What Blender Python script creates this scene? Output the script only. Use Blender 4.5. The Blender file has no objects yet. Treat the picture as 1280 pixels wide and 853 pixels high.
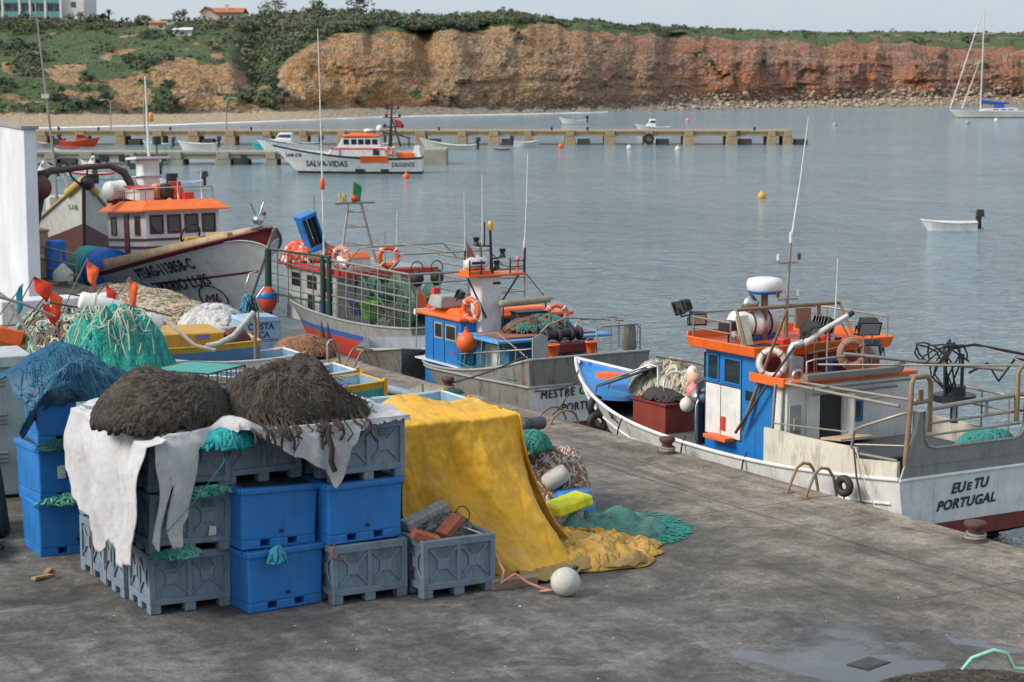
import bpy, bmesh, math, random
from mathutils import Matrix, Vector, Euler, noise
random.seed(7)
scene = bpy.context.scene
COL = scene.collection
R = math.radians
PI = math.pi
WATER = -0.9            # water level, the quay surface is z = 0
rnd = random.uniform

# ------------------------------------------------------------------ mesh builder
class MB:
    """collects shapes in one mesh; origin is subtracted so shapes may be written in place coordinates"""
    def __init__(s, origin=(0, 0, 0), M=None):
        s.v = []; s.f = []; s.m = []; s.sm = []
        s.M = (M or Matrix.Identity(4)) @ Matrix.Translation(-Vector(origin))
    def add(s, vs, fs, m=0, smooth=False, M=None):
        n = len(s.v)
        T = s.M @ M if M is not None else s.M
        s.v += [tuple(T @ Vector(v)) for v in vs]
        for f in fs:
            s.f.append(tuple(i + n for i in f)); s.m.append(m); s.sm.append(smooth)
        return s
    def box(s, c, d, rz=0, m=0, rot=None, taper=None):
        x, y, z = d[0] / 2, d[1] / 2, d[2] / 2
        t = taper or (1, 1)
        vs = [(-x, -y, -z), (x, -y, -z), (x, y, -z), (-x, y, -z),
              (-x * t[0], -y * t[1], z), (x * t[0], -y * t[1], z), (x * t[0], y * t[1], z), (-x * t[0], y * t[1], z)]
        fs = [(0, 3, 2, 1), (4, 5, 6, 7), (0, 1, 5, 4), (1, 2, 6, 5), (2, 3, 7, 6), (3, 0, 4, 7)]
        E_ = Euler(rot) if rot else Euler((0, 0, rz))
        return s.add(vs, fs, m, False, Matrix.Translation(c) @ E_.to_matrix().to_4x4())
    def bb(s, a, b, m=0):   # box between two corners
        c = [(a[i] + b[i]) / 2 for i in range(3)]; d = [abs(a[i] - b[i]) for i in range(3)]
        return s.box(c, d, 0, m)
    def tube(s, pts, r, n=6, m=0, closed=False, rs=None):
        P = [Vector(p) for p in pts]; k = len(P)
        if k < 2: return s
        vs = []; up = None
        for i, p in enumerate(P):
            a = P[i - 1] if (i > 0 or closed) else p
            b = P[(i + 1) % k] if (i < k - 1 or closed) else p
            d = (b - a)
            if d.length < 1e-9: d = Vector((0, 0, 1))
            d.normalize()
            if up is None:
                up = Vector((0, 0, 1)) if abs(d.z) < .9 else Vector((1, 0, 0))
            u = up - d * up.dot(d)
            if u.length < 1e-6: u = d.orthogonal()
            u.normalize(); w = d.cross(u); up = u
            rr = rs[i] if rs else r
            for j in range(n):
                an = 2 * PI * j / n
                vs.append(p + u * math.cos(an) * rr + w * math.sin(an) * rr)
        fs = []
        for i in range(k if closed else k - 1):
            i2 = (i + 1) % k
            for j in range(n):
                j2 = (j + 1) % n
                fs.append((i * n + j, i * n + j2, i2 * n + j2, i2 * n + j))
        s.add(vs, fs, m, True)
        if not closed and n > 2:
            s.add(vs[:n], [tuple(range(n - 1, -1, -1))], m); s.add(vs[-n:], [tuple(range(n))], m)
        return s
    def cyl(s, a, b, r, n=14, m=0, r2=None):
        return s.tube([a, b], r, n, m, rs=[r, r if r2 is None else r2])
    def lathe(s, prof, c=(0, 0, 0), n=18, m=0, rot=None, smooth=True):
        """prof: list of (radius, z)"""
        vs = []; fs = []
        for (r, z) in prof:
            for j in range(n):
                a = 2 * PI * j / n
                vs.append((r * math.cos(a), r * math.sin(a), z))
        for i in range(len(prof) - 1):
            for j in range(n):
                j2 = (j + 1) % n
                fs.append((i * n + j, i * n + j2, (i + 1) * n + j2, (i + 1) * n + j))
        M = Matrix.Translation(c)
        if rot: M = M @ Euler(rot).to_matrix().to_4x4()
        return s.add(vs, fs, m, smooth, M)
    def ball(s, c, r, n=14, m=0, sc=(1, 1, 1), lump=0, seed=0):
        vs = []; fs = []; k = n // 2 + 1
        for i in range(k + 1):
            th = PI * i / k
            for j in range(n):
                a = 2 * PI * j / n
                p = Vector((math.sin(th) * math.cos(a), math.sin(th) * math.sin(a), math.cos(th)))
                q = 1 + (lump * noise.noise(p * 1.7 + Vector((seed, seed * .7, 0))) if lump else 0)
                vs.append((c[0] + p.x * r * sc[0] * q, c[1] + p.y * r * sc[1] * q, c[2] + p.z * r * sc[2] * q))
        for i in range(k):
            for j in range(n):
                j2 = (j + 1) % n
                fs.append((i * n + j, (i + 1) * n + j, (i + 1) * n + j2, i * n + j2))
        return s.add(vs, fs, m, True)
    def torus(s, c, Rr, r, rot=(0, 0, 0), n=24, k=8, m=0):
        E_ = Euler(rot).to_matrix()
        pts = [Vector(c) + E_ @ Vector((Rr * math.cos(2 * PI * i / n), Rr * math.sin(2 * PI * i / n), 0)) for i in range(n)]
        return s.tube(pts, r, k, m, closed=True)
    def grid(s, fn, nu, nv, m=0, smooth=True, mf=None, skip=None):
        vs = [fn(i / nu, j / nv) for i in range(nu + 1) for j in range(nv + 1)]
        n = len(s.v); s.v += [tuple(s.M @ Vector(v)) for v in vs]
        for i in range(nu):
            for j in range(nv):
                if skip and skip((i + .5) / nu, (j + .5) / nv): continue
                a = i * (nv + 1) + j
                s.f.append((n + a, n + a + nv + 1, n + a + nv + 2, n + a + 1))
                s.m.append(mf(i, j) if mf else m); s.sm.append(smooth)
        return s
    def prism(s, poly, z0, z1, m=0):
        """poly: list of (x, y); extruded along z"""
        n = len(poly)
        vs = [(x, y, z0) for x, y in poly] + [(x, y, z1) for x, y in poly]
        fs = [tuple(range(n - 1, -1, -1)), tuple(range(n, 2 * n))] + [(i, (i + 1) % n, n + (i + 1) % n, n + i) for i in range(n)]
        return s.add(vs, fs, m)
    def plate(s, pts, th, m=0):
        """planar polygon in space given a thickness along its normal"""
        P = [Vector(p) for p in pts]; n = len(P)
        nr = Vector((0, 0, 0))
        for i in range(n):
            a, b = P[i], P[(i + 1) % n]
            nr += Vector(((a.y - b.y) * (a.z + b.z), (a.z - b.z) * (a.x + b.x), (a.x - b.x) * (a.y + b.y)))
        nr.normalize(); h = nr * th / 2
        vs = [p - h for p in P] + [p + h for p in P]
        fs = [tuple(range(n - 1, -1, -1)), tuple(range(n, 2 * n))] + [(i, (i + 1) % n, n + (i + 1) % n, n + i) for i in range(n)]
        return s.add(vs, fs, m)
    def build(s, name, mats, parent=None, loc=None, rz=None, bevel=0, solid=0, recalc=True, segs=1):
        me = bpy.data.meshes.new(name)
        me.from_pydata(s.v, [], s.f)
        if not isinstance(mats, (list, tuple)): mats = [mats]
        for k in mats: me.materials.append(k)
        me.polygons.foreach_set('material_index', s.m)
        me.polygons.foreach_set('use_smooth', s.sm)
        if recalc:
            b = bmesh.new(); b.from_mesh(me)
            bmesh.ops.recalc_face_normals(b, faces=b.faces); b.to_mesh(me); b.free()
        me.update()
        o = bpy.data.objects.new(name, me); COL.objects.link(o)
        if parent: o.parent = parent
        if loc: o.location = loc
        if rz: o.rotation_euler = (0, 0, rz)
        if solid:
            k = o.modifiers.new('s', 'SOLIDIFY'); k.thickness = solid; k.offset = 0
        if bevel:
            k = o.modifiers.new('b', 'BEVEL'); k.width = bevel; k.segments = segs; k.limit_method = 'ANGLE'; k.angle_limit = R(40)
        return o

def tag(o, label=None, cat=None, group=None, kind=None):
    if label: o['label'] = label
    if cat: o['category'] = cat
    if group: o['group'] = group
    if kind: o['kind'] = kind
    return o
def thing(name, label, cat, loc=(0, 0, 0), rz=0, group=None):
    o = bpy.data.objects.new(name, None); COL.objects.link(o)
    o.location = loc; o.rotation_euler = (0, 0, rz); o.empty_display_size = .2
    return tag(o, label, cat, group)
KIDS = {}
def copy_tree(o, parent=None):
    c = o.copy(); COL.objects.link(c); c.parent = parent
    for ch in list(o.children): copy_tree(ch, c)
    return c

# ------------------------------------------------------------------ materials
def srgb(r, g, b):
    f = lambda c: (c / 255) / 12.92 if c / 255 <= .04045 else ((c / 255 + .055) / 1.055) ** 2.4
    return (f(r), f(g), f(b))
class NT:
    def __init__(s, name):
        s.mat = bpy.data.materials.new(name); s.mat.use_nodes = True
        s.t = s.mat.node_tree; s.b = s.t.nodes['Principled BSDF']
    def n(s, typ, **kw):
        k = s.t.nodes.new(typ)
        for a, v in kw.items():
            if a.startswith('i_'):
                key = a[2:]; key = int(key) if key.isdigit() else key.replace('_', ' ')
                k.inputs[key].default_value = v
            else: setattr(k, a, v)
        return k
    def l(s, a, b): s.t.links.new(a, b)
    def coord(s, scale=1, kind='Object', stretch=None):
        c = s.n('ShaderNodeTexCoord'); mp = s.n('ShaderNodeMapping')
        st = stretch or (1, 1, 1)
        mp.inputs['Scale'].default_value = (scale * st[0], scale * st[1], scale * st[2])
        s.l(c.outputs[kind], mp.inputs['Vector']); return mp.outputs['Vector']
    def noise(s, scale, detail=4, rough=.6, vec=None, dist=0, stretch=None):
        k = s.n('ShaderNodeTexNoise'); k.inputs['Scale'].default_value = 1; k.inputs['Detail'].default_value = detail
        k.inputs['Roughness'].default_value = rough; k.inputs['Distortion'].default_value = dist
        s.l(vec or s.coord(scale, stretch=stretch), k.inputs['Vector']); return k.outputs['Fac']
    def ramp(s, fac, stops, interp='LINEAR'):
        k = s.n('ShaderNodeValToRGB'); k.color_ramp.interpolation = interp
        el = k.color_ramp.elements
        while len(el) < len(stops): el.new(.5)
        for e, (p, c) in zip(el, stops):
            e.position = p; e.color = (c[0], c[1], c[2], 1) if isinstance(c, (tuple, list)) else (c, c, c, 1)
        s.l(fac, k.inputs['Fac']); return k.outputs['Color']
    def mix(s, fac, a, b, mode='MIX'):
        k = s.n('ShaderNodeMix', data_type='RGBA', blend_type=mode)
        for sock, v in ((k.inputs[0], fac), (k.inputs[6], a), (k.inputs[7], b)):
            if isinstance(v, (int, float)): sock.default_value = v
            elif isinstance(v, (tuple, list)): sock.default_value = (v[0], v[1], v[2], 1)
            else: s.l(v, sock)
        return k.outputs[2]
    def math(s, op, a, b=0):
        k = s.n('ShaderNodeMath', operation=op)
        for sock, v in ((k.inputs[0], a), (k.inputs[1], b)):
            if isinstance(v, (int, float)): sock.default_value = v
            else: s.l(v, sock)
        return k.outputs[0]
    def out(s, col, rough=.6, metal=0, bump=None, bstr=.3, bdist=.02, spec=None, trans=0):
        for key, v in (('Base Color', col), ('Roughness', rough), ('Metallic', metal)):
            i = s.b.inputs[key]
            if isinstance(v, (int, float)): i.default_value = v
            elif isinstance(v, (tuple, list)): i.default_value = (v[0], v[1], v[2], 1)
            else: s.l(v, i)
        if spec is not None: s.b.inputs['Specular IOR Level'].default_value = spec
        if bump is not None:
            k = s.n('ShaderNodeBump'); k.inputs['Strength'].default_value = bstr; k.inputs['Distance'].default_value = bdist
            s.l(bump, k.inputs['Height']); s.l(k.outputs['Normal'], s.b.inputs['Normal'])
        return s.mat

def mul(c, k): return tuple(min(1, x * k) for x in c)
_M = {}
def paint(name, c, rough=.45, wear=.35, grime=(.10, .085, .065), scale=3, metal=0, bump=.15, streak=True, spec=None):
    """weathered paint: tone drift, grime patches, fine scuffs, run-down streaks"""
    if name in _M: return _M[name]
    t = NT(name)
    a = t.noise(scale, 6, .65)
    base = t.mix(t.ramp(a, [(.3, 0), (.75, 1)]), mul(c, .80), mul(c, 1.12))
    g = t.noise(scale * 2.3, 8, .7, stretch=(1, 1, .25) if streak else None)
    base = t.mix(t.math('MULTIPLY', t.ramp(g, [(.52, 0), (.74, 1)]), wear), base, grime)
    sc = t.noise(scale * 14, 4, .6, stretch=(1, 1, .3) if streak else None)
    base = t.mix(t.math('MULTIPLY', t.ramp(sc, [(.60, 0), (.72, 1)]), wear * .7), base, mul(c, .45))
    sf = t.noise(scale * 9, 5, .7, stretch=(.35, 1, 2.2)); sf2 = t.noise(scale * 1.7, 4, .6)
    base = t.mix(t.math('MULTIPLY', t.math('MULTIPLY', t.ramp(sf, [(.60, 0), (.70, 1)]), t.ramp(sf2, [(.45, 0), (.62, 1)])), min(.55, wear * .9)), base, tuple(x * .55 + .22 for x in c))
    r = t.math('ADD', t.math('MULTIPLY', g, .35), rough - .15)
    _M[name] = t.out(base, r, metal, sc, bump, .01, spec)
    return _M[name]
def plain(name, c, rough=.6, metal=0, var=.25, scale=8, bump=.2):
    if name in _M: return _M[name]
    t = NT(name); a = t.noise(scale, 5, .65)
    _M[name] = t.out(t.mix(t.ramp(a, [(.3, 0), (.7, 1)]), mul(c, 1 - var), mul(c, 1 + var)), rough, metal, a, bump, .01)
    return _M[name]

WHITE = paint('white_gelcoat', (.66, .66, .64), .4, .35)
CREAM = paint('dirty_cream_paint', (.58, .55, .47), .55, .75, (.20, .17, .12))
GREYP = paint('dull_grey_paint', (.30, .30, .285), .5, .7, (.13, .12, .10))
ALU = paint('grey_bulwark_paint', (.22, .215, .20), .45, .6, (.09, .08, .07))
BLUE = paint('bright_blue_paint', (.010, .155, .44), .4, .3, (.05, .07, .10))
ORANGE = paint('orange_paint', (.78, .135, .015), .45, .3, (.25, .08, .03))
ORED = paint('orange_red_paint', (.62, .07, .02), .5, .4, (.2, .06, .03))
MAROON = paint('maroon_paint', (.16, .018, .022), .45, .35, (.06, .03, .03))
REDP = paint('red_paint', (.55, .03, .02), .45, .3)
ANTIFOUL = paint('red_antifouling', (.16, .022, .018), .7, .6, (.05, .03, .02))
BLACKR = plain('black_rubber', (.018, .018, .018), .65)
BLACKP = paint('black_paint', (.02, .02, .022), .45, .2)
DGREEN = paint('dark_green_paint', (.012, .05, .035), .5, .4)
GREEN = paint('drum_green_paint', (.04, .12, .075), .5, .45)
PIPE = paint('worn_steel_pipe', (.33, .30, .26), .45, .6, (.20, .11, .05), 6, .5)
RUSTP = paint('rusty_pipe', (.25, .17, .10), .6, .7, (.16, .06, .02), 6, .2)
STEEL = paint('bare_steel', (.5, .5, .5), .3, .3, (.2, .15, .1), 6, .9)
GLASS = NT('dark_cabin_glass').out((.018, .022, .026), .08, 0, spec=.7)
LENS = NT('lamp_lens').out((.35, .37, .38), .12, .3)
TAN = plain('tan_fibre', (.46, .34, .20), .8, scale=4)
LBLUE = paint('pale_blue_paint', (.26, .40, .55), .55, .55)
MBLUE = paint('faded_blue_paint', (.13, .24, .40), .55, .5)
YELLOWP = paint('ochre_yellow_paint', (.60, .33, .02), .5, .35)
TEALP = paint('turquoise_paint', (.03, .36, .40), .5, .3)
ROPEW = plain('pale_rope', (.50, .45, .36), .9, scale=40)
ROPED = plain('dark_rope', (.05, .045, .04), .9, scale=40)
ROPEG = plain('green_rope', (.03, .22, .17), .9, scale=40)
FLOATO = paint('orange_float', (.75, .12, .02), .5, .4, (.2, .1, .05))
FLOATW = paint('white_float', (.68, .66, .60), .6, .5)
WOOD = plain('weathered_wood', (.22, .17, .12), .85, scale=9)
def lettering(name, c): return plain(name, c, .5, 0, .1)
INKB = lettering('black_lettering', (.014, .014, .018))
INKM = lettering('maroon_lettering', (.13, .012, .02))
INKN = lettering('navy_lettering', (.02, .05, .22))

# ------------------------------------------------------------------ lettering
def text_mesh(txt, size, shear=0, bold=0, space=1.0, align='LEFT'):
    """flat lettering: returns (verts 2D, faces) in the xy plane"""
    cu = bpy.data.curves.new('tmp', 'FONT'); cu.body = txt; cu.size = size; cu.shear = shear; cu.offset = bold
    cu.space_character = space; cu.align_x = align; cu.resolution_u = 3
    o = bpy.data.objects.new('tmp', cu); COL.objects.link(o)
    dg = bpy.context.evaluated_depsgraph_get(); dg.update()
    me = bpy.data.meshes.new_from_object(o.evaluated_get(dg))
    b = bmesh.new(); b.from_mesh(me)
    if space is not None:
        bmesh.ops.triangulate(b, faces=b.faces)
    vs = [tuple(v.co) for v in b.verts]; fs = [tuple(v.index for v in f.verts) for f in b.faces]
    b.free(); bpy.data.objects.remove(o); bpy.data.curves.remove(cu); bpy.data.meshes.remove(me)
    return vs, fs
def put_text(mb, txt, size, fn, sx=1.0, **kw):
    """fn(a, b) -> place on a surface"""
    vs, fs = text_mesh(txt, size, **kw)
    mb.add([fn(v[0] * sx, v[1]) for v in vs], fs)

# ------------------------------------------------------------------ hull
def sst(a, b, x):
    t = max(0, min(1, (x - a) / (b - a))); return t * t * (3 - 2 * t)
class Hull:
    """local frame: stern at y = 0, bow towards +y, z = 0 the waterline"""
    def __init__(s, L, B, zs, zk=-.5, rake=.9, stern=.88, flare=.18, b0=.5, pt=2.3, b0l=.35, pl=1.7, zdeck=None, tr=0.0):
        s.L, s.B, s.zs, s.zk, s.rake, s.stern, s.flare = L, B, zs, zk, rake, stern, flare
        s.b0, s.pt, s.b0l, s.pl, s.tr = b0, pt, b0l, pl, tr
        s.zdeck = zdeck or (lambda u: s.zt(u) - .5)
    def zt(s, u):
        a, b, c = s.zs
        return a * (2 * (u - .5) * (u - 1)) - b * 4 * u * (u - 1) + c * 2 * u * (u - .5)
    def hb(s, u, z):
        tp = s.stern + (1 - s.stern) * sst(0, .4, u)
        ft = 1 - max(0, (u - s.b0) / (1 - s.b0)) ** s.pt
        fl = 1 - max(0, (u - s.b0l) / (1 - s.b0l)) ** s.pl
        top = s.B / 2 * tp * ft; low = s.B / 2 * (1 - s.flare) * tp * fl
        if z >= 0:
            w = min(1.2, z / max(.05, s.zt(u))); return low + (top - low) * w ** 1.15
        w = min(1, -z / -s.zk); return low * math.sqrt(max(0, 1 - w * w))
    def y(s, u, z):
        Lz = s.L - s.rake + s.rake * (z / s.zs[2] if z > 0 else z * .6)
        return u * Lz - s.tr * (max(0, z)) * (1 - u)
    def P(s, u, z, side=1, off=0):
        h = s.hb(u, z)
        return (side * (h + off), s.y(u, z), z)
    def at_y(s, yy, z):
        lo, hi = 0, 1
        for _ in range(30):
            m = (lo + hi) / 2
            if s.y(m, z) < yy: lo = m
            else: hi = m
        return lo
    def side(s, yy, z, side=1, off=0):
        u = s.at_y(yy, z); return (side * (s.hb(u, z) + off), yy, z)
    def shell(s, rows, mats, name='hull', parent=None, nu=44, transom=True, tmat=None):
        """rows: [(fn(u)->z, material index of the band above this row)] from keel to sheer"""
        mb = MB(); nr = len(rows)
        us = [1 - (1 - i / nu) ** 1.35 for i in range(nu + 1)]
        for sd in (1, -1):
            vs = [s.P(u, rows[r][0](u), sd) for u in us for r in range(nr)]
            n = len(mb.v); mb.v += vs
            for i in range(nu):
                for r in range(nr - 1):
                    a = n + i * nr + r
                    mb.f.append((a, a + nr, a + nr + 1, a + 1)); mb.m.append(rows[r][1]); mb.sm.append(True)
        if transom:
            n0 = len(mb.v)
            for r in range(nr):
                z = rows[r][0](0)
                mb.v += [s.P(0, z, 1), s.P(0, z, -1)]
            for r in range(nr - 1):
                a = n0 + 2 * r
                mb.f.append((a, a + 1, a + 3, a + 2)); mb.m.append(rows[r][1] if tmat is None else tmat(r)); mb.sm.append(False)
        # inside wall, cap and deck
        th = .055
        def inn(u, z, sd):
            h = max(.004, s.hb(u, z) - th); yy = s.y(u, z) + (th if u < .02 else 0) - (th * 1.2 if u > .98 else 0)
            return (sd * h, yy, z)
        mi = len(mats) - 2; md = len(mats) - 1
        for sd in (1, -1):
            n = len(mb.v)
            for u in us:
                zt = s.zt(u); zd = min(zt - .02, s.zdeck(u))
                mb.v += [s.P(u, zt, sd), inn(u, zt, sd), inn(u, (zt + zd) / 2, sd), inn(u, zd, sd), (0, inn(u, zd, sd)[1], zd)]
            for i in range(nu):
                for r, mm in ((0, rows[-2][1]), (1, mi), (2, mi), (3, md)):
                    a = n + i * 5 + r
                    mb.f.append((a, a + 5, a + 6, a + 1)); mb.m.append(mm); mb.sm.append(False)
        if transom:
            n = len(mb.v); zt = s.zt(0); zd = min(zt - .02, s.zdeck(0))
            mb.v += [s.P(0, zt, 1), s.P(0, zt, -1), inn(0, zt, -1), inn(0, zt, 1), inn(0, zd, -1), inn(0, zd, 1)]
            mb.f += [(n, n + 1, n + 2, n + 3), (n + 3, n + 2, n + 4, n + 5)]; mb.m += [rows[-2][1], mi]; mb.sm += [False, False]
        return mb.build(name, mats, parent)
    def rail(s, mb, zoff=0, r=.035, u0=0, u1=1, off=0.0, n=40, both=True, m=0):
        for sd in ((1, -1) if both else (-1,)):
            mb.tube([s.P(u0 + (u1 - u0) * i / n, s.zt(u0 + (u1 - u0) * i / n) + zoff, sd, off) for i in range(n + 1)], r, 6, m)
# ------------------------------------------------------------------ camera frame, light, sky
AZ = R(30.4); CAM_H = 6.35; FPX = 2500.0
PITCH = math.atan(336.5 / FPX)
def V(r, f, z=0.0):
    """r metres to the right and f metres ahead of where the photographer stands"""
    return (f * math.sin(AZ) + r * math.cos(AZ), f * math.cos(AZ) - r * math.sin(AZ), z)
def ground(px, py, z=0.0):
    """the place on the level z that the photograph shows at px, py"""
    u, v = px - 640, py - 426.5
    f = FPX * math.cos(PITCH) - v * math.sin(PITCH); d = FPX * math.sin(PITCH) + v * math.cos(PITCH)
    k = (CAM_H - z) / d
    return V(u * k, f * k, z)
def far(px, D, z=0.0):
    return V((px - 640) / 2522 * D, D, z)
def zat(py, D): return CAM_H - (py - 90) * D / 2522

cam = bpy.data.objects.new('camera', bpy.data.cameras.new('camera')); COL.objects.link(cam)
cam.location = (0, 0, CAM_H); cam.rotation_euler = (PI / 2 - PITCH, 0, -AZ)
cam.data.sensor_width = 36; cam.data.lens = FPX / 1280 * 36; cam.data.clip_start = .1; cam.data.clip_end = 6000
cam.data.dof.use_dof = True; cam.data.dof.focus_distance = 32; cam.data.dof.aperture_fstop = 2.8
scene.camera = cam
scene.view_settings.view_transform = 'Standard'; scene.view_settings.look = 'None'
scene.view_settings.exposure = 0.62; scene.view_settings.gamma = 1

SUN_EL = R(38); SUN_DIR = Vector((-.92, .12, 0)).normalized()
sun = bpy.data.objects.new('sun', bpy.data.lights.new('sun', 'SUN')); COL.objects.link(sun)
sun.data.energy = 2.4; sun.data.angle = R(22); sun.data.color = (1, .95, .87)
d = Vector((SUN_DIR.x * math.cos(SUN_EL), SUN_DIR.y * math.cos(SUN_EL), math.sin(SUN_EL)))
sun.rotation_euler = d.to_track_quat('Z', 'Y').to_euler(); sun.location = (0, 0, 60)
world = bpy.data.worlds.new('World'); scene.world = world; world.use_nodes = True
wt = world.node_tree; bg = wt.nodes['Background']
sky = wt.nodes.new('ShaderNodeTexSky'); sky.sky_type = 'NISHITA'; sky.sun_disc = False
sky.sun_elevation = SUN_EL; sky.sun_rotation = math.atan2(SUN_DIR.x, SUN_DIR.y)
sky.dust_density = 2.5; sky.air_density = 1.0
# thin even overcast: the clear sky veiled by a grey cloud sheet
tc = wt.nodes.new('ShaderNodeTexCoord'); cl = wt.nodes.new('ShaderNodeTexNoise')
cl.inputs['Scale'].default_value = 1.6; cl.inputs['Detail'].default_value = 5
wt.links.new(tc.outputs['Generated'], cl.inputs['Vector'])
rp = wt.nodes.new('ShaderNodeValToRGB'); rp.color_ramp.elements[0].position = .3; rp.color_ramp.elements[1].position = .75
rp.color_ramp.elements[0].color = (4.9, 5.9, 6.9, 1); rp.color_ramp.elements[1].color = (6.8, 7.2, 7.6, 1)
wt.links.new(cl.outputs['Fac'], rp.inputs['Fac'])
mx = wt.nodes.new('ShaderNodeMix'); mx.data_type = 'RGBA'; mx.inputs[0].default_value = .72
wt.links.new(sky.outputs['Color'], mx.inputs[6]); wt.links.new(rp.outputs['Color'], mx.inputs[7])
sz = wt.nodes.new('ShaderNodeSeparateXYZ'); wt.links.new(tc.outputs['Generated'], sz.inputs[0])
gr_ = wt.nodes.new('ShaderNodeMapRange'); gr_.inputs[1].default_value = 0; gr_.inputs[2].default_value = .5; gr_.inputs[3].default_value = .92; gr_.inputs[4].default_value = 1.06
wt.links.new(sz.outputs[2], gr_.inputs[0])
m2 = wt.nodes.new('ShaderNodeVectorMath'); m2.operation = 'SCALE'; wt.links.new(mx.outputs[2], m2.inputs[0]); wt.links.new(gr_.outputs[0], m2.inputs['Scale'])
wt.links.new(m2.outputs[0], bg.inputs['Color']); bg.inputs['Strength'].default_value = .09

# ------------------------------------------------------------------ water
def water_mat():
    t = NT('harbour_water')
    big = t.noise(.045, 3, .5)
    tint = t.mix(t.ramp(big, [(.35, 0), (.65, 1)]), (.150, .222, .250), (.190, .265, .290))
    w1 = t.noise(1, 3, .55, t.coord(1, stretch=(.42, .95, 1)), .4)
    w2 = t.noise(1, 4, .6, t.coord(1, stretch=(1.7, 3.4, 1)), .5)
    w3 = t.noise(.16, 2, .5)
    h = t.math('ADD', t.math('MULTIPLY', w1, .62), t.math('MULTIPLY', w2, .25))
    h = t.math('MULTIPLY', h, t.math('ADD', .55, w3))
    m = t.out(tint, .105, 0, h, 1.0, 1.25, .5)
    t.b.inputs['IOR'].default_value = 1.75
    return m
mb = MB()
mb.add([V(-900, -60, WATER), V(1500, -60, WATER), V(1500, 1500, WATER), V(-900, 1500, WATER)], [(0, 1, 2, 3)])
o = mb.build('water', water_mat()); tag(o, 'rippled grey green harbour water between quay and cliffs', 'water', kind='structure')
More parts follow.
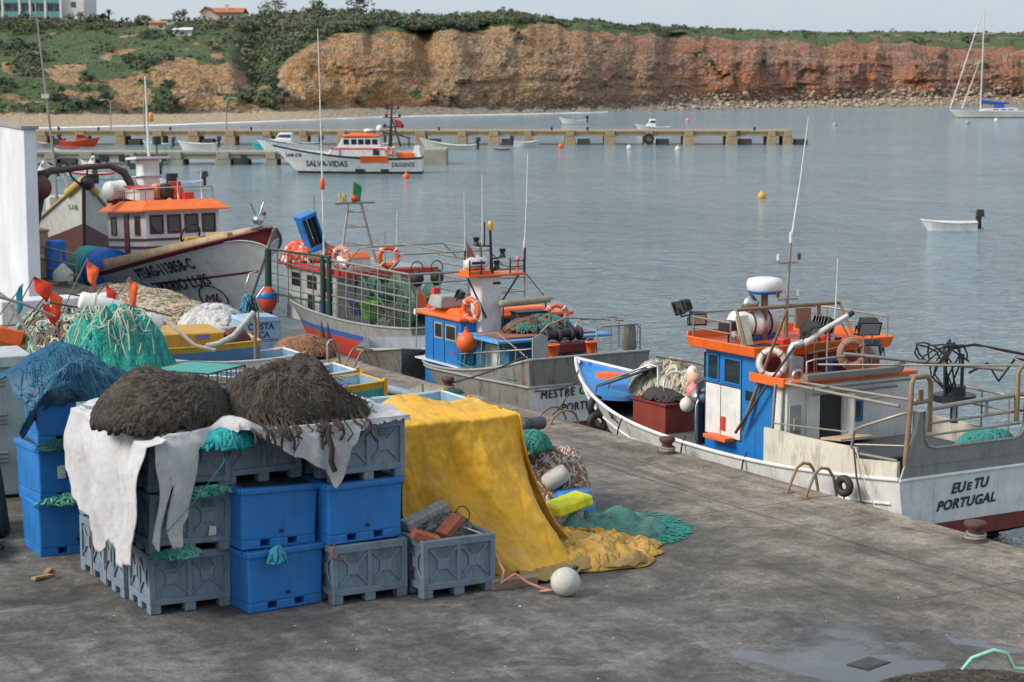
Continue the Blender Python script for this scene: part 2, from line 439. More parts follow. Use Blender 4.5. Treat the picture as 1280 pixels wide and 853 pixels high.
# water mesh is laid in rotated axes; keep ripples lined up with the shore
# ------------------------------------------------------------------ quay
QE = 19.2
def quay_mat():
    t = NT('stained_quay_concrete')
    n1 = t.noise(.22, 6, .62); n2 = t.noise(1.1, 8, .7, dist=.6); n3 = t.noise(22, 4, .7)
    geo = t.n('ShaderNodeTexCoord'); sp = t.n('ShaderNodeSeparateXYZ'); t.l(geo.outputs['Object'], sp.inputs[0])
    # old tarmac inland, bare tan concrete towards the edge
    edge = t.math('ADD', sp.outputs[0], t.math('MULTIPLY', t.math('SUBTRACT', n1, .5), 9))
    ed = t.ramp(t.math('DIVIDE', edge, 24), [(.58, 0), (.72, .45), (.80, 1)])
    tar = t.mix(t.ramp(n2, [(.34, 0), (.48, .4), (.62, 1)]), (.030, .028, .026), (.118, .110, .100))
    big = t.noise(.16, 4, .6, dist=1.2)
    tar = t.mix(1, tar, t.ramp(big, [(.34, .55), (.5, 1), (.66, 1.5)]), 'MULTIPLY')
    con = t.mix(t.ramp(n2, [(.34, 0), (.62, 1)]), (.12, .10, .076), (.34, .285, .215))
    far_ = t.ramp(t.math('DIVIDE', sp.outputs[1], 60), [(.38, 0), (.54, 1)])
    col = t.mix(t.math('MAXIMUM', ed, t.math('MULTIPLY', far_, .85)), tar, con)
    # long tyre and drag marks along the quay
    dr = t.noise(1, 6, .65, t.coord(1, stretch=(2.4, .20, 1)), .5)
    col = t.mix(t.math('MULTIPLY', t.ramp(dr, [(.50, 0), (.66, 1)]), .62), col, (.050, .046, .040))
    dk = t.noise(1, 7, .70, t.coord(1, stretch=(.55, .22, 1)), 1.0)
    col = t.mix(t.math('MULTIPLY', t.ramp(dk, [(.36, 1), (.50, 0)]), .6), col, (.045, .042, .038))
    # pale salt stains
    st = t.noise(.55, 8, .74, dist=1.4)
    col = t.mix(t.math('MULTIPLY', t.ramp(st, [(.54, 0), (.68, 1)]), .45), col, (.26, .25, .235))
    # oil spots and grit
    vo = t.n('ShaderNodeTexVoronoi', feature='F1'); vo.inputs['Scale'].default_value = 1; t.l(t.coord(1.3), vo.inputs['Vector'])
    col = t.mix(t.math('MULTIPLY', t.ramp(vo.outputs['Distance'], [(.05, 1), (.18, 0)]), .5), col, (.035, .032, .03))
    n5 = t.noise(6.5, 6, .75)
    gr = t.math('MULTIPLY', t.ramp(n3, [(.3, .62), (.5, 1), (.72, 1.35)]), t.ramp(n5, [(.32, .6), (.5, 1), (.68, 1.35)]))
    col = t.mix(1, col, gr, 'MULTIPLY')
    wv = t.n('ShaderNodeTexVoronoi', feature='F1'); wv.inputs['Scale'].default_value = 1; t.l(t.coord(2.6), wv.inputs['Vector'])
    col = t.mix(t.ramp(wv.outputs['Distance'], [(.03, .8), (.05, 0)]), col, (.5, .49, .46))
    # joints between the cast slabs
    def line(sock, period, off, w, jit):
        a = t.math('ADD', sock, t.math('MULTIPLY', t.math('SUBTRACT', n2, .5), jit))
        a = t.math('MODULO', t.math('ADD', a, off), period)
        return t.math('LESS_THAN', a, w)
    jx = t.math('MAXIMUM', line(sp.outputs[0], 2.45, 102.45 * 1 + .15, .035, .02), 0)
    jy = line(sp.outputs[1], 5.2, 101.7, .03, .02)
    outer = t.math('GREATER_THAN', sp.outputs[0], 16.0)
    j = t.math('MULTIPLY', t.math('MAXIMUM', jx, jy), t.math('MULTIPLY', outer, .7))
    col = t.mix(j, col, (.03, .028, .025))
    # damp patches: darker and glossier
    wet = t.noise(.42, 6, .62, dist=1.3)
    dv = t.n('ShaderNodeVectorMath', operation='DISTANCE'); t.l(geo.outputs['Object'], dv.inputs[0]); dv.inputs[1].default_value = (14.3, 16.6, 0)
    region = t.ramp(t.math('DIVIDE', dv.outputs['Value'], 6), [(.10, 1), (.48, 0)])
    wm = t.ramp(t.math('ADD', t.math('MULTIPLY', wet, .75), t.math('MULTIPLY', region, .24)), [(.55, 0), (.62, 1)])
    col = t.mix(t.math('MULTIPLY', wm, .6), col, (.05, .052, .056))
    rough = t.math('SUBTRACT', t.math('ADD', .68, t.math('MULTIPLY', n2, .2)), t.math('MULTIPLY', wm, .68))
    h = t.math('ADD', t.math('MULTIPLY', n2, .7), t.math('MULTIPLY', n3, .3))
    h = t.math('SUBTRACT', t.math('ADD', h, t.math('MULTIPLY', n5, .5)), t.math('MULTIPLY', j, .6))
    h = t.math('MULTIPLY', h, t.math('SUBTRACT', 1, t.math('MULTIPLY', wm, .85)))
    return t.out(col, rough, 0, h, .7, .03)
QM = quay_mat()
mb = MB()
N = 60
xs = [-70, -20] + [0 + i * .8 for i in range(0, 24)] + [QE]
ys = [-40, 0] + [10 + i * 1.0 for i in range(0, 70)] + [100, 140]
def qz(x, y): return 0.0 if x > QE - .2 else .010 * noise.noise(Vector((x * .45, y * .45, 0)))
vs = [(x, y, qz(x, y)) for x in xs for y in ys]; ny = len(ys); fs = []
for i in range(len(xs) - 1):
    for j in range(ny - 1): fs.append((i * ny + j, (i + 1) * ny + j, (i + 1) * ny + j + 1, i * ny + j + 1))
mb.add(vs, fs, 0, True)
# coping edge slightly broken, and the wall down into the water
prev = None; vs = []; fs = []
ny2 = 361
for k in range(ny2):
    y = -40 + k * .5
    jx = .05 * noise.noise(Vector((y * .9, 1, 0))) + .03 * noise.noise(Vector((y * 3.1, 4, 0)))
    vs += [(QE, y, 0), (QE + .09 + jx, y, -.05 + .03 * noise.noise(Vector((y * 1.9, 7, 0)))), (QE + .11 + jx, y, -.35), (QE + .08, y, -3.2)]
for k in range(ny2 - 1):
    for r in range(3): fs.append((k * 4 + r, k * 4 + r + 1, k * 4 + r + 5, k * 4 + r + 4))
mb.add(vs, fs, 0, True)
o = mb.build('quay_pavement', QM, recalc=False); tag(o, 'stained grey concrete quay with worn tan edge', 'quay', kind='structure')

# ------------------------------------------------------------------ far shore: beach, cliffs, scrub plateau
TAB = [(-300, 245, 40, 146, 45, 88, 90, 20), (0, 257, 40, 143, 40, 92, 90, 19), (110, 266, 38, 142, 36, 84, 95, 20),
       (150, 270, 38, 142, 26, 90, 90, 28), (200, 276, 36, 142, 20, 74, 90, 31), (285, 288, 30, 141, 20, 78, 80, 27), (320, 293, 26, 140, 22, 106, 70, 20), (340, 297, 22, 139, 20, 92, 60, 20),
       (380, 305, 18, 138, 25, 55, 50, 20), (430, 315, 15, 135, 28, 37, 40, 23), (480, 326, 12, 133, 28, 35, 40, 24),
       (560, 336, 10, 134, 28, 38, 30, 26), (640, 345, 9, 137, 30, 30, 30, 21), (720, 357, 8, 136, 32, 34, 40, 28),
       (800, 373, 8, 133, 32, 41, 60, 33), (900, 394, 10, 129, 28, 46, 90, 38), (1000, 405, 12, 126, 22, 50, 120, 41),
       (1120, 415, 12, 122, 20, 55, 140, 41), (1280, 425, 12, 119, 18, 60, 140, 42), (1500, 440, 12, 117, 18, 63, 140, 43), (1800, 460, 12, 117, 18, 63, 140, 43)]
def row_at(px):
    for a, b in zip(TAB, TAB[1:]):
        if px <= b[0]:
            t = max(0, (px - a[0]) / (b[0] - a[0])); t = t * t * (3 - 2 * t) * .6 + t * .4
            return [a[i] + (b[i] - a[i]) * t for i in range(1, 8)]
    return list(TAB[-1][1:])
def N3(x, y, z=0): return noise.noise(Vector((x, y, z)))
def fbm(x, y, z=0, o=4):
    return noise.fractal(Vector((x, y, z)), .9, 2.1, o)
NB, NC, NP = 7, 34, 16
def terrain_point(px, row):
    """row: 0..NB beach, NB..NB+NC cliff, then the plateau; returns place, veg mask, sand mask"""
    D0, wb, yb, wc, yc, ws, ys = row_at(px)
    xm = px * .13
    if row <= 0:
        D = D0 - 14; return far(px, D, -2.6), 0, 1
    if row <= NB:
        t = row / NB; D = D0 + wb * t - 1.5 + 1.5 * t
        z = WATER - .15 + (zat(yb, D0 + wb) - WATER + .15) * t ** .8
        z += (.25 + (1.1 if px > 640 else .5) * sst(380, 700, px)) * t * fbm(xm * .35, D * .35, 3)
        return far(px, D, z), 0, 1
    z1 = zat(yb, D0 + wb); D2 = D0 + wb + wc; z2 = zat(yc, D2) + (1.1 * fbm(px * .03, 1, 4, 3) + .15 * fbm(px * .12, 2, 4, 2)) * sst(320, 380, px)
    if row <= NB + NC:
        t = (row - NB) / NC
        steep = .62 + .3 * sst(820, 1000, px)          # sheerer to the right
        prof = t
        z = z1 + (z2 - z1) * (t ** (1.0 - .25 * steep))
        D = D0 + wb + wc * (t ** (1 + .9 * steep))
        D += 9 * math.exp(-((px - 528 - 14 * (1 - t)) / 17) ** 2) * sst(.05, .4, t) + 5 * math.exp(-((px - 600) / 14) ** 2) * sst(.2, .6, t) + 7 * math.exp(-((px - 845) / 20) ** 2) * t
        flu = fbm(xm * .30, 0, 14, 4) * sst(760, 900, px)
        env = math.sin(PI * min(1, t * 1.05)) ** .6
        gul = noise.ridged_multi_fractal(Vector((xm * .07, t * .25, 2.2)), .9, 2.1, 4, 1.0, 2.0) - 1.1
        rock = fbm(xm * .22, z * .30, 5, 5)
        led = fbm(xm * .03, z * .8, 9, 3)
        k = .6 + .4 * sst(300, 420, px)
        vd = noise.voronoi(Vector((xm * .17 + .6 * rock, z * .11, D * .02)))[0]; vd2 = noise.voronoi(Vector((xm * .5, z * .55 + .4 * rock, 7)))[0]
        D += env * k * (2.6 * gul + 1.7 * rock + 1.0 * led + 2.0 * flu + 3.0 * (vd[1] - vd[0] - .25) + .9 * (vd2[1] - vd2[0] - .25))
        z += env * .5 * fbm(xm * .3, D * .3, 8)
        veg = 0
        if px < 345:
            g = fbm(xm * .12, z * .16 + D * .05, 11, 5)
            g -= .9 * math.exp(-((px - 255) / 58) ** 2) * (1 - sst(.8, 1, t)) + .55 * math.exp(-((px - 152) / 24) ** 2) * sst(.05, .15, t) * (1 - sst(.65, .9, t)) + .35 * math.exp(-((px - 90) / 40) ** 2) * t
            veg = sst(-.28, .10, g + .2 - .12 * sst(300, 345, px))
        else:
            g = fbm(xm * .16, z * .22, 21, 4) + .95 * sst(.84, 1.0, t) - .60 + .30 * (1 - sst(.0, .16, t)) * (1 - sst(560, 640, px))
            veg = sst(0, .22, g)
        return far(px, D, z), veg, 0
    t = (row - NB - NC) / NP
    D = D2 + ws * t; z3 = zat(ys, D2 + ws)
    z = z2 + (z3 - z2) * (t ** .8) + .9 * fbm(xm * .12, D * .1, 6) * min(1, t * 3)
    if row >= NB + NC + NP:
        D += (row - NB - NC - NP) * 180; z = z3 - (row - NB - NC - NP) * 3
    g = fbm(xm * .2, D * .15, 31, 3)
    return far(px, D, z), sst(-.55, -.1, g + .12 * (px < 1000)), 0
cols = [-300 + 2.6 * i for i in range(int(2000 / 2.6) + 1)]
rows = list(range(0, NB + NC + NP + 3)); nr = len(rows)
vs = []; cl_ = []
for px in cols:
    for r in rows:
        p, veg, sand = terrain_point(px, r)
        vs.append(p); cl_.append((veg, sst(600, 860, px + 60 * N3(px * .012, r * .1)), sand * (1 - sst(330, 520, px)) + 0, 1))
mb = MB(); fs = []
for i in range(len(cols) - 1):
    for r in range(nr - 1): fs.append((i * nr + r, (i + 1) * nr + r, (i + 1) * nr + r + 1, i * nr + r + 1))
mb.add(vs, fs, 0, True)
per = nr - 1
for k in range(len(mb.sm)):
    if NB <= k % per < NB + NC: mb.sm[k] = False
def cliff_mat():
    t = NT('weathered_cliff_rock')
    at = t.n('ShaderNodeVertexColor'); at.layer_name = 'zone'
    sp = t.n('ShaderNodeSeparateColor'); t.l(at.outputs['Color'], sp.inputs[0])
    n1 = t.noise(.05, 7, .68, dist=.8); n2 = t.noise(.26, 8, .72, dist=.8); n3 = t.noise(1, 6, .7, t.coord(1, stretch=(.10, .10, .75)), .9)
    n4 = t.noise(1.1, 6, .78, dist=.6)
    vo = t.n('ShaderNodeTexVoronoi', feature='DISTANCE_TO_EDGE'); vo.inputs['Scale'].default_value = 1
    vv = t.n('ShaderNodeVectorMath', operation='ADD'); nv = t.n('ShaderNodeTexNoise'); nv.inputs['Scale'].default_value = .5; nv.inputs['Detail'].default_value = 5
    vb = t.coord(1, stretch=(.75, .75, .95)); t.l(vb, vv.inputs[0]); t.l(nv.outputs['Color'], vv.inputs[1]); t.l(vv.outputs[0], vo.inputs['Vector'])
    och = t.ramp(n1, [(.28, (.28, .15, .075)), (.42, (.54, .26, .09)), (.50, (.58, .345, .15)), (.60, (.44, .27, .14)), (.72, (.60, .26, .075))])
    red = t.ramp(n1, [(.28, (.22, .12, .08)), (.42, (.46, .165, .08)), (.50, (.32, .18, .115)), (.60, (.52, .18, .075)), (.72, (.38, .23, .14))])
    c = t.mix(sp.outputs[1], och, red)
    at2 = t.n('ShaderNodeVertexColor'); at2.layer_name = 'rock_bed'
    brn = t.ramp(n1, [(.3, (.20, .15, .095)), (.45, (.37, .24, .13)), (.55, (.30, .21, .125)), (.7, (.37, .25, .14))])
    c = t.mix(t.math('MULTIPLY', at2.outputs['Color'], .6), c, brn)
    c = t.mix(t.math('MULTIPLY', t.ramp(n2, [(.38, 1), (.50, 0)]), .60), c, (.11, .075, .05))  # dark mottling puts shadowed hollows into the rock colour
    c = t.mix(t.math('MULTIPLY', t.ramp(n3, [(.52, 0), (.64, 1)]), .6), c, (.56, .42, .27))
    c = t.mix(t.math('MULTIPLY', t.ramp(n4, [(.52, 0), (.62, 1)]), .42), c, (.13, .08, .05))  # finer dark mottling, shadow of small cracks drawn as colour
    c = t.mix(t.math('MULTIPLY', t.ramp(vo.outputs['Distance'], [(.0, 1), (.10, 0)]), .40), c, (.08, .06, .045))  # crack network darkened in the colour to read as shadow
    veg = t.ramp(n2, [(.3, (.040, .055, .024)), (.45, (.072, .115, .030)), (.60, (.105, .160, .040)), (.75, (.14, .115, .07))])
    vm = t.math('ADD', sp.outputs[0], t.math('MULTIPLY', t.math('SUBTRACT', n4, .5), 1.1))
    c = t.mix(t.ramp(vm, [(.36, 0), (.56, 1)]), c, veg)
    geo = t.n('ShaderNodeNewGeometry'); gz = t.n('ShaderNodeSeparateXYZ'); t.l(geo.outputs['Position'], gz.inputs[0])
    sand = t.mix(n2, (.50, .37, .23), (.62, .48, .32))
    shingle = t.ramp(n4, [(.32, (.10, .085, .07)), (.5, (.36, .29, .22)), (.68, (.55, .47, .39))])
    beach = t.mix(sp.outputs[2], shingle, sand)
    low = t.ramp(gz.outputs[2], [(.0, 1), (1, 0)])   # below about half a metre
    bm = t.math('LESS_THAN', gz.outputs[2], t.math('ADD', .5, t.math('MULTIPLY', t.math('SUBTRACT', n2, .5), 2.2)))
    c = t.mix(t.math('MAXIMUM', bm, sp.outputs[2]), c, beach)
    h = t.math('ADD', t.math('ADD', t.math('MULTIPLY', n2, .6), t.math('MULTIPLY', n4, .5)), t.math('MULTIPLY', t.ramp(vo.outputs['Distance'], [(0, 0), (.2, 1)]), .30))
    return t.out(c, .9, 0, h, 1.0, 1.8)
o = mb.build('cliffs_terrain', cliff_mat(), recalc=False)
cb2 = o.data.color_attributes.new('rock_bed', 'FLOAT_COLOR', 'POINT'); bed = []
for px in cols:
    for r in rows:
        h_ = (r - NB) / NC; w_ = sst(525, 600, px + 40 * N3(px * .02, h_ * 3)) * (1 - sst(780, 880, px + 40 * N3(px * .02, h_ * 3, 5))) * (1 - sst(.62, .9, h_ + .25 * N3(px * .02, h_ * 2, 8)))
        bed += [w_, w_, w_, 1]
cb2.data.foreach_set('color', bed)
ca = o.data.color_attributes.new('zone', 'FLOAT_COLOR', 'POINT')
ca.data.foreach_set('color', [x for c in cl_ for x in c])
tag(o, 'ochre and red cliffs with green slopes above a sandy beach', 'cliffs', kind='structure')

# surf line along the beach
mb = MB()
def surf(u, v):
    px = -60 + u * 820; D0 = row_at(px)[0]
    w = (.9 + .9 * abs(N3(px * .02, 5))) * (1 - .75 * sst(200, 420, px))
    return far(px, D0 - 1.6 + (v - .5) * 2.6 * w + 1.1 * N3(px * .03, 2), WATER + .03 + .10 * math.sin(PI * v))
mb.grid(surf, 320, 4)
o = mb.build('beach_surf', plain('sea_foam', (.78, .80, .80), .6), recalc=False); tag(o, 'thin white surf line along the sandy beach', 'surf', kind='stuff')

# boulders at the cliff foot: a mass nobody could count
mb = MB()
random.seed(3)
for i in range(1500):
    px = rnd(640, 1330)
    if px < 830 and rnd(0, 1) < .75: px = rnd(830, 1330); D0, wb = row_at(px)[:2]
    k = rnd(0, 1)
    p, _, _ = terrain_point(px, 1 + k * (NB + 2)); s = rnd(.15, .50) * (1.6 if rnd(0, 1) < .08 else 1) * (1 if px > 830 else .6)
    mb.ball((p[0], p[1], p[2] + s * .2), s, 7, 0, (1, 1, rnd(.5, .8)), .7, i)
o = mb.build('shore_boulders', plain('shore_rock', (.34, .27, .20), .9, 0, .45, 1.1, .5)); tag(o, 'tumbled pale boulders along the foot of the red cliff', 'boulders', kind='stuff')

# ------------------------------------------------------------------ scrub
def leaf_mat(name, c1, c2, c3, sc=.9):
    t = NT(name); a = t.noise(sc, 5, .7)
    oi = t.n('ShaderNodeObjectInfo')
    c = t.ramp(a, [(.30, c1), (.5, c2), (.70, c3)])
    return t.out(c, .75, 0)
LEAF_D = leaf_mat('dark_scrub_leaves', (.032, .044, .026), (.055, .072, .038), (.088, .106, .055))
LEAF_G = leaf_mat('green_scrub_leaves', (.036, .054, .020), (.062, .088, .028), (.10, .13, .042))
LEAF_O = leaf_mat('olive_scrub_leaves', (.06, .058, .034), (.11, .108, .062), (.165, .158, .095))
BARK = plain('bark', (.10, .075, .05), .9)
def leafy(mb, c, rx, rz, n, lf, seed=0, m=0):
    """many leaf-sized faces spread through an uneven crown, in clumps"""
    rr = random.Random(seed)
    k = max(4, int(n / 22)); cl = []
    for _ in range(k):
        a = rr.uniform(0, 2 * PI); q = math.sqrt(rr.random()); h = rr.random() ** .8
        ww = math.sqrt(max(0, 1 - (h * .95) ** 2))
        cl.append((q * ww * math.cos(a) * rx, q * ww * math.sin(a) * rx, h * rz, rr.uniform(.16, .34) * rx))
    vs = []; fs = []
    for i in range(n):
        x, y, z, s = cl[i % k]
        v = Vector((rr.gauss(0, 1), rr.gauss(0, 1), rr.gauss(0, 1))); v.normalize(); v *= s * rr.uniform(.55, 1.1)
        p = Vector((c[0] + x + v.x, c[1] + y + v.y, c[2] + max(.02, z + v.z * .9)))
        u = Vector((rr.gauss(0, 1), rr.gauss(0, 1), rr.gauss(0, .7))); u.normalize(); w = u.orthogonal(); w.normalize()
        u *= lf * rr.uniform(.6, 1.2); w *= lf * rr.uniform(.35, .7)
        b = len(vs); vs += [p - u, p + w, p + u, p - w]; fs.append((b, b + 1, b + 2, b + 3))
    mb.add(vs, fs, m)
def place(px, t):
    """a point of the slope: t in 0..1 cliff, 1..2 plateau"""
    return terrain_point(px, NB + (t * NC if t <= 1 else NC + (t - 1) * NP))
random.seed(12)
mbs = [MB(), MB(), MB()]
cnt = 0
for i in range(9000):
    px = rnd(-90, 1360)
    if px < 345: t = rnd(.02, 2)
    elif px < 640: t = rnd(.98, 2) if rnd(0, 1) < .9 else rnd(0, .1)
    else: t = rnd(1.02, 2)
    p, veg, _ = place(px, t)
    right = sst(600, 720, px)
    if rnd(0, 1) > veg * (1.0 if t > 1 else .55): continue
    patch = N3(px * .016, t * 2.6, 9) + .5 * N3(px * .05, t * 8, 4)
    small = False
    if px < 300 and patch < (.24 if t < 1.6 else -.10):
        if rnd(0, 1) > .40: continue
        small = True
    if px >= 300 and right < .5 and patch < -.35: continue
    if right > .5 and N3(px * .05, t * 5, 2) < (.02 if px < 900 else .14): continue
    s = (rnd(.8, 2.3) * (1 - right) + rnd(.3, .95) * right)
    if small: s = rnd(.25, .75)
    q = N3(px * .017, t * 3.1, 17) + rnd(-.2, .2) + (.3 if small else 0)
    if 285 < px < 400 and t > 1.2: q += .38
    if right > .5: q += .12
    which = 0 if q < -.02 else 1 if q < .26 else 2
    leafy(mbs[which], (p[0], p[1], p[2] - .2), s, s * rnd(.5, .85), int(34 + 26 * s), .22 + .05 * s, i)
for m, n, lab, b in ((LEAF_D, 'dark_scrub', 'dark green scrub covering the slope and cliff top', 0), (LEAF_G, 'green_scrub', 'bright green low scrub covering the slope and plateau', 1), (LEAF_O, 'olive_scrub', 'dry olive scrub patches on the hillside', 2)):
    o = mbs[b].build(n, m, recalc=False); tag(o, lab, 'scrub', kind='stuff')

def bush(px, t, s, label, mat, hs=.75, n=170, name='bush', sink=.2, group='bushes one can tell apart on the cliffs'):
    p, _, _ = place(px, t)
    r = thing(name, label, 'bush', (p[0], p[1], p[2] - sink), 0, group)
    mb = MB(); leafy(mb, (0, 0, 0), s, s * hs * 1.5, n, .22 + .05 * s, int(px * 7 + t * 100))
    mb.build('foliage', mat, r, recalc=False)
    mb = MB()
    for k in range(3): mb.tube([(0, 0, -.3), (rnd(-.3, .3) * s, rnd(-.3, .3) * s, s * .7)], .06 * s, 5, rs=[.07 * s, .03 * s])
    mb.build('stem', BARK, r)
bush(131, .20, 1.5, 'dark rounded bush beside the bare grey rock slab above the beach', LEAF_D)
bush(107, .62, 2.0, 'wide dark bush above and left of the grey rock slab', LEAF_D, .5)
bush(222, .08, 1.9, 'dark bush at the foot of the rocky mound on the beach', LEAF_D)
bush(212, .97, 1.0, 'small dark bush alone on top of the rocky mound', LEAF_D)
bush(356, .10, 2.4, 'large dark bush at the left foot of the ochre cliff', LEAF_D, .6)
bush(400, .04, 2.0, 'green bush at the foot of the ochre cliff', LEAF_G, .5)
bush(445, .03, 1.6, 'low green bush at the foot of the ochre headland, right of the larger ones', LEAF_G, .5)
bush(547, .05, 1.7, 'dark bush between the ochre headland and the brown cliff face', LEAF_D, .7)
bush(872, .62, 1.2, 'small dark bush clinging high on the red cliff', LEAF_D)
bush(888, .48, 1.3, 'green bush clinging halfway down the red cliff', LEAF_G)
bush(917, .26, 1.1, 'small green bush low on the red cliff above the boulders', LEAF_G)
bush(952, .42, 1.4, 'dark bush clinging halfway up the sheer red cliff', LEAF_D, .9)
bush(999, .10, 1.3, 'dark bush at the foot of the sheer red cliff', LEAF_D, .8)
bush(1208, 1.05, 1.2, 'dark bush at the cliff top left of the yacht mast', LEAF_D)
bush(645, .80, 1.5, 'dark green bush hanging near the top of the brown cliff', LEAF_D, .9)

def tree(px, t, s, h, label, mat, trunk_h, n=420, cat='tree'):
    p, _, _ = place(px, t)
    r = thing('tree', label, cat, (p[0], p[1], p[2] - .2), 0, 'trees on the skyline')
    mb = MB(); leafy(mb, (0, 0, trunk_h), s, h, n, .30, int(px)); mb.build('crown', mat, r, recalc=False)
    mb = MB(); mb.tube([(0, 0, -.3), (.1, 0, trunk_h * .6), (0, .1, trunk_h + h * .4)], .2, 7, rs=[.26, .18, .08])
    for k in range(4):
        a = k * 1.6; mb.tube([(0, 0, trunk_h * .8), (math.cos(a) * s * .5, math.sin(a) * s * .5, trunk_h + h * .5)], .08, 5, rs=[.11, .04])
    mb.build('trunk', BARK, r)
tree(450, 1.95, 2.9, 3.6, 'tall rounded dark tree standing on the skyline above the ochre headland', LEAF_D, .6)
tree(228, 1.9, 2.0, 2.7, 'olive tree beside the red roofed house, on its left', LEAF_O, .5)
tree(342, 1.95, 3.0, 3.2, 'broad olive tree clump right of the red roofed house', LEAF_O, .5)
tree(395, 1.9, 2.6, 2.6, 'broad green tree between the olive clump and the tall round tree', LEAF_G, .4)
tree(310, 1.6, 2.8, 2.6, 'dark tree below the red roofed house, to its right', LEAF_D, .5)
tree(180, 1.95, 2.2, 1.8, 'low spreading dark tree left of the ochre hut', LEAF_D, .4)
# palm
p, _, _ = place(138, 1.95)
r = thing('palm_tree', 'small palm tree with spiky fronds on the skyline right of the white hotel', 'palm', (p[0], p[1], p[2] - .2))
mb = MB(); mb.tube([(0, 0, 0), (.05, 0, 1.0), (0, 0, 1.9)], .2, 8, rs=[.26, .2, .2]); mb.build('trunk', BARK, r)
mb = MB()
for k in range(34):
    a = k * 2.4; e = .1 + 1.2 * (k / 34)
    pts = [(0, 0, 1.9)]
    for q in range(1, 6):
        t = q / 5; pts.append((math.cos(a) * 1.7 * t * math.cos(e), math.sin(a) * 1.7 * t * math.cos(e), 1.9 + 1.7 * t * math.sin(e) - .8 * t * t))
    for q in range(5):
        P0, P1 = Vector(pts[q]), Vector(pts[q + 1]); w = Vector((-math.sin(a), math.cos(a), 0)) * .16 * (1 - q / 6)
        mb.add([P0 - w, P0 + w, P1 + w * .8, P1 - w * .8], [(0, 1, 2, 3)])
mb.build('crown', LEAF_D, r, recalc=False)

# ------------------------------------------------------------------ buildings on the hill
STUCCO = paint('white_stucco', (.70, .69, .66), .8, .25, (.35, .33, .3), 1.0)
STUCCO_Y = paint('cream_stucco', (.62, .52, .36), .85, .3, (.3, .25, .18), 1.0)
TILE = plain('red_roof_tile', (.40, .12, .055), .8, 0, .35, 3)
GLASSF = NT('window_glass').out((.05, .08, .11), .1, 0, spec=.7)
BALC = NT('balcony_glass').out((.12, .30, .30), .15, 0, spec=.6)
D = 415.0; k = D / 2522
def far_frame(px, D, py): return thing, far(px, D, zat(py, D))
def face_cam(px): return -AZ + 0.0
loc = far(60, D, zat(24, D))
hotel = thing('hotel_building', 'white hotel block with balconies on the hill crest at the top edge', 'building', loc, -AZ)
w = lambda px: (px - 60) * k
mb = MB(); mb.bb((w(-70), 0, -3), (w(81), 14, 12)); mb.bb((w(81), -.6, -3), (w(108), 12, 12)); mb.build('wall', STUCCO, hotel, bevel=.03)
mb = MB(); mb.bb((w(-71), -.5, 12), (w(109), 14.3, 12.5)); mb.build('roof', STUCCO, hotel)
mb = MB()
for px in (-52, -32, -12, 8, 29, 42, 61, 80): mb.bb((w(px) - .22, -1.5, -3), (w(px) + .22, -.02, 12))
mb.build('balcony_wall', STUCCO, hotel)
for fl in (0, 1, 2, 3):
    for a, b in ((-50, -34), (-30, -14), (-10, 6), (10, 27), (31, 40), (44, 59), (63, 78)):
        z0 = .7 + fl * 2.9
        mb = MB(); mb.bb((w(a), -.06, z0 + .1), (w(b), .1, z0 + 2.0)); wn = mb.build('window', GLASSF, hotel)
        mb = MB(); mb.bb(((w(a) + w(b)) / 2 - .06, -.1, z0 + .1), ((w(a) + w(b)) / 2 + .06, .05, z0 + 2.0)); mb.build('frame', STUCCO, wn)
        mb = MB(); mb.bb((w(a), -1.42, z0 - .35), (w(b), -1.36, z0 + .65)); mb.bb((w(a), -1.42, z0 - .55), (w(b), -.02, z0 - .38)); mb.build('balcony', BALC, hotel)
for z0 in (1.3, 4.4, 7.5):
    mb = MB(); mb.bb((w(92), -.66, z0 + .9), (w(98), -.5, z0 + 2.0)); mb.build('window', GLASSF, hotel)
# house with red roof
def seat(px, py):
    for k in range(0, 400):
        p_ = place(px, 2 * k / 400)[0]
        r_ = (p_[0] - 0, p_[1] - 0); D_ = p_[0] * math.sin(AZ) + p_[1] * math.cos(AZ)
        if 90 + (CAM_H - p_[2]) * 2522 / D_ <= py: return p_, D_
    return p_, D_
p_, D = seat(280, 29); k = D / 2522
loc = (p_[0], p_[1], p_[2] - .2)
house = thing('house', 'cream house with red tiled roof and chimney on the hill crest', 'house', loc, -AZ)
w = lambda px: (px - 280) * k
mb = MB(); mb.bb((w(252), 0, -2), (w(306), 8, 2.05))
mb.add([(w(252), 0, 2.05), (w(270), 0, 2.05), (w(258), 0, 3.1), (w(252), 8, 2.05), (w(270), 8, 2.05), (w(258), 8, 3.1)], [(0, 1, 2), (3, 5, 4), (0, 2, 5, 3), (1, 4, 5, 2)])
mb.build('wall', STUCCO_Y, house)
mb = MB()
mb.plate([(w(251), -.4, 2.15), (w(258.5), -.4, 3.3), (w(258.5), 8.4, 3.3), (w(251), 8.4, 2.15)], .15)
mb.plate([(w(272), -.4, 2.1), (w(258.5), -.4, 3.3), (w(258.5), 8.4, 3.3), (w(272), 8.4, 2.1)], .15)
mb.plate([(w(268), -.5, 2.1), (w(306), -.5, 2.1), (w(305), 4, 3.1), (w(266), 4, 3.1)], .15)
mb.plate([(w(268), 8.5, 2.1), (w(306), 8.5, 2.1), (w(305), 4, 3.1), (w(266), 4, 3.1)], .15)
rf = mb.build('roof', TILE, house)
mb = MB(); mb.bb((w(281), 2.5, 2.6), (w(285), 3.3, 3.9)); mb.build('chimney', STUCCO_Y, rf)
for px in (255, 276, 284, 291, 298):
    mb = MB(); mb.bb((w(px), -.05, .7), (w(px + 3.5), .1, 1.5)); wn = mb.build('window', GLASSF, house)
mb = MB(); mb.bb((w(262), -.06, -.6), (w(266), .1, 1.2)); mb.build('door', WOOD, house)
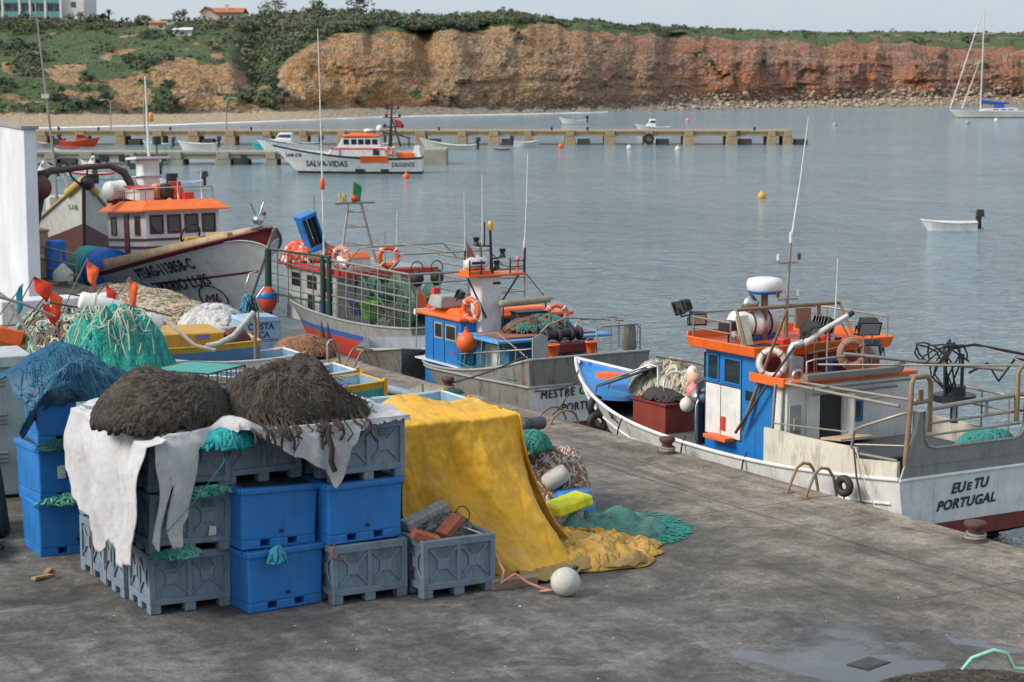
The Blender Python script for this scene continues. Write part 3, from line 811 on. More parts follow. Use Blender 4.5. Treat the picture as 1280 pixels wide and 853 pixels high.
# small white shed, ochre hut, white villa behind the crest
def small_house(px0, px1, py0, py1, D, label, wall, roofm, name='shed', pitch=.5, depth=4, wins=()):
    p_, D = seat((px0 + px1) / 2, py1)
    k = D / 2522; W_ = (px1 - px0) * k; H = (py1 - py0) * k * .8
    r = thing(name, label, name.replace('_', ' '), (p_[0], p_[1], p_[2] - .05), -AZ + .1)
    mb = MB(); mb.bb((-W_ / 2, 0, -.4), (W_ / 2, depth, H)); mb.build('wall', wall, r)
    mb = MB(); mb.plate([(-W_ / 2 - .2, -.3, H + .05), (W_ / 2 + .2, -.3, H + .05), (W_ / 2 + .2, depth + .3, H + .05 + pitch), (-W_ / 2 - .2, depth + .3, H + .05 + pitch)], .14); mb.build('roof', roofm, r)
    for a, b in wins:
        mb = MB(); mb.bb((a * W_, -.05, H * .35), (b * W_, .08, H * .8)); mb.build('window', GLASSF, r)
small_house(218, 240, 36.5, 46, 352, 'small white shed on the green slope below the house', STUCCO, STUCCO, wins=((-.1, .1),))
small_house(188, 208, 28, 38, 362, 'ochre stone hut on the hill crest behind the palm', STUCCO_Y, TILE, 'hut', wins=((.1, .3),))
small_house(202, 218, 24, 31, 385, 'low white villa right of the ochre hut on the crest', STUCCO, STUCCO, 'villa', .2, 5, ((-.3, -.1), (.1, .3)))
small_house(566, 607, 18.5, 26, 420, 'long low white villa behind the crest of the brown cliff', STUCCO, STUCCO, 'villa', .2, 6, ((-.4, -.25), (-.1, .05), (.2, .35)))

# ------------------------------------------------------------------ piers
CONC_T = paint('tan_pier_concrete', (.36, .27, .16), .9, .6, (.10, .08, .055), .9)
CONC_G = paint('grey_pier_concrete', (.30, .28, .22), .9, .6, (.12, .10, .07), .9)
def pier(px0, px1, pys, D, ydeck, label, mat, pil, depth, seed):
    k = D / 2522; zd = zat(ydeck, D)
    r = thing('pier', label, 'pier', far(px1, D, WATER), -AZ)
    w = lambda px: (px - px1) * k; h = zd - WATER
    mb = MB(); mb.bb((w(px0), 0, h - .55), (0, depth, h)); mb.bb((w(px0), -.12, h - .16), (.1, -.002, h + .02)); mb.build('deck', mat, r)
    for px in pil:
        rr = random.Random(px)
        mb = MB(); ww = .55 * rr.uniform(.8, 1.15); mb.bb((w(px) - ww, -.25, -1.5), (w(px) + ww, depth * .7, h - .552)); mb.bb((w(px) - ww * .8, -.28, h - .56), (w(px) + ww * .8, -.125, h + .05))
        mb.build('pillar', mat, r, bevel=.04)
    for px in pil[::2]:
        mb = MB(); mb.bb((w(px) + .8, -.1, -1.5), (w(px) + 2.0, depth * .4, .55)); mb.build('opening_shade', plain('opening_shade_dark', (.045, .04, .035), .7), r)  # dark block stands in for the shaded opening beside the pillar
    return r, h, w
P1D = 7.25 * 2522 / 91
pil1 = [x for x in (50, 98, 148, 195, 240, 286, 332, 378, 426, 474, 525, 577, 617, 660, 713, 763, 812, 862, 916, 966)]
pr1, h1, w1 = pier(30, 989, None, P1D, 163, 'long tan concrete pier reaching far out to the right in front of the cliffs', CONC_T, pil1 + [986], 4.5, 1)
mb = MB()
mb.torus((w1(811), -.36, h1 * .45), .42, .14, (PI / 2, 0, 0), 16, 6); mb.build('tyre_fender', BLACKR, pr1)
for px in (914, 1):
    if px > 100:
        mb = MB()
        for s in (-.2, .2): mb.tube([(w1(px) + .75 + s, -.2, -.3), (w1(px) + .75 + s, -.2, h1)], .04, 5)
        for q in range(6): mb.tube([(w1(px) + .55, -.2, q * .28), (w1(px) + .95, -.2, q * .28)], .03, 5)
        mb.build('ladder', DGREEN, pr1)
P2D = 7.25 * 2522 / 116
pil2 = [60, 105, 160, 217, 277, 337, 395, 450, 505]
pr2, h2, w2 = pier(20, 557, None, P2D, 190, 'short grey concrete pier behind the white lifeboat', CONC_G, pil2, 4.0, 2)
mb = MB(); mb.bb((w2(528), -.5, -1.5), (w2(558), 4.2, h2 + .25)); mb.build('pier_head', CONC_G, pr2, bevel=.06)
for px in (122, 128, 147, 184, 200, 300, 365):
    mb = MB(); mb.bb((w2(px), -.40, h2 - .75), (w2(px) + .42, -.26, h2 - .2)); mb.build('rubber_fender', BLACKR, pr2)
for px in (70, 120, 210, 312, 400, 548, 690, 735, 945):
    mb = MB(); mb.lathe([(.12, 0), (.09, .22), (.15, .26), (.15, .32), (0, .34)], (w1(px), .5, h1), 10); mb.build('bollard', BLACKP, pr1)
# lamp posts on the piers
def lamp(px, D, ybase, ytop, label, arm=1, name='lamp_post'):
    k = D / 2522; H = (ybase - ytop) * k
    r = thing(name, label, 'lamp post', far(px, D + 1.5, zat(ybase, D)), -AZ)
    mb = MB(); mb.tube([(0, 0, 0), (0, 0, H * .92), (arm * .25, 0, H), (arm * .7, 0, H + .02)], .05, 6, rs=[.07, .05, .045, .04]); mb.build('pole', PIPE, r)
    mb = MB(); mb.box((arm * .85, 0, H), (.5, .22, .12)); mb.build('lamp_head', STEEL, r)
lamp(137, P1D, 163, 125, 'grey lamp post on the tan pier, the middle one in front of the beach', -1)
lamp(179, P1D, 163, 119, 'taller grey lamp post on the tan pier behind the orange beacon', 1)
lamp(282, P1D, 163, 123, 'grey lamp post on the tan pier right of the other two', 1)
mb = None
# ------------------------------------------------------------------ gear shared by the boats
def lifebuoy(loc, label, rot=(PI / 2, 0, PI / 2), Rr=.20, r=.055, mat=None, band=None, n=28):
    o = thing('lifebuoy', label, 'lifebuoy', loc); o.rotation_euler = rot
    mb = MB(); mb.torus((0, 0, 0), Rr, r, n=n, k=10); mb.build('ring', mat or FLOATO, o)
    mb = MB()
    for k in range(4):
        a = PI / 4 + k * PI / 2; c = (math.cos(a) * Rr, math.sin(a) * Rr, 0)
        mb.torus(c, r * 1.03, r * .28, (PI / 2, 0, a), 12, 5)
    mb.build('band', band or FLOATW, o)
    mb = MB(); mb.torus((0, 0, 0), Rr + r * 1.1, .008, n=24, k=4); mb.build('grab_line', ROPEW, o)
    return o
def flood(name_parent, at, aim_z=0, tilt=.5, s=.16):
    """a floodlight as a part of its boat: housing with a lens"""
    M = Matrix.Translation(at) @ Matrix.Rotation(aim_z, 4, 'Z') @ Matrix.Rotation(tilt, 4, 'X')
    mb = MB(M=M); mb.box((0, 0, 0), (s * 1.5, s * .7, s), taper=(.9, .8)); mb.box((0, s * .45, 0), (s * 1.7, s * .12, s * 1.15)); 
    for k in range(5): mb.box((-s * .5 + k * s * .25, -s * .42, 0), (s * .06, s * .25, s * .8))
    mb.tube([(-s * .9, 0, 0), (-s * .9, 0, -s * .8), (s * .9, 0, -s * .8), (s * .9, 0, 0)], s * .07, 5)
    o = mb.build('floodlight', BLACKP, name_parent)
    mb = MB(M=M); mb.box((0, s * .53, 0), (s * 1.45, s * .05, s * .9)); mb.build('lens', LENS, o)
    return o
def whip(parent, a, b, r=.012):
    mb = MB(); mb.tube([a, [(a[i] + b[i]) / 2 + (.015 if i == 0 else 0) for i in range(3)], b], r, 6, rs=[r * 1.5, r, r * .6]); mb.tube([a, (a[0], a[1], a[2] + .18)], r * 2.2, 7)
    return mb.build('whip_antenna', WHITE, parent)
def bucket(loc, label, mat, r=.14, h=.26, rope=None):
    o = thing('bucket', label, 'bucket', loc)
    mb = MB(); mb.lathe([(r * .7, 0), (r * .72, .01), (r, h), (r * 1.06, h), (r * 1.06, h - .02), (r * .97, h - .03), (r * .93, h - .01), (r * .66, .02), (0, .02)], n=16); mb.build('body', mat, o)
    mb = MB(); mb.tube([(r * math.cos(t), .3 * r * math.sin(t), h + r * .55 * math.sin(t)) for t in [PI * k / 8 for k in range(9)]], .008, 5); mb.build('handle', STEEL, o)
    return o
def float_ball(loc, label, mat, r=.16, name='float', cat='float', group=None):
    o = thing(name, label, cat, loc, 0, group)
    mb = MB(); mb.ball((0, 0, 0), r, 16, sc=(1, 1, 1.05)); mb.build('body', mat, o)
    mb = MB(); mb.cyl((0, 0, r * .9), (0, 0, r * 1.25), r * .28, 10, r2=r * .2); mb.torus((0, 0, r * 1.32), r * .16, r * .06, (PI / 2, 0, 0), 10, 5); mb.build('eye', mat, o)
    return o
def coil(mb, c, r, turns=4, rt=.012, h=.05, m=0, seed=0):
    pts = []
    for i in range(turns * 16):
        a = i / 16 * 2 * PI; q = r * (1 + .12 * math.sin(a * 1.7 + seed))
        pts.append((c[0] + math.cos(a) * q, c[1] + math.sin(a) * q, c[2] + h * i / (turns * 16) + .01 * math.sin(a * 3)))
    mb.tube(pts, rt, 5, m)
def sag(a, b, k, n=10):
    return [(a[0] + (b[0] - a[0]) * i / n, a[1] + (b[1] - a[1]) * i / n, a[2] + (b[2] - a[2]) * i / n - k * 4 * (i / n) * (1 - i / n)) for i in range(n + 1)]
def rope(name, label, pts, r=.014, mat=None, cat='rope'):
    mb = MB(); mb.tube(pts, r, 6)
    return tag(mb.build(name, mat or ROPED), label, cat)
def rope_heap(name, label, cat, c, rx, ry, h, mats, n=120, rt=.03, seed=1, seg=26, prof=1.0, group=None, wob=.6, loc_base=True, step=.05, shape=None, core=None, flow=0, lump=0, ring=None):
    """a heap of rope or netting: a lumpy mound under many lying strands"""
    rr = random.Random(seed)
    o = thing(name, label, cat, c, 0, group)
    def H(x, y):
        q = (x / rx) ** 2 + (y / ry) ** 2
        base = max(0, 1 - q) ** (.5 * prof)
        z = h * base * (1 + .22 * noise.noise(Vector((x * 1.7 + seed, y * 1.7, 0))) + .07 * noise.noise(Vector((x * 6 + seed, y * 6, 2))))
        if lump: z += lump * h * 2.2 * base * noise.fractal(Vector((x * 2.6 + seed, y * 2.6, 4)), .9, 2.1, 3)
        return shape(x, y, max(0, z)) if shape else max(0, z)
    mb = MB()
    def g(u, v):
        a = 2 * PI * u; q = math.sin(v * PI / 2); x, y = math.cos(a) * rx * q * (1 + .07 * math.sin(a * 3 + seed)), math.sin(a) * ry * q * (1 + .05 * math.sin(a * 5 + seed))
        return (x, y, H(x * .999, y * .999))
    mb.grid(g, 48, 18); mb.build('core', core or mats[0], o, recalc=False)
    ms = [MB() for _ in mats]
    for k in range(n):
        a = rr.uniform(0, 2 * PI); q = math.sqrt(rr.random()) * .98
        x, y = math.cos(a) * rx * q, math.sin(a) * ry * q
        ang = rr.uniform(0, 2 * PI); turn = rr.gauss(0, wob)
        pts = []
        for i in range(seg):
            qq = (x / rx) ** 2 + (y / ry) ** 2
            if qq > 1.0:
                ang = math.atan2(-y, -x) + rr.uniform(-1.1, 1.1); x *= .97; y *= .97
            pts.append((x, y, H(x, y) + rt * rr.uniform(.3, 1.5)))
            if flow:
                tgt = (math.atan2(y, x) + (PI / 2 if ring else 0) if ring is not None else 0) + (2.2 * PI if ring is None else 1.1) * noise.noise(Vector((x * flow + seed, y * flow, k % 3 * .35))) + (PI if k % 2 else 0); ang += .35 * math.sin(tgt - ang)
            turn = turn * .9 + rr.gauss(0, wob * .45); ang += turn
            x += math.cos(ang) * step; y += math.sin(ang) * step
        ms[k % len(mats)].tube(pts, rt * rr.uniform(.75, 1.2), 5)
    for m, mt in zip(ms, mats): m.build('strands', mt, o, recalc=False)
    return o, H
def outboard(parent, at, rz=0, s=1.0, mat=None):
    M = Matrix.Translation(at) @ Matrix.Rotation(rz, 4, 'Z')
    mb = MB(M=M)
    mb.box((0, -.12 * s, .28 * s), (.24 * s, .38 * s, .34 * s), taper=(.8, .8)); mb.box((0, -.1 * s, -.15 * s), (.10 * s, .16 * s, .6 * s)); mb.box((0, 0, .05 * s), (.2 * s, .16 * s, .18 * s))
    mb.box((0, -.14 * s, -.42 * s), (.2 * s, .3 * s, .03 * s)); mb.tube([(0, .05 * s, .3 * s), (0, .35 * s, .36 * s)], .02 * s, 5)
    return mb.build('outboard_motor', mat or BLACKP, parent, bevel=.015 * s)
SKIN_HULLS = {}
def small_boat(loc, rz, L, B, label, cat='boat', hullm=None, stripe=None, inner=None, zs=None, motor=True, name='small_boat', cuddy=0, thw=2, group=None, band=None, motor_up=False, rake=None, cover=None, nu=26):
    o = thing(name, label, cat, loc, rz, group)
    hm = hullm or WHITE; zs = zs or (.48 * L / 4.2 + .05, .42 * L / 4.2 + .05, .68 * L / 4.2 + .08)
    H = Hull(L, B, zs, -.22, rake if rake is not None else .14 * L, .86, .22, .45, 2.2, .3, 1.7, lambda u: max(.05, H.zt(u) - .36))
    st = stripe or hm
    rows = [(lambda u: -.22, 1), (lambda u: -.08, 1), (lambda u: .05, 0), (lambda u: H.zt(u) * .55, 0), (lambda u: H.zt(u) - .12, 2), (lambda u: H.zt(u), 2)]
    H.shell(rows, [hm, band or hm, st, inner or WHITE, inner or WHITE], 'hull', o, nu)
    mb = MB(); H.rail(mb, 0, .022, n=26); mb.tube([H.P(0, H.zt(0), 1), H.P(0, H.zt(0), -1)], .02, 5); mb.build('gunwale', st, o)
    for k in range(thw):
        u = .25 + .3 * k; z = H.zt(u) - .12; y = H.y(u, z); h = H.hb(u, z) - .02
        mb = MB(); mb.box((0, y, z), (2 * h, .22, .03)); mb.build('thwart', inner or WHITE, o)
    if motor: outboard(o, (0, -.05, zs[0] + (.12 if not motor_up else .25)), 0, .8 + .08 * L)
    if cuddy:
        y0, y1, hh = .42 * L, .70 * L, cuddy
        w0, w1 = H.hb(.4, .4) * .8, H.hb(.72, .4) * .75; z0 = H.zt(.5) - .1
        mb = MB()
        vs = [(-w0, y0, z0), (w0, y0, z0), (w1, y1, z0 + .1), (-w1, y1, z0 + .1), (-w0 * .85, y0, z0 + hh), (w0 * .85, y0, z0 + hh), (w1 * .8, y1 - .35 * hh - .1, z0 + hh), (-w1 * .8, y1 - .35 * hh - .1, z0 + hh)]
        mb.add(vs, [(0, 3, 2, 1), (4, 5, 6, 7), (0, 1, 5, 4), (1, 2, 6, 5), (2, 3, 7, 6), (3, 0, 4, 7)]); cab = mb.build('cabin', hm, o, bevel=.03)
        mb = MB()
        for sd in (1, -1):
            mb.plate([(sd * (w0 * .93 + .012), y0 + .1, z0 + hh * .55), (sd * (w1 * .9 + .014), y1 - .3 * hh, z0 + hh * .55), (sd * (w1 * .86 + .01), y1 - .36 * hh - .15, z0 + hh * .85), (sd * (w0 * .88 + .01), y0 + .1, z0 + hh * .85)], .02)
        mb.plate([(-w1 * .8, y1 - .12 * hh + .02, z0 + hh * .5), (w1 * .8, y1 - .12 * hh + .02, z0 + hh * .5), (w1 * .75, y1 - .3 * hh - .06, z0 + hh * .9), (-w1 * .75, y1 - .3 * hh - .06, z0 + hh * .9)], .02)
        mb.build('window', GLASS, cab)
    if cover:
        mb = MB()
        def g(u, v):
            uu = .05 + .8 * u; z = H.zt(uu) + .02; h = H.hb(uu, z) * 1.02
            x = (2 * v - 1) * h
            return (x, H.y(uu, z), z + .16 * math.cos((2 * v - 1) * PI / 2) * (1 + .3 * math.sin(u * 9)) - (.03 if abs(2 * v - 1) > .99 else 0))
        mb.grid(g, 16, 8); mb.build('cover', cover, o)
    return o, H
LEFT = PI / 2 - AZ      # rz of a boat that points to the photographer's left
def facing(deg): return LEFT - R(deg)   # turned clockwise from pointing left
# ------------------------------------------------------------------ boats far out
def dist(pyw): return 7.25 * 2522 / (pyw - 90)
# lifeboat moored at the short pier
D = dist(216); k = D / 2522
life = thing('lifeboat', 'white rescue lifeboat with orange wheelhouse roof and black lettering, moored at the grey pier', 'lifeboat', far(528, D, WATER), LEFT)
L = (529 - 339) * k; H = Hull(L, 3.6, (1.22, 1.25, 2.05), -.6, 1.9, .95, .2, .45, 2.1, .3, 1.6, lambda u: H.zt(u) - .3)
rows = [(lambda u: -.6, 0), (lambda u: -.2, 0), (lambda u: .16, 1), (lambda u: .75, 1), (lambda u: H.zt(u) - .16, 2), (lambda u: H.zt(u) - .02, 2), (lambda u: H.zt(u), 2)]
H.shell(rows, [BLACKP, WHITE, BLACKP, WHITE, plain('grey_deck', (.30, .32, .33), .7)], 'hull', life)
mb = MB()
fn = lambda y0, z0: (lambda a, b: H.side(y0 - a, z0 + b, -1, .02))
put_text(mb, 'SALVA-VIDAS', .60, fn(8.4, .50), sx=.86, bold=.012)
mb.build('lettering', INKB, life); mb = MB()
put_text(mb, 'DILIGENTE', .42, fn(2.15, .52), sx=.80, bold=.008)
mb.build('boat_name', INKB, life); mb = MB()
put_text(mb, 'SAM 678', .36, fn(9.9, 1.18), sx=.9, bold=.006)
mb.build('registration', INKB, life)
mb = MB()
mb.plate([H.side(2.4, .80, -1, .02), H.side(4.4, .80, -1, .02), H.side(4.4, 1.28, -1, .04), H.side(2.4, 1.28, -1, .04)], .04); mb.build('orange_panel', ORANGE, life)
mb = MB(); mb.plate([H.side(2.4, .18, -1, .03), H.side(4.8, .18, -1, .03), H.side(4.8, .34, -1, .03), H.side(2.4, .34, -1, .03)], .05); mb.build('fender_strip', BLACKR, life)
mb = MB()
pl = [(2.0, 1.2), (6.9, 1.2), (6.6, 1.75), (6.0, 1.85), (2.0, 1.9)]

mb = MB(M=Matrix(((0, 0, 1, 0), (1, 0, 0, 0), (0, 1, 0, 0), (0, 0, 0, 1)))); mb.prism(pl, -1.25, 1.25); mb.build('superstructure', WHITE, life, bevel=.05)
mb = MB(M=Matrix(((0, 0, 1, 0), (1, 0, 0, 0), (0, 1, 0, 0), (0, 0, 0, 1))))
mb.prism([(2.95, 1.86), (6.1, 1.84), (5.75, 2.55), (3.1, 2.62)], -1.05, 1.05); wh = mb.build('wheelhouse', WHITE, life, bevel=.05)
for a in (5.25, 4.7, 4.2, 3.7, 3.2):
    mb = MB()
    for sd in (-1, 1): mb.bb((sd * 1.045, a, 2.08), (sd * 1.07, a + .40, 2.45))
    mb.build('window', GLASS, wh, bevel=.02)
mb = MB()
for x in (-.75, -.25, .25): mb.plate([(x, 6.03, 2.1), (x + .42, 6.03, 2.1), (x + .42, 5.87, 2.45), (x, 5.87, 2.45)], .03)
mb.build('windscreen', GLASS, wh)
mb = MB(); mb.box((0, 4.45, 2.68), (2.25, 2.75, .12)); mb.box((0, 4.4, 2.80), (1.5, 2.0, .14), taper=(.8, .8)); mb.build('roof', ORANGE, wh, bevel=.03)
mb = MB(); mb.box((-1.27, 4.3, 1.8), (.04, 4.6, .10)); mb.box((-1.27, 5.9, 1.5), (.04, .10, .55)); mb.build('red_stripe', ORED, life)
mb = MB(); mb.box((-1.27, 3.3, 1.55), (.05, .45, .45)); mb.build('porthole', GLASS, life, bevel=.05)
mb = MB(); mb.tube([(0, 2.35, 1.9), (0, 2.3, 3.2), (0, 2.2, 5.2)], .08, 7, rs=[.16, .10, .04])
for z, w_ in ((3.3, .8), (4.0, .6), (4.6, .5)): mb.tube([(0, 2.25 - w_, z), (0, 2.25 + w_, z)], .045, 5); mb.box((0, 2.25 - w_, z + .12), (.16, .16, .22)); mb.box((0, 2.25 + w_ * .6, z + .12), (.2, .2, .2))
mb.tube([(-.5, 1.6, 1.9), (0, 2.2, 3.9)], .05, 5); mb.tube([(.5, 1.6, 1.9), (0, 2.2, 3.9)], .05, 5)
mb.tube([(-.9, .9, 2.5), (.9, .9, 2.5)], .04, 5); mb.tube([(-.9, 4, 2.95), (-.9, 2.2, 3.1), (-.9, 1.0, 2.5), (-.9, 1.0, 1.9)], .04, 5); mb.tube([(.9, 3, 2.9), (.9, 1.0, 2.5), (.9, 1.0, 1.9)], .04, 5)
mb.build('mast', BLACKP, life)
mb = MB(); mb.lathe([(0, 0), (.36, 0), (.38, .12), (.30, .22), (0, .24)], (0, 3.9, 2.95), 14); mb.ball((0, 3.1, 3.15), .26, 12, sc=(1, 1, 1.2)); mb.build('radar_dome', WHITE, life)
mb = MB(); mb.add([(0, 2.1, 3.9), (0, 1.5, 3.7), (.05, 1.35, 3.2), (0, 1.95, 3.35)], [(0, 1, 2, 3)]); mb.build('flag', REDP, life, solid=.01)
mb = MB(); H.rail(mb, .55, .022, .05, .30, -.1); mb.build('railing', STEEL, life); mb = MB(); H.rail(mb, .45, .022, .62, .97, -.06)
for i in range(7): 
    for sd in (1, -1): u = .62 + .35 * i / 6; p = Vector(H.P(u, H.zt(u), sd, -.06)); mb.tube([p, p + Vector((0, 0, .45))], .02, 5)
mb.build('railing', STEEL, life)
mb = MB(); mb.box((-.4, 1.2, 1.25), (1.2, 1.2, .5)); mb.build('aft_locker', ORANGE, life, bevel=.05)
mb = MB(); mb.box((0, .4, 1.5), (1.8, .7, .9), taper=(.8, .6)); mb.build('towing_hook', WHITE, life, bevel=.06)
M4 = life.matrix_basis
lb = lifebuoy((0, 0, 0), 'orange lifebuoy on the side of the white rescue lifeboat', mat=FLOATO, Rr=.24, r=.08)
p = Matrix.Translation(life.location) @ Matrix.Rotation(LEFT, 4, 'Z') @ Vector((-1.32, 2.35, 1.62)); lb.location = p; lb.rotation_euler = (PI / 2, 0, LEFT + PI / 2)
# tall orange-based marker rod in front of the lifeboat belongs to the quay side boats (see the cage boat)

# yacht at anchor
D = dist(147); k = D / 2522
yacht = thing('sailing_yacht', 'white sailing yacht at anchor on the right with furled sails and blue covers', 'yacht', far(1301, D, WATER), LEFT)
L = (1301 - 1188) * k; H = Hull(L, 3.7, (1.15, 1.0, 1.35), -.6, 1.3, .7, .12, .4, 2.0, .3, 1.6, lambda u: H.zt(u) - .06)
rows = [(lambda u: -.6, 0), (lambda u: -.2, 0), (lambda u: .12, 1), (lambda u: .7, 1), (lambda u: H.zt(u) - .1, 1), (lambda u: H.zt(u), 1)]
H.shell(rows, [mat_n := plain('navy_boot', (.02, .04, .10)), paint('cream_yacht_hull', (.66, .64, .56), .35, .15), WHITE, WHITE, WHITE], 'hull', yacht)
mb = MB(M=Matrix(((0, 0, 1, 0), (1, 0, 0, 0), (0, 1, 0, 0), (0, 0, 0, 1)))); mb.prism([(3.6, 1.0), (9.6, 1.05), (8.8, 1.4), (4.2, 1.6), (3.6, 1.5)], -1.1, 1.1); ch = mb.build('coachroof', WHITE, yacht, bevel=.06)
mb = MB()
for y in (4.4, 5.6, 6.8):
    for sd in (1, -1): mb.bb((sd * 1.09, y, 1.22), (sd * 1.115, y + .8, 1.36))
mb.build('window', GLASS, ch)
ym = (1301 - 1227) * k; top = zat(12, D) - WATER
mb = MB(); mb.tube([(0, ym, 1.3), (0, ym - .15, top)], .12, 8, rs=[.13, .09]); mb.tube([(-.9, ym, top * .62), (.9, ym, top * .62)], .03, 5); mb.tube([(0, ym - .15, top - .1), (0, ym + .8, top - .05)], .04, 5)
mb.build('mast', paint('mast_alloy', (.62, .60, .55), .4, .2), yacht)
yb = (1301 - 1189) * k
mb = MB(); mb.tube([(0, yb, 1.5), (0, ym + .35, top * .94)], .14, 7, rs=[.10, .09]); mb.build('furled_genoa', paint('rolled_sail', (.66, .63, .58), .8, .2), yacht)
mb = MB(); mb.tube([(0, yb - 1.9, 1.5), (0, ym + .4, top * .52)], .10, 7, rs=[.13, .05]); mb.build('furled_staysail', paint('rolled_sail', (.66, .63, .58)), yacht)
mb = MB(); mb.tube([(0, ym - .1, 2.6), (0, ym - 2.4, 2.35), (0, ym - 4.6, 2.3)], .2, 8, rs=[.34, .24, .14]); mb.tube([(0, ym - .1, 3.4), (0, ym - .15, 2.3)], .15, 7, rs=[.08, .22])
COVERB = plain('blue_canvas', (.015, .075, .33), .8); mb.build('sail_cover', COVERB, yacht)
mb = MB(); mb.box((0, ym - 3.0, 1.85), (1.9, 1.5, .75), taper=(.8, .6)); mb.build('spray_hood', COVERB, yacht, bevel=.1)
mb = MB()
for sd in (1, -1):
    mb.tube([(0, ym - .15, top * .97), (sd * .9, ym, top * .62), (sd * 1.6, ym - .2, 1.1)], .012, 4)
    for i in range(9): u = .05 + .9 * i / 8; p = Vector(H.P(u, H.zt(u), sd, -.05)); mb.tube([p, p + Vector((0, 0, .6))], .018, 4)
    H.rail(mb, .6, .012, .05, .95, -.05, both=False)
mb.tube([(0, ym - .15, top), (0, .2, 1.2)], .012, 4)
mb.build('rigging', STEEL, yacht)
mb = MB(); mb.tube([(-.9, .4, 1.2), (-.9, .4, 2.5), (.9, .4, 2.5), (.9, .4, 1.2)], .04, 5); mb.build('stern_arch', STEEL, yacht)

# open boats at anchor and along the piers -------------------------------------------------
def at(px, pyw): return far(px, dist(pyw), WATER)
def kx(pyw): return dist(pyw) / 2522
small_boat(at(1226, 289), facing(4), 70 * kx(289), 1.15, 'small white open skiff with black outboard alone on the open water', zs=(.42, .40, .52), inner=WHITE)
small_boat(at(733, 155), facing(0), 34 * kx(155), 1.6, 'white open skiff with raised outboard beyond the tan pier, its bow to the left', zs=(.6, .55, .95), band=GREYP, inner=GREYP)
small_boat(at(838, 164), facing(-4), 44 * kx(164), 2.0, 'white cabin boat with a pointed cover behind the outer part of the tan pier', zs=(.6, .55, .9), cuddy=1.05, motor=False)
small_boat(at(642, 184), facing(180), 34 * kx(184), 1.5, 'small white boat with orange nets aboard in front of the tan pier', zs=(.55, .5, .7), stripe=WHITE)
small_boat(at(595, 187), facing(3), 72 * kx(187), 1.9, 'long pale skiff with two outboards lying right behind the lifeboat stern', hullm=paint('pale_green_hull', (.52, .56, .48), .5, .4), zs=(.5, .5, 1.1))
small_boat(at(637, 188), facing(2), 24 * kx(188), 1.0, 'tiny low grey dinghy between the lifeboat and the tan pier', hullm=GREYP, motor=False, zs=(.25, .22, .32), thw=1)
small_boat(at(398, 189), facing(2), 80 * kx(189), 2.3, 'white sport boat with low cabin and blue side stripe left of the lifeboat', stripe=paint('teal_blue_stripe', (.03, .20, .33)), zs=(.8, .85, 1.25), cuddy=.95)
small_boat(at(354, 187), facing(2), 42 * kx(187), 1.5, 'bright turquoise open boat between the two piers', hullm=paint('turquoise_hull', (.02, .40, .46), .4, .25), motor=False, zs=(.55, .5, .75), inner=TEALP)
small_boat(at(270, 188), facing(2), 50 * kx(188), 1.8, 'white open speedboat with black outboard between the two piers', zs=(.7, .65, .9))
small_boat(at(213, 186), facing(5), 38 * kx(186), 1.7, 'pale green open boat carrying black gear between the piers', hullm=paint('mint_hull', (.36, .52, .46), .5, .3), zs=(.55, .5, .8))
small_boat(at(74, 183), facing(183), 50 * kx(183), 1.7, 'bright orange inflatable boat with white console near the left end of the tan pier', hullm=ORED, stripe=ORED, zs=(.6, .55, .95), inner=GREYP, cuddy=.8)
small_boat(at(96, 189), facing(-2), 34 * kx(189), 1.3, 'low white boat with red and green stripes below the orange inflatable', stripe=REDP, band=plain('stripe_green', (.02, .15, .09)), zs=(.4, .38, .5), motor=False, inner=TEALP)
small_boat(at(62, 184), facing(4), 24 * kx(184), 1.3, 'small grey open boat at the far left end of the tan pier', hullm=GREYP, zs=(.45, .4, .7))
small_boat(at(250, 238), facing(-4), 62 * kx(238), 1.9, 'white open boat with blue covers and two dark outboards beyond the orange roofed trawler', zs=(.6, .55, .9), cover=None, inner=plain('blue_tarpaulin', (.03, .20, .55), .6))
small_boat(at(137, 224), facing(4), 62 * kx(224), 1.5, 'low white boat with turquoise bottom stripe under the dark gallows', band=TEALP, stripe=REDP, zs=(.45, .42, .6), motor=False)
small_boat(at(86, 218), facing(10), 34 * kx(218), 1.5, 'cluttered dark grey workboat at the left by the grey pier', hullm=GREYP, zs=(.6, .55, .9), inner=BLACKR)
small_boat(at(128, 214), facing(-6), 30 * kx(214), 1.4, 'white boat with black outboard hood half hidden behind the gallows', zs=(.6, .55, .85), cuddy=.7)
small_boat(at(196, 222), facing(6), 22 * kx(222), 1.3, 'small dark boat behind the white funnel of the orange roofed trawler', hullm=MAROON, zs=(.55, .5, .8))
small_boat(at(66, 226), facing(-12), 34 * kx(226), 1.5, 'small pale workboat with dark cabin close beside the white wall', zs=(.6, .55, .9), cuddy=.9, inner=BLACKR)
small_boat(at(160, 211), facing(178), 30 * kx(211), 1.3, 'low dark boat against the grey pier behind the white funnel', hullm=plain('dark_hull', (.05, .055, .06), .6), zs=(.5, .45, .7))
small_boat(at(112, 232), facing(2), 40 * kx(232), 1.5, 'pale grey open boat between the white wall and the gallows', hullm=GREYP, zs=(.5, .45, .75), inner=TEALP)
small_boat(at(470, 185), facing(176), 26 * kx(185), 1.3, 'small cream boat hidden behind the lifeboat wheelhouse', hullm=CREAM, zs=(.5, .45, .7))
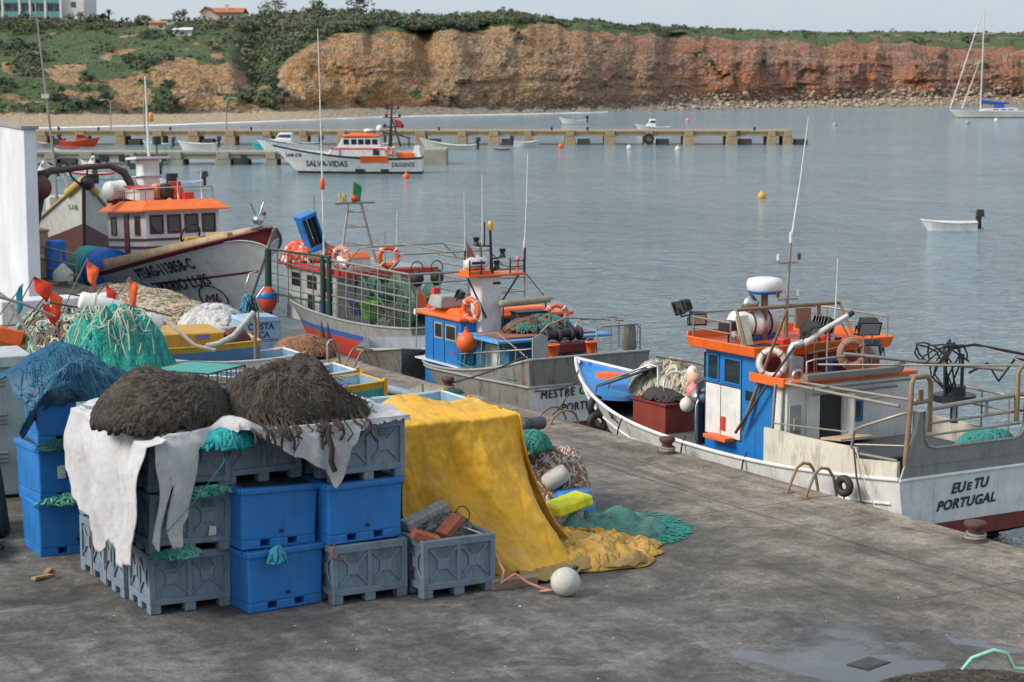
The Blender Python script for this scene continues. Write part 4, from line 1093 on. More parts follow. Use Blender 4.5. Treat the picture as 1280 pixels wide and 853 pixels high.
# mooring buoys
def buoy(px, pyw, r, label, mat, lift=.25):
    p = at(px, pyw); return float_ball((p[0], p[1], WATER + r * lift), label, mat, r, 'mooring_buoy', 'buoy', 'mooring buoys floating in the harbour')
YB = paint('yellow_buoy', (.62, .36, .03), .5, .4)
PINKB = paint('pink_buoy', (.75, .25, .25), .5, .2)
buoy(955, 248, .24, 'yellow mooring buoy floating alone in the middle of the bay', YB, .6)
buoy(507, 223, .24, 'orange buoy floating just below the lifeboat stern', FLOATO, .5)
buoy(701, 185, .26, 'orange buoy in front of the tan pier right of the nets boat', FLOATO, .6)
buoy(787, 186, .24, 'white buoy in front of the tan pier, the left one below the tyre', FLOATW, .5)
buoy(810, 181, .2, 'white buoy close under the pier tyre', FLOATW, .5)
buoy(848, 187, .24, 'white flattened buoy in front of the tan pier right of the tyre', FLOATW, .3)
buoy(860, 152, .3, 'pink buoy beyond the tan pier below the red cliff', PINKB, .6)
buoy(1045, 157, .35, 'dark grey buoy in the open water right of the pier end', GREYP, .3)
buoy(1211, 155, .35, 'dark buoy with pale top floating left under the yacht', GREYP, .4)
buoy(1247, 151, .3, 'white buoy right under the yacht hull', FLOATW, .3)
buoy(327, 269, .12, 'tiny dark red buoy afloat right of the orange roofed trawler', MAROON, .5)
SIDE = Matrix(((0, 0, 1, 0), (1, 0, 0, 0), (0, 1, 0, 0), (0, 0, 0, 1)))   # prism drawn as (y, z), extruded along x
def sec(mb, poly, x0, x1, o=None):
    """profile given as (y, z) in place coordinates, extruded from x0 to x1"""
    M = mb.M
    mb.M = Matrix.Translation(-Vector(o or (0, 0, 0))) @ SIDE
    mb.prism(poly, x0, x1); mb.M = M
    return mb
# ================================================================== trawler with the name on the transom (right)
O = (21.05, 22.07, WATER)
eb = thing('fishing_boat', 'blue and white fishing boat with orange wheelhouse roof, lettered EUeTU PORTUGAL on the stern', 'fishing boat', O)
H = Hull(11.3, 3.2, (1.29, 1.015, 1.60), -.5, 1.0, .93, .10, .52, 2.3, .42, 1.9, lambda u: .72 + .15 * sst(.5, 1, u))
def up(z, u, t): return z + (t - z) * max(0, 1 - u / .30) ** 1.5   # the bottom rises towards the stern
rows = [(lambda u: up(-.5, u, .30), 0), (lambda u: up(-.2, u, .36), 0), (lambda u: up(.05, u, .44), 0), (lambda u: .55 + .1 * u, 1), (lambda u: .85, 1), (lambda u: H.zt(u) - .1, 1), (lambda u: H.zt(u), 1)]
rows = rows[:4] + [(lambda u: .70, 1), (lambda u: .70 + (H.zt(u) - .8) * .5, 1)] + rows[5:]
INBLUE = paint('bulwark_inside_blue', (.012, .13, .42), .5, .45, (.06, .06, .06))
H.shell(rows, [ANTIFOUL, paint('chalky_white_hull', (.62, .62, .60), .5, .55, (.22, .19, .15)), INBLUE, plain('wet_deck', (.10, .10, .10), .6)], 'hull', eb, 56)
mb = MB()
H.rail(mb, 0, .035, .0, 1, .005, 60); mb.tube([H.P(0, 1.27, 1), H.P(0, 1.27, -1)], .03, 6); H.rail(mb, -.38, .022, .02, .97, .012, 60)
mb.build('rub_rail', WHITE, eb)
def shift_up(mb):
    for v in range(len(mb.v)):
        x, y, z = mb.v[v]; mb.v[v] = (x, y, z + .03 * (x + .7))
mb = MB()
def tr(x0, z0): return lambda a, b: (x0 - O[0] + a, -.012, z0 - O[2] + b)
put_text(mb, 'EU', .215, tr(20.58, .07), sx=1.05, shear=.28, bold=.008)
put_text(mb, 'E', .16, tr(20.885, .08), sx=1.15, shear=.28, bold=.007)
put_text(mb, 'TU', .215, tr(21.02, .085), sx=1.05, shear=.28, bold=.008)
shift_up(mb); mb.build('boat_name', INKB, eb); mb = MB()
put_text(mb, 'PORTUGAL', .205, tr(20.30, -.165), sx=1.06, shear=.28, bold=.008, space=1.08)
shift_up(mb); mb.build('port_name', INKB, eb)
# grey stern bulwark with the two upright fins
mb = MB()
def fin(s):
    P = [(-1.46, 1.29), (-1.20, 1.95), (-1.16, 2.24), (-1.02, 2.26), (-1.00, 1.86), (-.93, 1.74), (-.80, 1.70), (.80, 1.70), (.93, 1.74), (1.0, 1.86), (1.02, 2.26), (1.16, 2.24), (1.20, 1.95), (1.46, 1.29)]
    return [(x, 0, z) for x, z in P]
mb.plate([(p[0], .03, p[2]) for p in fin(1)], .05); mb.box((0, 0, 1.47), (2.6, .02, .015))
mb.build('stern_bulwark', ALU, eb, bevel=.008)
mb = MB()
for s in (-1, 1):
    pts = [(s * 1.46, .0, 1.29), (s * 1.20, .0, 1.95), (s * 1.16, 0, 2.25), (s * 1.02, 0, 2.27), (s * 1.0, 0, 1.86), (s * .93, 0, 1.745), (s * .8, 0, 1.705), (0, 0, 1.705)]
    mb.tube(pts, .022, 6)
mb.build('bulwark_pipe', PIPE, eb)
STAINED = paint('stained_cream_bulwark', (.60, .56, .46), .55, 1.0, (.16, .12, .07), 1.6)
for s in (-1, 1):
    for (y0, y1, h0, h1) in ((0.03, .95, .27, .27), (.95, 3.15, .44, .58)):
        mb = MB(); n = 10
        for i in range(n):
            a, b = y0 + (y1 - y0) * i / n, y0 + (y1 - y0) * (i + 1) / n
            ua, ub = H.at_y(a, 1.2), H.at_y(b, 1.2)
            pa, pb = H.P(ua, H.zt(ua), s, -.01), H.P(ub, H.zt(ub), s, -.01)
            ha, hb_ = h0 + (h1 - h0) * i / n, h0 + (h1 - h0) * (i + 1) / n
            mb.plate([pa, pb, (pb[0], pb[1], pb[2] + hb_), (pa[0], pa[1], pa[2] + ha)], .05)
        mb.build('side_bulwark', STAINED, eb)
for s in (-1, 1):
    mb = MB(); mb.tube([(s * 1.5, .05, 1.57), (s * 1.52, .95, 1.54)], .022, 6); mb.build('bulwark_cap', PIPE, eb)
# wheelhouse
def pr(mb, poly, z0, z1): mb.prism(poly, z0, z1); return mb
WX = 1.3
plan = [(-WX, 3.72), (-WX, 5.12), (-1.02, 5.45), (1.02, 5.45), (WX, 5.12), (WX, 3.72)]
mb = MB(); pr(mb, plan, .7, 2.64); wheel = mb.build('wheelhouse', BLUE, eb, bevel=.02)
mb = MB(); pr(mb, [(-WX + .004, 3.25), (-WX + .004, 3.718), (WX - .004, 3.718), (WX - .004, 3.25)], .7, 2.28); mb.build('lower_cabin', BLUE, wheel, bevel=.01)
mb = MB(); pr(mb, [(-WX + .008, 2.93), (-WX + .008, 3.248), (WX - .008, 3.248), (WX - .008, 2.93)], .7, 2.27); aft = mb.build('aft_cabin', paint('white_cabin_paint', (.66, .65, .62), .5, .35), wheel, bevel=.012)
mb = MB()
for s in (-1,):
    mb.bb((s * (WX + .012), 4.12, 1.20), (s * WX, 5.10, 2.06))
mb.build('side_door', paint('white_cabin_paint', (.66, .65, .62), .5, .35), wheel, bevel=.006)
mb = MB()
for y in (4.10, 4.66, 5.11): mb.bb((-WX - .016, y, 1.19), (-WX, y + .014, 2.08))
for z in (1.185, 2.06): mb.bb((-WX - .016, 4.10, z), (-WX, 5.12, z + .014))
mb.build('door_seam', BLACKP, wheel)
mb = MB(); mb.bb((-WX - .035, 4.52, 1.30), (-WX - .010, 4.64, 1.54)); mb.build('red_box', REDP, wheel, bevel=.01)
def window(y0, y1, z0, z1, x=-WX, th=.02):
    mb = MB(); mb.bb((x - th * .6, y0, z0), (x + .01, y1, z1)); w_ = mb.build('window', GLASS, wheel, bevel=.015)
    mb = MB()
    for a, b in (((y0 - .03, z0 - .03), (y1 + .03, z0)), ((y0 - .03, z1), (y1 + .03, z1 + .03)), ((y0 - .03, z0), (y0, z1)), ((y1, z0), (y1 + .03, z1))):
        mb.bb((x - th, a[0], a[1]), (x, b[0], b[1]))
    mb.build('frame', BLUE, w_)
window(4.14, 4.56, 2.14, 2.52); window(4.76, 5.02, 2.14, 2.54)
window(3.78, 3.98, 1.90, 2.06)
window(4.14, 4.56, 2.14, 2.52, WX + .02); window(4.76, 5.02, 2.14, 2.54, WX + .02)
mb = MB()
for a, b in (((-1.26, 5.19), (-1.06, 5.425)), ((1.26, 5.19), (1.06, 5.425))):
    mb.plate([(a[0] * 1.004, a[1] + .006, 2.12), (b[0], b[1] + .01, 2.12), (b[0], b[1] + .01, 2.55), (a[0] * 1.004, a[1] + .006, 2.55)], .03)
for x in (-.95, -.30, .35): mb.bb((x, 5.44, 2.12), (x + .58, 5.47, 2.54))
mb.build('windscreen', GLASS, wheel)
mb = MB()
mb.prism([(-1.40, 3.58), (-1.46, 5.35), (-1.12, 5.80), (1.12, 5.80), (1.46, 5.35), (1.40, 3.58)], 2.645, 2.70)
rp_ = [(-1.46, 3.56), (-1.52, 5.37), (-1.15, 5.87), (1.15, 5.87), (1.52, 5.37), (1.46, 3.56)]
for i in range(6):
    a, b = rp_[i], rp_[(i + 1) % 6]
    q = lambda p, k, z: (p[0] * k, 4.7 + (p[1] - 4.7) * k, z)
    mb.plate([q(a, .97, 2.66), q(b, .97, 2.66), q(b, 1.0, 2.83), q(a, 1.0, 2.83)], .035)
roof = mb.build('roof', ORANGE, wheel, bevel=.008)
mb = MB(); mb.prism([(-1.36, 3.62), (-1.42, 5.35), (-1.1, 5.74), (1.1, 5.74), (1.42, 5.35), (1.36, 3.62)], 2.703, 2.712); mb.build('roof_deck', ORED, roof)
mb = MB(); mb.bb((-1.40, 2.86, 2.275), (1.40, 3.715, 2.34)); mb.bb((-1.44, 2.84, 2.26), (-1.38, 3.74, 2.41)); mb.build('aft_roof', ORANGE, wheel, bevel=.01)
mb = MB(); mb.bb((-1.2, 3.60, 2.34), (1.2, 3.66, 2.64)); mb.build('roof_riser', MAROON, wheel)
# aft wall
mb = MB(); mb.bb((-.62, 2.90, .75), (-.20, 2.93, 2.10)); mb.build('doorway', BLACKP, aft)
mb = MB(); mb.bb((-.90, 2.895, .75), (-.64, 2.925, 2.12)); mb.bb((-.18, 2.60, .78), (-.15, 2.93, 2.10)); mb.build('open_door', WHITE, aft)
mb = MB(); mb.bb((-.17, 2.895, 1.58), (.28, 2.925, 1.98)); w_ = mb.build('blue_window', BLUE, aft, bevel=.01)
mb = MB(); mb.bb((-.10, 2.885, 1.65), (.21, 2.90, 1.91)); mb.build('window_glass', GLASS, w_)
mb = MB(); mb.bb((-1.25, 2.895, 1.3), (-1.02, 2.925, 1.95)); mb.bb((-1.18, 2.86, 1.55), (-1.05, 2.90, 1.75)); mb.build('vent_panel', GREYP, aft)
mb = MB(); mb.tube([(-WX - .02, 3.28, .5), (-WX - .03, 3.0, 1.45), (-WX - .03, 2.98, 2.30), (-WX + .1, 2.9, 2.36)], .022, 6); mb.build('corner_pipe', PIPE, wheel)
mb = MB(); mb.tube([(-WX - .03, 5.28, .95), (-WX - .09, 5.27, 1.05), (-WX - .09, 5.27, 1.62), (-WX - .03, 5.28, 1.72)], .014, 6); mb.build('grab_handle', STEEL, wheel)
# grey windbreak on the foredeck
mb = MB(); mb.plate([(-1.22, 5.47, .8), (-.75, 5.95, .8), (-.75, 5.95, 1.95), (-1.22, 5.47, 1.98)], .03); mb.bb((-.75, 5.9, .8), (1.0, 5.95, 1.7)); mb.build('windbreak', paint('grey_steel_panel', (.085, .095, .105), .5, .4), eb)
mb = MB(); mb.ball((-1.0, 5.65, 1.70), .20, 12, sc=(1, 1, .7)); mb.build('exhaust_cowl', STEEL, eb)
# roof rails, lights, radar, masts
mb = MB()
zr = 3.15
pts = [(-1.40, 4.3), (-1.44, 5.3), (-1.1, 5.75), (1.1, 5.75), (1.44, 5.3), (1.44, 3.7)]
mb.tube([(x, y, zr) for x, y in pts], .018, 6); mb.tube([(x, y, zr - .18) for x, y in pts], .012, 6)
for x, y in pts: mb.tube([(x, y, 2.8), (x, y, zr)], .016, 6)
mb.build('roof_rail', PIPE, eb)
flood(eb, (-1.36, 5.72, 3.28), .5, -.4, .21); flood(eb, (-1.18, 5.55, 3.10), 2.6, -.3, .18)
mb = MB(); mb.lathe([(0, -.1), (.10, -.1), (.16, .02), (.165, .10), (0, .12)], (-.42, 5.05, 3.32), 14, rot=(-1.2, 0, .6)); mb.tube([(-.42, 5.05, 2.72), (-.42, 5.05, 3.3)], .018, 6); s_ = mb.build('searchlight', STEEL, eb)
mb = MB(); mb.box((-.95, 4.95, 3.0), (.34, .24, .16), .4); mb.tube([(-.95, 4.95, 2.72), (-.95, 4.95, 2.95)], .03, 6); mb.build('horn_box', BLACKP, eb, bevel=.02)
mb = MB(); mb.plate([(-1.15, 4.35, 2.74), (-.90, 4.35, 2.74), (-.72, 4.75, 3.18), (-.97, 4.75, 3.18)], .03); mb.build('solar_panel', paint('dull_panel', (.36, .36, .27), .4, .5), eb)
mb = MB(); mb.tube([(-.15, 5.03, 2.7), (-.15, 5.03, 3.55)], .06, 9); rd = mb.build('radar_post', RUSTP, eb)
mb = MB(); mb.lathe([(0, 0), (.26, 0), (.30, .03), (.31, .12), (.31, .17), (.28, .23), (.18, .255), (0, .26)], (-.15, 5.03, 3.52), 24); d_ = mb.build('radar_dome', paint('radar_white', (.74, .74, .72), .3, .1), eb)
mb = MB(); mb.lathe([(0, -.012), (.262, -.012), (.302, .02), (.306, .05), (.30, .052)], (-.15, 5.03, 3.515), 24); mb.build('radar_base', BLUE, d_)
# square mast frame, mast with cross trees, whips
mb = MB()
for x in (-.05, .65): mb.tube([(x, 4.55, 2.7), (x, 4.55, 3.30)], .035, 6)
mb.tube([(-1.1, 4.55, 3.32), (1.1, 4.55, 3.32)], .032, 6); mb.tube([(-.5, 4.1, 2.7), (-.05, 4.55, 3.3)], .022, 6); mb.tube([(-1.1, 4.55, 3.32), (-1.15, 4.2, 2.72)], .026, 6); mb.tube([(1.1, 4.55, 3.32), (1.15, 4.2, 2.72)], .026, 6)
mb.box((.30, 4.55, 3.1), (.26, .12, .34)); mb.build('mast_frame', RUSTP, eb)
mb = MB(); mb.tube([(-.05, 4.55, 3.2), (-.03, 4.55, 3.75), (0, 4.53, 4.42)], .03, 7, rs=[.034, .028, .022])
mastp = mb.build('mast', PIPE, eb)
for z, w_, a in ((4.06, .22, .0), (3.44, .22, .0)):
    mb = MB(); mb.tube([(-.03 - w_, 4.54, z + .05), (-.03 - w_ * .9, 4.54, z), (-.03 + w_ * .9, 4.54, z), (-.03 + w_, 4.54, z + .05)], .013, 6); mb.build('cross_tree', PIPE, mastp)
    for s, m_ in ((-1, FLOATW if z > 4 else MAROON), (1, MAROON if z > 4 else FLOATW)):
        mb = MB(); mb.cyl((-.03 + s * w_, 4.54, z + .05), (-.03 + s * w_, 4.54, z + .15), .03, 8); mb.build('lantern', m_, mastp)
whip(eb, (0, 4.53, 4.4), (.22, 4.40, 6.5), .014); whip(eb, (.22, 3.65, 2.7), (.25, 3.6, 4.2), .013)
mb = MB(); mb.ball((.35, 4.0, 2.86), .10, 10); mb.cyl((.35, 4.0, 2.7), (.35, 4.0, 2.8), .06); mb.build('red_lantern', REDP, eb)
# silver exhaust with hauler, white crane arm
mb = MB(); mb.tube([(-.86, 3.42, 2.3), (-.86, 3.42, 2.72), (-.80, 3.4, 2.84), (-.66, 3.33, 2.88)], .075, 10); mb.box((-.90, 3.25, 2.50), (.22, .20, .36)); mb.torus((-.92, 3.13, 2.38), .09, .035, (PI / 2, 0, 0)); mb.build('exhaust_stack', STEEL, eb)
mb = MB(); mb.tube([(-.66, 3.32, 2.86), (-.35, 3.2, 3.08), (.03, 3.03, 3.33)], .045, 8, rs=[.06, .05, .04]); arm_ = mb.build('crane_arm', CREAM, eb)
mb = MB(); mb.cyl((.02, 3.03, 3.32), (.10, 3.0, 3.375), .045, 10); mb.build('arm_tip', BLACKP, arm_)
mb = MB()
mb.tube([(-.35, 3.1, 2.3), (-.3, 3.15, 3.06)], .016, 5); mb.tube([(-.1, 3.05, 3.2), (.35, 2.9, 2.35)], .016, 5); mb.tube([(-.55, 3.32, 2.7), (.5, 3.5, 2.75)], .016, 5)
mb.build('arm_stay', PIPE, eb)
for x, y, z, zb, rz_ in ((-.45, 3.40, 3.08, 2.3, .3), (.30, 2.86, 3.16, 2.3, -.4), (.46, 2.95, 2.78, 2.3, -1.0), (-.1, 3.55, 3.15, 2.3, 1.9)):
    mb = MB()
    for s in (-.09, .09): mb.tube([(x + s, y, zb), (x + s, y, z - .1)], .013, 5)
    mb.tube([(x - .1, y, z - .1), (x + .1, y, z - .1)], .013, 5); mb.build('lamp_post', PIPE, eb)
    flood(eb, (x, y, z), rz_ + PI, -.5, .22)
mb = MB(); mb.bb((-.22, 3.15, 2.35), (.15, 3.42, 2.60)); mb.build('blue_winch', paint('navy_paint', (.012, .03, .09), .5), eb, bevel=.03)
# gantry beam and railings over the working deck
mb = MB()
mb.bb((-1.05, 2.72, 2.36), (.95, 2.84, 2.46)); mb.bb((-1.05, 2.55, 2.24), (1.0, 2.60, 2.29)); mb.bb((-.9, 2.78, 2.1), (.9, 2.82, 2.14))
mb.tube([(.95, 2.78, 2.4), (.98, 2.75, 2.58)], .05, 7); mb.build('gantry_beam', ALU, eb, bevel=.008)
mb = MB()
xs_ = -1.45
mb.tube([(xs_, 3.1, 1.35), (xs_, 3.02, 2.3), (xs_ + .06, 2.9, 2.34), (xs_ + .02, .1, 2.37)], .026, 7)
mb.tube([(-1.05, 3.2, 2.32), (-1.1, 2.0, 2.36), (-1.0, .2, 2.40)], .022, 7)
mb.tube([(xs_ - .03, 3.0, 1.68), (xs_ - .03, 1.2, 1.82)], .014, 6)
mb.tube([(-1.52, 1.05, 1.60), (-1.52, 1.0, 1.88), (-1.48, .85, 1.96), (-1.44, .05, 2.26), (-1.2, .02, 2.28)], .024, 7)
mb.tube([(-1.5, 1.0, 1.66), (-1.0, .15, 1.72)], .018, 6)
for y in (2.1, .9): mb.tube([(xs_, y, 2.36), (-1.05, y, 2.37)], .016, 5)
mb.tube([(-.85, 2.7, 2.62), (.2, 1.2, 2.72), (1.3, .3, 2.75)], .018, 6); mb.tube([(-1.0, 2.8, 2.4), (-1.0, 2.8, 2.66), (-.9, 2.72, 2.7), (-.2, 2.70, 2.72)], .02, 6)
mb.build('railing', PIPE, eb)
mb = MB()
mb.tube([(-1.38, .0, 1.5), (-1.30, .0, 2.50), (-1.28, .02, 2.70), (-1.22, .03, 2.79), (-.95, .05, 2.79), (-.88, .05, 2.70), (-.88, .05, 1.95)], .04, 8); mb.tube([(-1.28, .03, 2.4), (-.9, .03, 2.42)], .03, 7)
mb.box((-1.08, .03, 2.5), (.07, .04, .2)); mb.build('stern_gallows', RUSTP, eb); mb = MB(); mb.tube([(1.38, .0, 1.5), (1.30, .0, 2.40), (1.22, .03, 2.79), (.95, .05, 2.79), (.88, .05, 2.70), (.88, .05, 1.95)], .04, 8)
mb.build('stern_gallows', RUSTP, eb)
mb = MB()
mb.tube([(-.88, .1, 2.28), (.1, .08, 2.33), (1.2, .1, 2.36)], .04, 8); mb.tube([(-.88, .1, 2.06), (1.2, .1, 2.10)], .022, 7)
for x in (-.35, .3, .9): mb.tube([(x, .1, 2.07), (x, .1, 2.33)], .028, 6)
mb.tube([(-.9, .1, 1.88), (1.0, .1, 1.90)], .018, 6)
mb.tube([(1.45, .2, 1.7), (1.45, .2, 2.2), (1.45, 2.6, 2.2)], .022, 6); mb.tube([(1.45, .2, 1.95), (1.45, 2.6, 1.95)], .016, 6)
for y in (.8, 1.4, 2.0): mb.tube([(1.45, y, 1.6), (1.45, y, 2.2)], .016, 5)
mb.tube([(-1.0, 1.9, 2.9), (.2, 1.5, 2.74), (1.4, .9, 2.6)], .03, 7); mb.build('stern_rail', PIPE, eb)
mb = MB((-.85, 0, 0)); mb.cyl((.1, 1.5, 2.05), (.1, 1.5, 2.16), .34, 18); mb.cyl((.1, 1.5, 1.7), (.1, 1.5, 2.05), .06); mb.cyl((.1, 1.5, 2.16), (.1, 1.5, 2.3), .18, 12)
mb.tube([(-.1, 1.5, 2.2), (-.12, 1.5, 2.75)], .03); mb.tube([(.25, 1.5, 2.2), (.25, 1.5, 2.8)], .03); mb.build('net_hauler', BLACKP, eb)
mb = MB((-.85, 0, 0))
random.seed(5)
for k in range(9):
    pts = [(rnd(-.1, .1), 1.5 + rnd(-.1, .1), 2.15)]
    for q in range(1, 9):
        t = q / 8; pts.append((-.15 + .5 * math.sin(k + t * 4) * t, 1.5 + .25 * math.cos(k * 2 + t * 3), 2.2 + .8 * math.sin(t * PI * .8) + rnd(-.04, .04)))
    mb.tube(pts, .015, 5)
mb.tube([(.3, 1.4, 2.5), (.6, 1.3, 2.65), (.8, 1.25, 2.35), (1.1, 1.2, 2.7), (1.6, 1.1, 2.6), (1.3, 1.15, 2.75), (.4, 1.4, 2.95), (0, 1.5, 2.9)], .022, 6)
mb.build('hydraulic_hose', BLACKR, eb)
mb = MB((-.85, 0, 0)); mb.tube([(.3, 1.45, 2.98), (.9, 1.2, 2.78), (1.9, .8, 2.25)], .012, 5); mb.build('warp_line', ROPEW, eb)
mb = MB(); mb.bb((-.9, .9, .75), (.9, 2.3, 1.42)); mb.build('deck_bin', plain('dark_bin', (.035, .04, .045), .6), eb, bevel=.02)
mb = MB(); mb.plate([(-.9, 2.05, 1.5), (-.2, 2.05, 1.5), (-.2, 2.55, 1.45), (-.9, 2.55, 1.45)], .03); mb.build('plywood_board', TAN, eb)
for x, y in ((-1.62, 3.6), (-1.63, 5.3), (-1.6, 7.3)):
    mb = MB(); mb.tube([(x + .06, y, 1.12), (x - .02, y, .95), (x - .03, y + .03, .72)], .016, 5); mb.ball((x - .06, y + .03, .62), .09, 10, sc=(1, 1, 1.5)); mb.build('fender', BLACKR, eb)
# cables, hoses and boxes lying about the roof
mb = MB(); coil(mb, (-.95, 4.0, 2.72), .16, 4, .016, .08); coil(mb, (.6, 4.2, 2.72), .18, 3, .018, .07, 0, 2); mb.tube([(-1.2, 4.2, 2.74), (-.8, 3.9, 2.80), (-.4, 3.75, 2.73), (.2, 3.9, 2.74), (.6, 4.2, 2.76)], .016, 5); mb.build('cable', BLACKR, eb)
mb = MB(); mb.box((.75, 4.8, 2.83), (.42, .32, .24), .2); mb.build('roof_box', GREYP, eb, bevel=.02)
mb = MB(); mb.box((-.62, 3.95, 2.80), (.26, .22, .18), .5); mb.build('red_box_lamp', REDP, eb, bevel=.02)
mb = MB(); mb.torus((-1.30, 4.25, 2.86), .07, .014, (0, PI / 2, 0)); mb.tube([(-1.30, 4.25, 2.72), (-1.30, 4.25, 2.80)], .02, 5); mb.build('bell', RUSTP, eb)
# foredeck of this boat
mb = MB(); mb.box((-.35, 7.75, 1.0), (.62, 1.05, .52)); hatch = mb.build('hatch_box', paint('brick_red_box', (.22, .035, .02), .55, .4), eb, bevel=.015)
mb = MB(); mb.box((-.35, 7.75, 1.28), (.68, 1.12, .05)); mb.build('lid', MAROON, hatch, bevel=.01)
mb = MB()
a = [(-.95, 9.0, 1.42), (-.45, 8.0, 1.85), (-.05, 8.2, 1.85), (-.55, 9.2, 1.42)]
mb.plate(a, .02); mb.build('hauler_chute', paint('grey_steel_panel', (.085, .095, .105)), eb)
mb = MB()
mb.tube([(-.98, 9.05, 1.30), (-.97, 9.0, 1.46), (-.47, 7.98, 1.92), (-.40, 7.85, 1.9), (-.40, 7.8, 1.2)], .022, 7); mb.tube([(-.55, 9.3, 1.30), (-.54, 9.2, 1.46), (-.04, 8.18, 1.92), (.02, 8.05, 1.9), (.02, 8.0, 1.2)], .022, 7)
mb.tube([(-.47, 7.98, 1.92), (-.04, 8.18, 1.92)], .02, 6); mb.tube([(-.80, 8.65, 1.62), (-.38, 8.85, 1.62)], .016, 6); mb.tube([(-.62, 8.3, 1.78), (-.2, 8.5, 1.78)], .016, 6)
mb.torus((-.15, 7.6, 1.5), .30, .014, (1.3, .2, 0), 20, 5); mb.build('chute_frame', STEEL, eb)
mb = MB()
def g(u, v):
    uu = .80 + .185 * u; z = H.zt(uu) - .06; h = H.hb(uu, z) - .03
    return ((2 * v - 1) * h, H.y(uu, z) - .02, z - .10 * (1 - u) * math.sin(PI * v))
mb.grid(g, 12, 8); mb.build('bow_locker', paint('bright_inside_blue', (.02, .24, .60), .45, .25), eb)
mb = MB(); mb.box((-.3, 9.55, 1.50), (.35, .5, .10), .3); mb.build('orange_tray', FLOATO, eb)
# the big letters and number on the bow
mb = MB(); put_text(mb, '8-C', .25, lambda a, b: H.side(8.02 - a, 1.0 - .11 * a + b, -1, .03), bold=.008, sx=1.0); 
mb.build('bow_number', INKB, eb)
def W(x, y, z): return (O[0] + x, O[1] + y, O[2] + z)
# things aboard
lifebuoy(W(-1.22, 3.42, 2.58), 'white worn lifebuoy hanging behind the orange wheelhouse roof of the right boat', (PI / 2 - .1, 0, -.6), .20, .05, FLOATW, RUSTP)
lifebuoy(W(.08, 2.98, 2.70), 'faded brown lifebuoy hanging by the floodlights of the right boat', (PI / 2, 0, -.3), .20, .055, paint('faded_orange', (.36, .16, .09), .7, .6), RUSTP)
o = thing('liferaft_canister', 'white liferaft canister lying on the orange roof of the right boat', 'liferaft', W(-.25, 5.2, 2.98), .15)
mb = MB(); mb.lathe([(0, -.48), (.20, -.46), (.25, -.40), (.25, -.02), (.265, -.02), (.265, .02), (.25, .02), (.25, .40), (.20, .46), (0, .48)], rot=(0, PI / 2, 0), n=22); mb.build('shell', WHITE, o)
mb = MB(); mb.torus((-.2, 0, 0), .26, .014, (0, PI / 2, 0)); mb.torus((.2, 0, 0), .26, .014, (0, PI / 2, 0)); mb.build('strap', BLACKR, o)
mb = MB(); mb.box((0, 0, -.22), (.8, .36, .08)); mb.build('cradle', BLUE, o)
def pole(name, label, a, b, r, mat, cat='pole'):
    mb = MB(); mid = tuple((a[i] + b[i]) / 2 + (.03 if i == 2 else .02) for i in range(3)); mb.tube([a, mid, b], r, 7, rs=[r * 1.15, r, r * .8])
    return tag(mb.build(name, mat), label, cat)
pole('wooden_pole', 'long brown pole leaning on the blue wheelhouse of the right boat, the inner one', W(-1.42, 3.95, 1.42), W(-1.3, 2.95, 3.5), .028, RUSTP)
pole('wooden_pole', 'long dark pole leaning beside it with its hooked foot lower down the blue side', W(-1.46, 4.05, 1.36), W(-1.42, 2.6, 2.95), .022, plain('dark_pole', (.07, .05, .035), .7))
o = tag(MB().box(W(-1.44, 4.55, 1.20), (.20, .62, .07), 0).build('fish_tray', FLOATO, bevel=.01), 'orange fish tray on the side deck under the white cabin door', 'tray')
rope_heap('rope_bundle', 'pile of pale ropes and floats on the foredeck of the right boat', 'rope pile', W(.25, 8.3, 1.25), .62, 1.1, .62, [ROPEW, plain('beige_net', (.40, .33, .24), .9), plain('grey_green_net', (.14, .17, .13), .9)], 110, .034, 4)
rope_heap('black_net', 'small heap of black net lying on the red hatch box', 'net', W(-.35, 7.72, 1.31), .30, .48, .16, [ROPED], 50, .022, 6)
for i, (x, y, z, m, l) in enumerate(((-.45, 6.65, 1.62, PINKB, 'pink float beside the grey windbreak on the right boat'), (-.52, 6.75, 1.36, FLOATW, 'grey white float below the pink one by the windbreak'), (-.15, 7.05, 1.75, plain('peach_float', (.62, .38, .26), .7), 'peach coloured float on the rope pile of the right boat'), (.05, 7.35, 1.82, FLOATW, 'cream float on top of the rope pile of the right boat'))):
    float_ball(W(x, y, z), l, m, .13)
pole('boat_hook', 'long dark pole lying from the rope pile to the grey windbreak', W(.1, 8.6, 1.95), W(-.2, 5.95, 2.02), .02, plain('dark_pole', (.07, .05, .035)))
pole('boat_hook', 'pale pole lying under the dark one from the rope pile to the windbreak', W(.2, 8.7, 1.86), W(-.1, 6.0, 1.92), .022, WOOD)
rope_heap('green_net', 'teal net draped over the stern bulwark corner of the right boat', 'net', W(.55, .35, 1.55), .55, .3, .24, [ROPEG, plain('teal_net', (.06, .22, .20), .9)], 60, .015, 8)
rope('stern_rope', 'dark mooring rope hanging from the cream bulwark down to the quay', [W(-1.56, .95, 1.62), W(-1.62, .8, 1.2), W(-1.66, .55, .62)], .016)
rope('stern_rope', 'second thinner rope hanging slack beside it from the cream bulwark', [W(-1.56, .9, 1.62), W(-1.68, .5, 1.1), W(-1.70, .15, .72), W(-1.66, .0, .66)], .010, ROPEW)

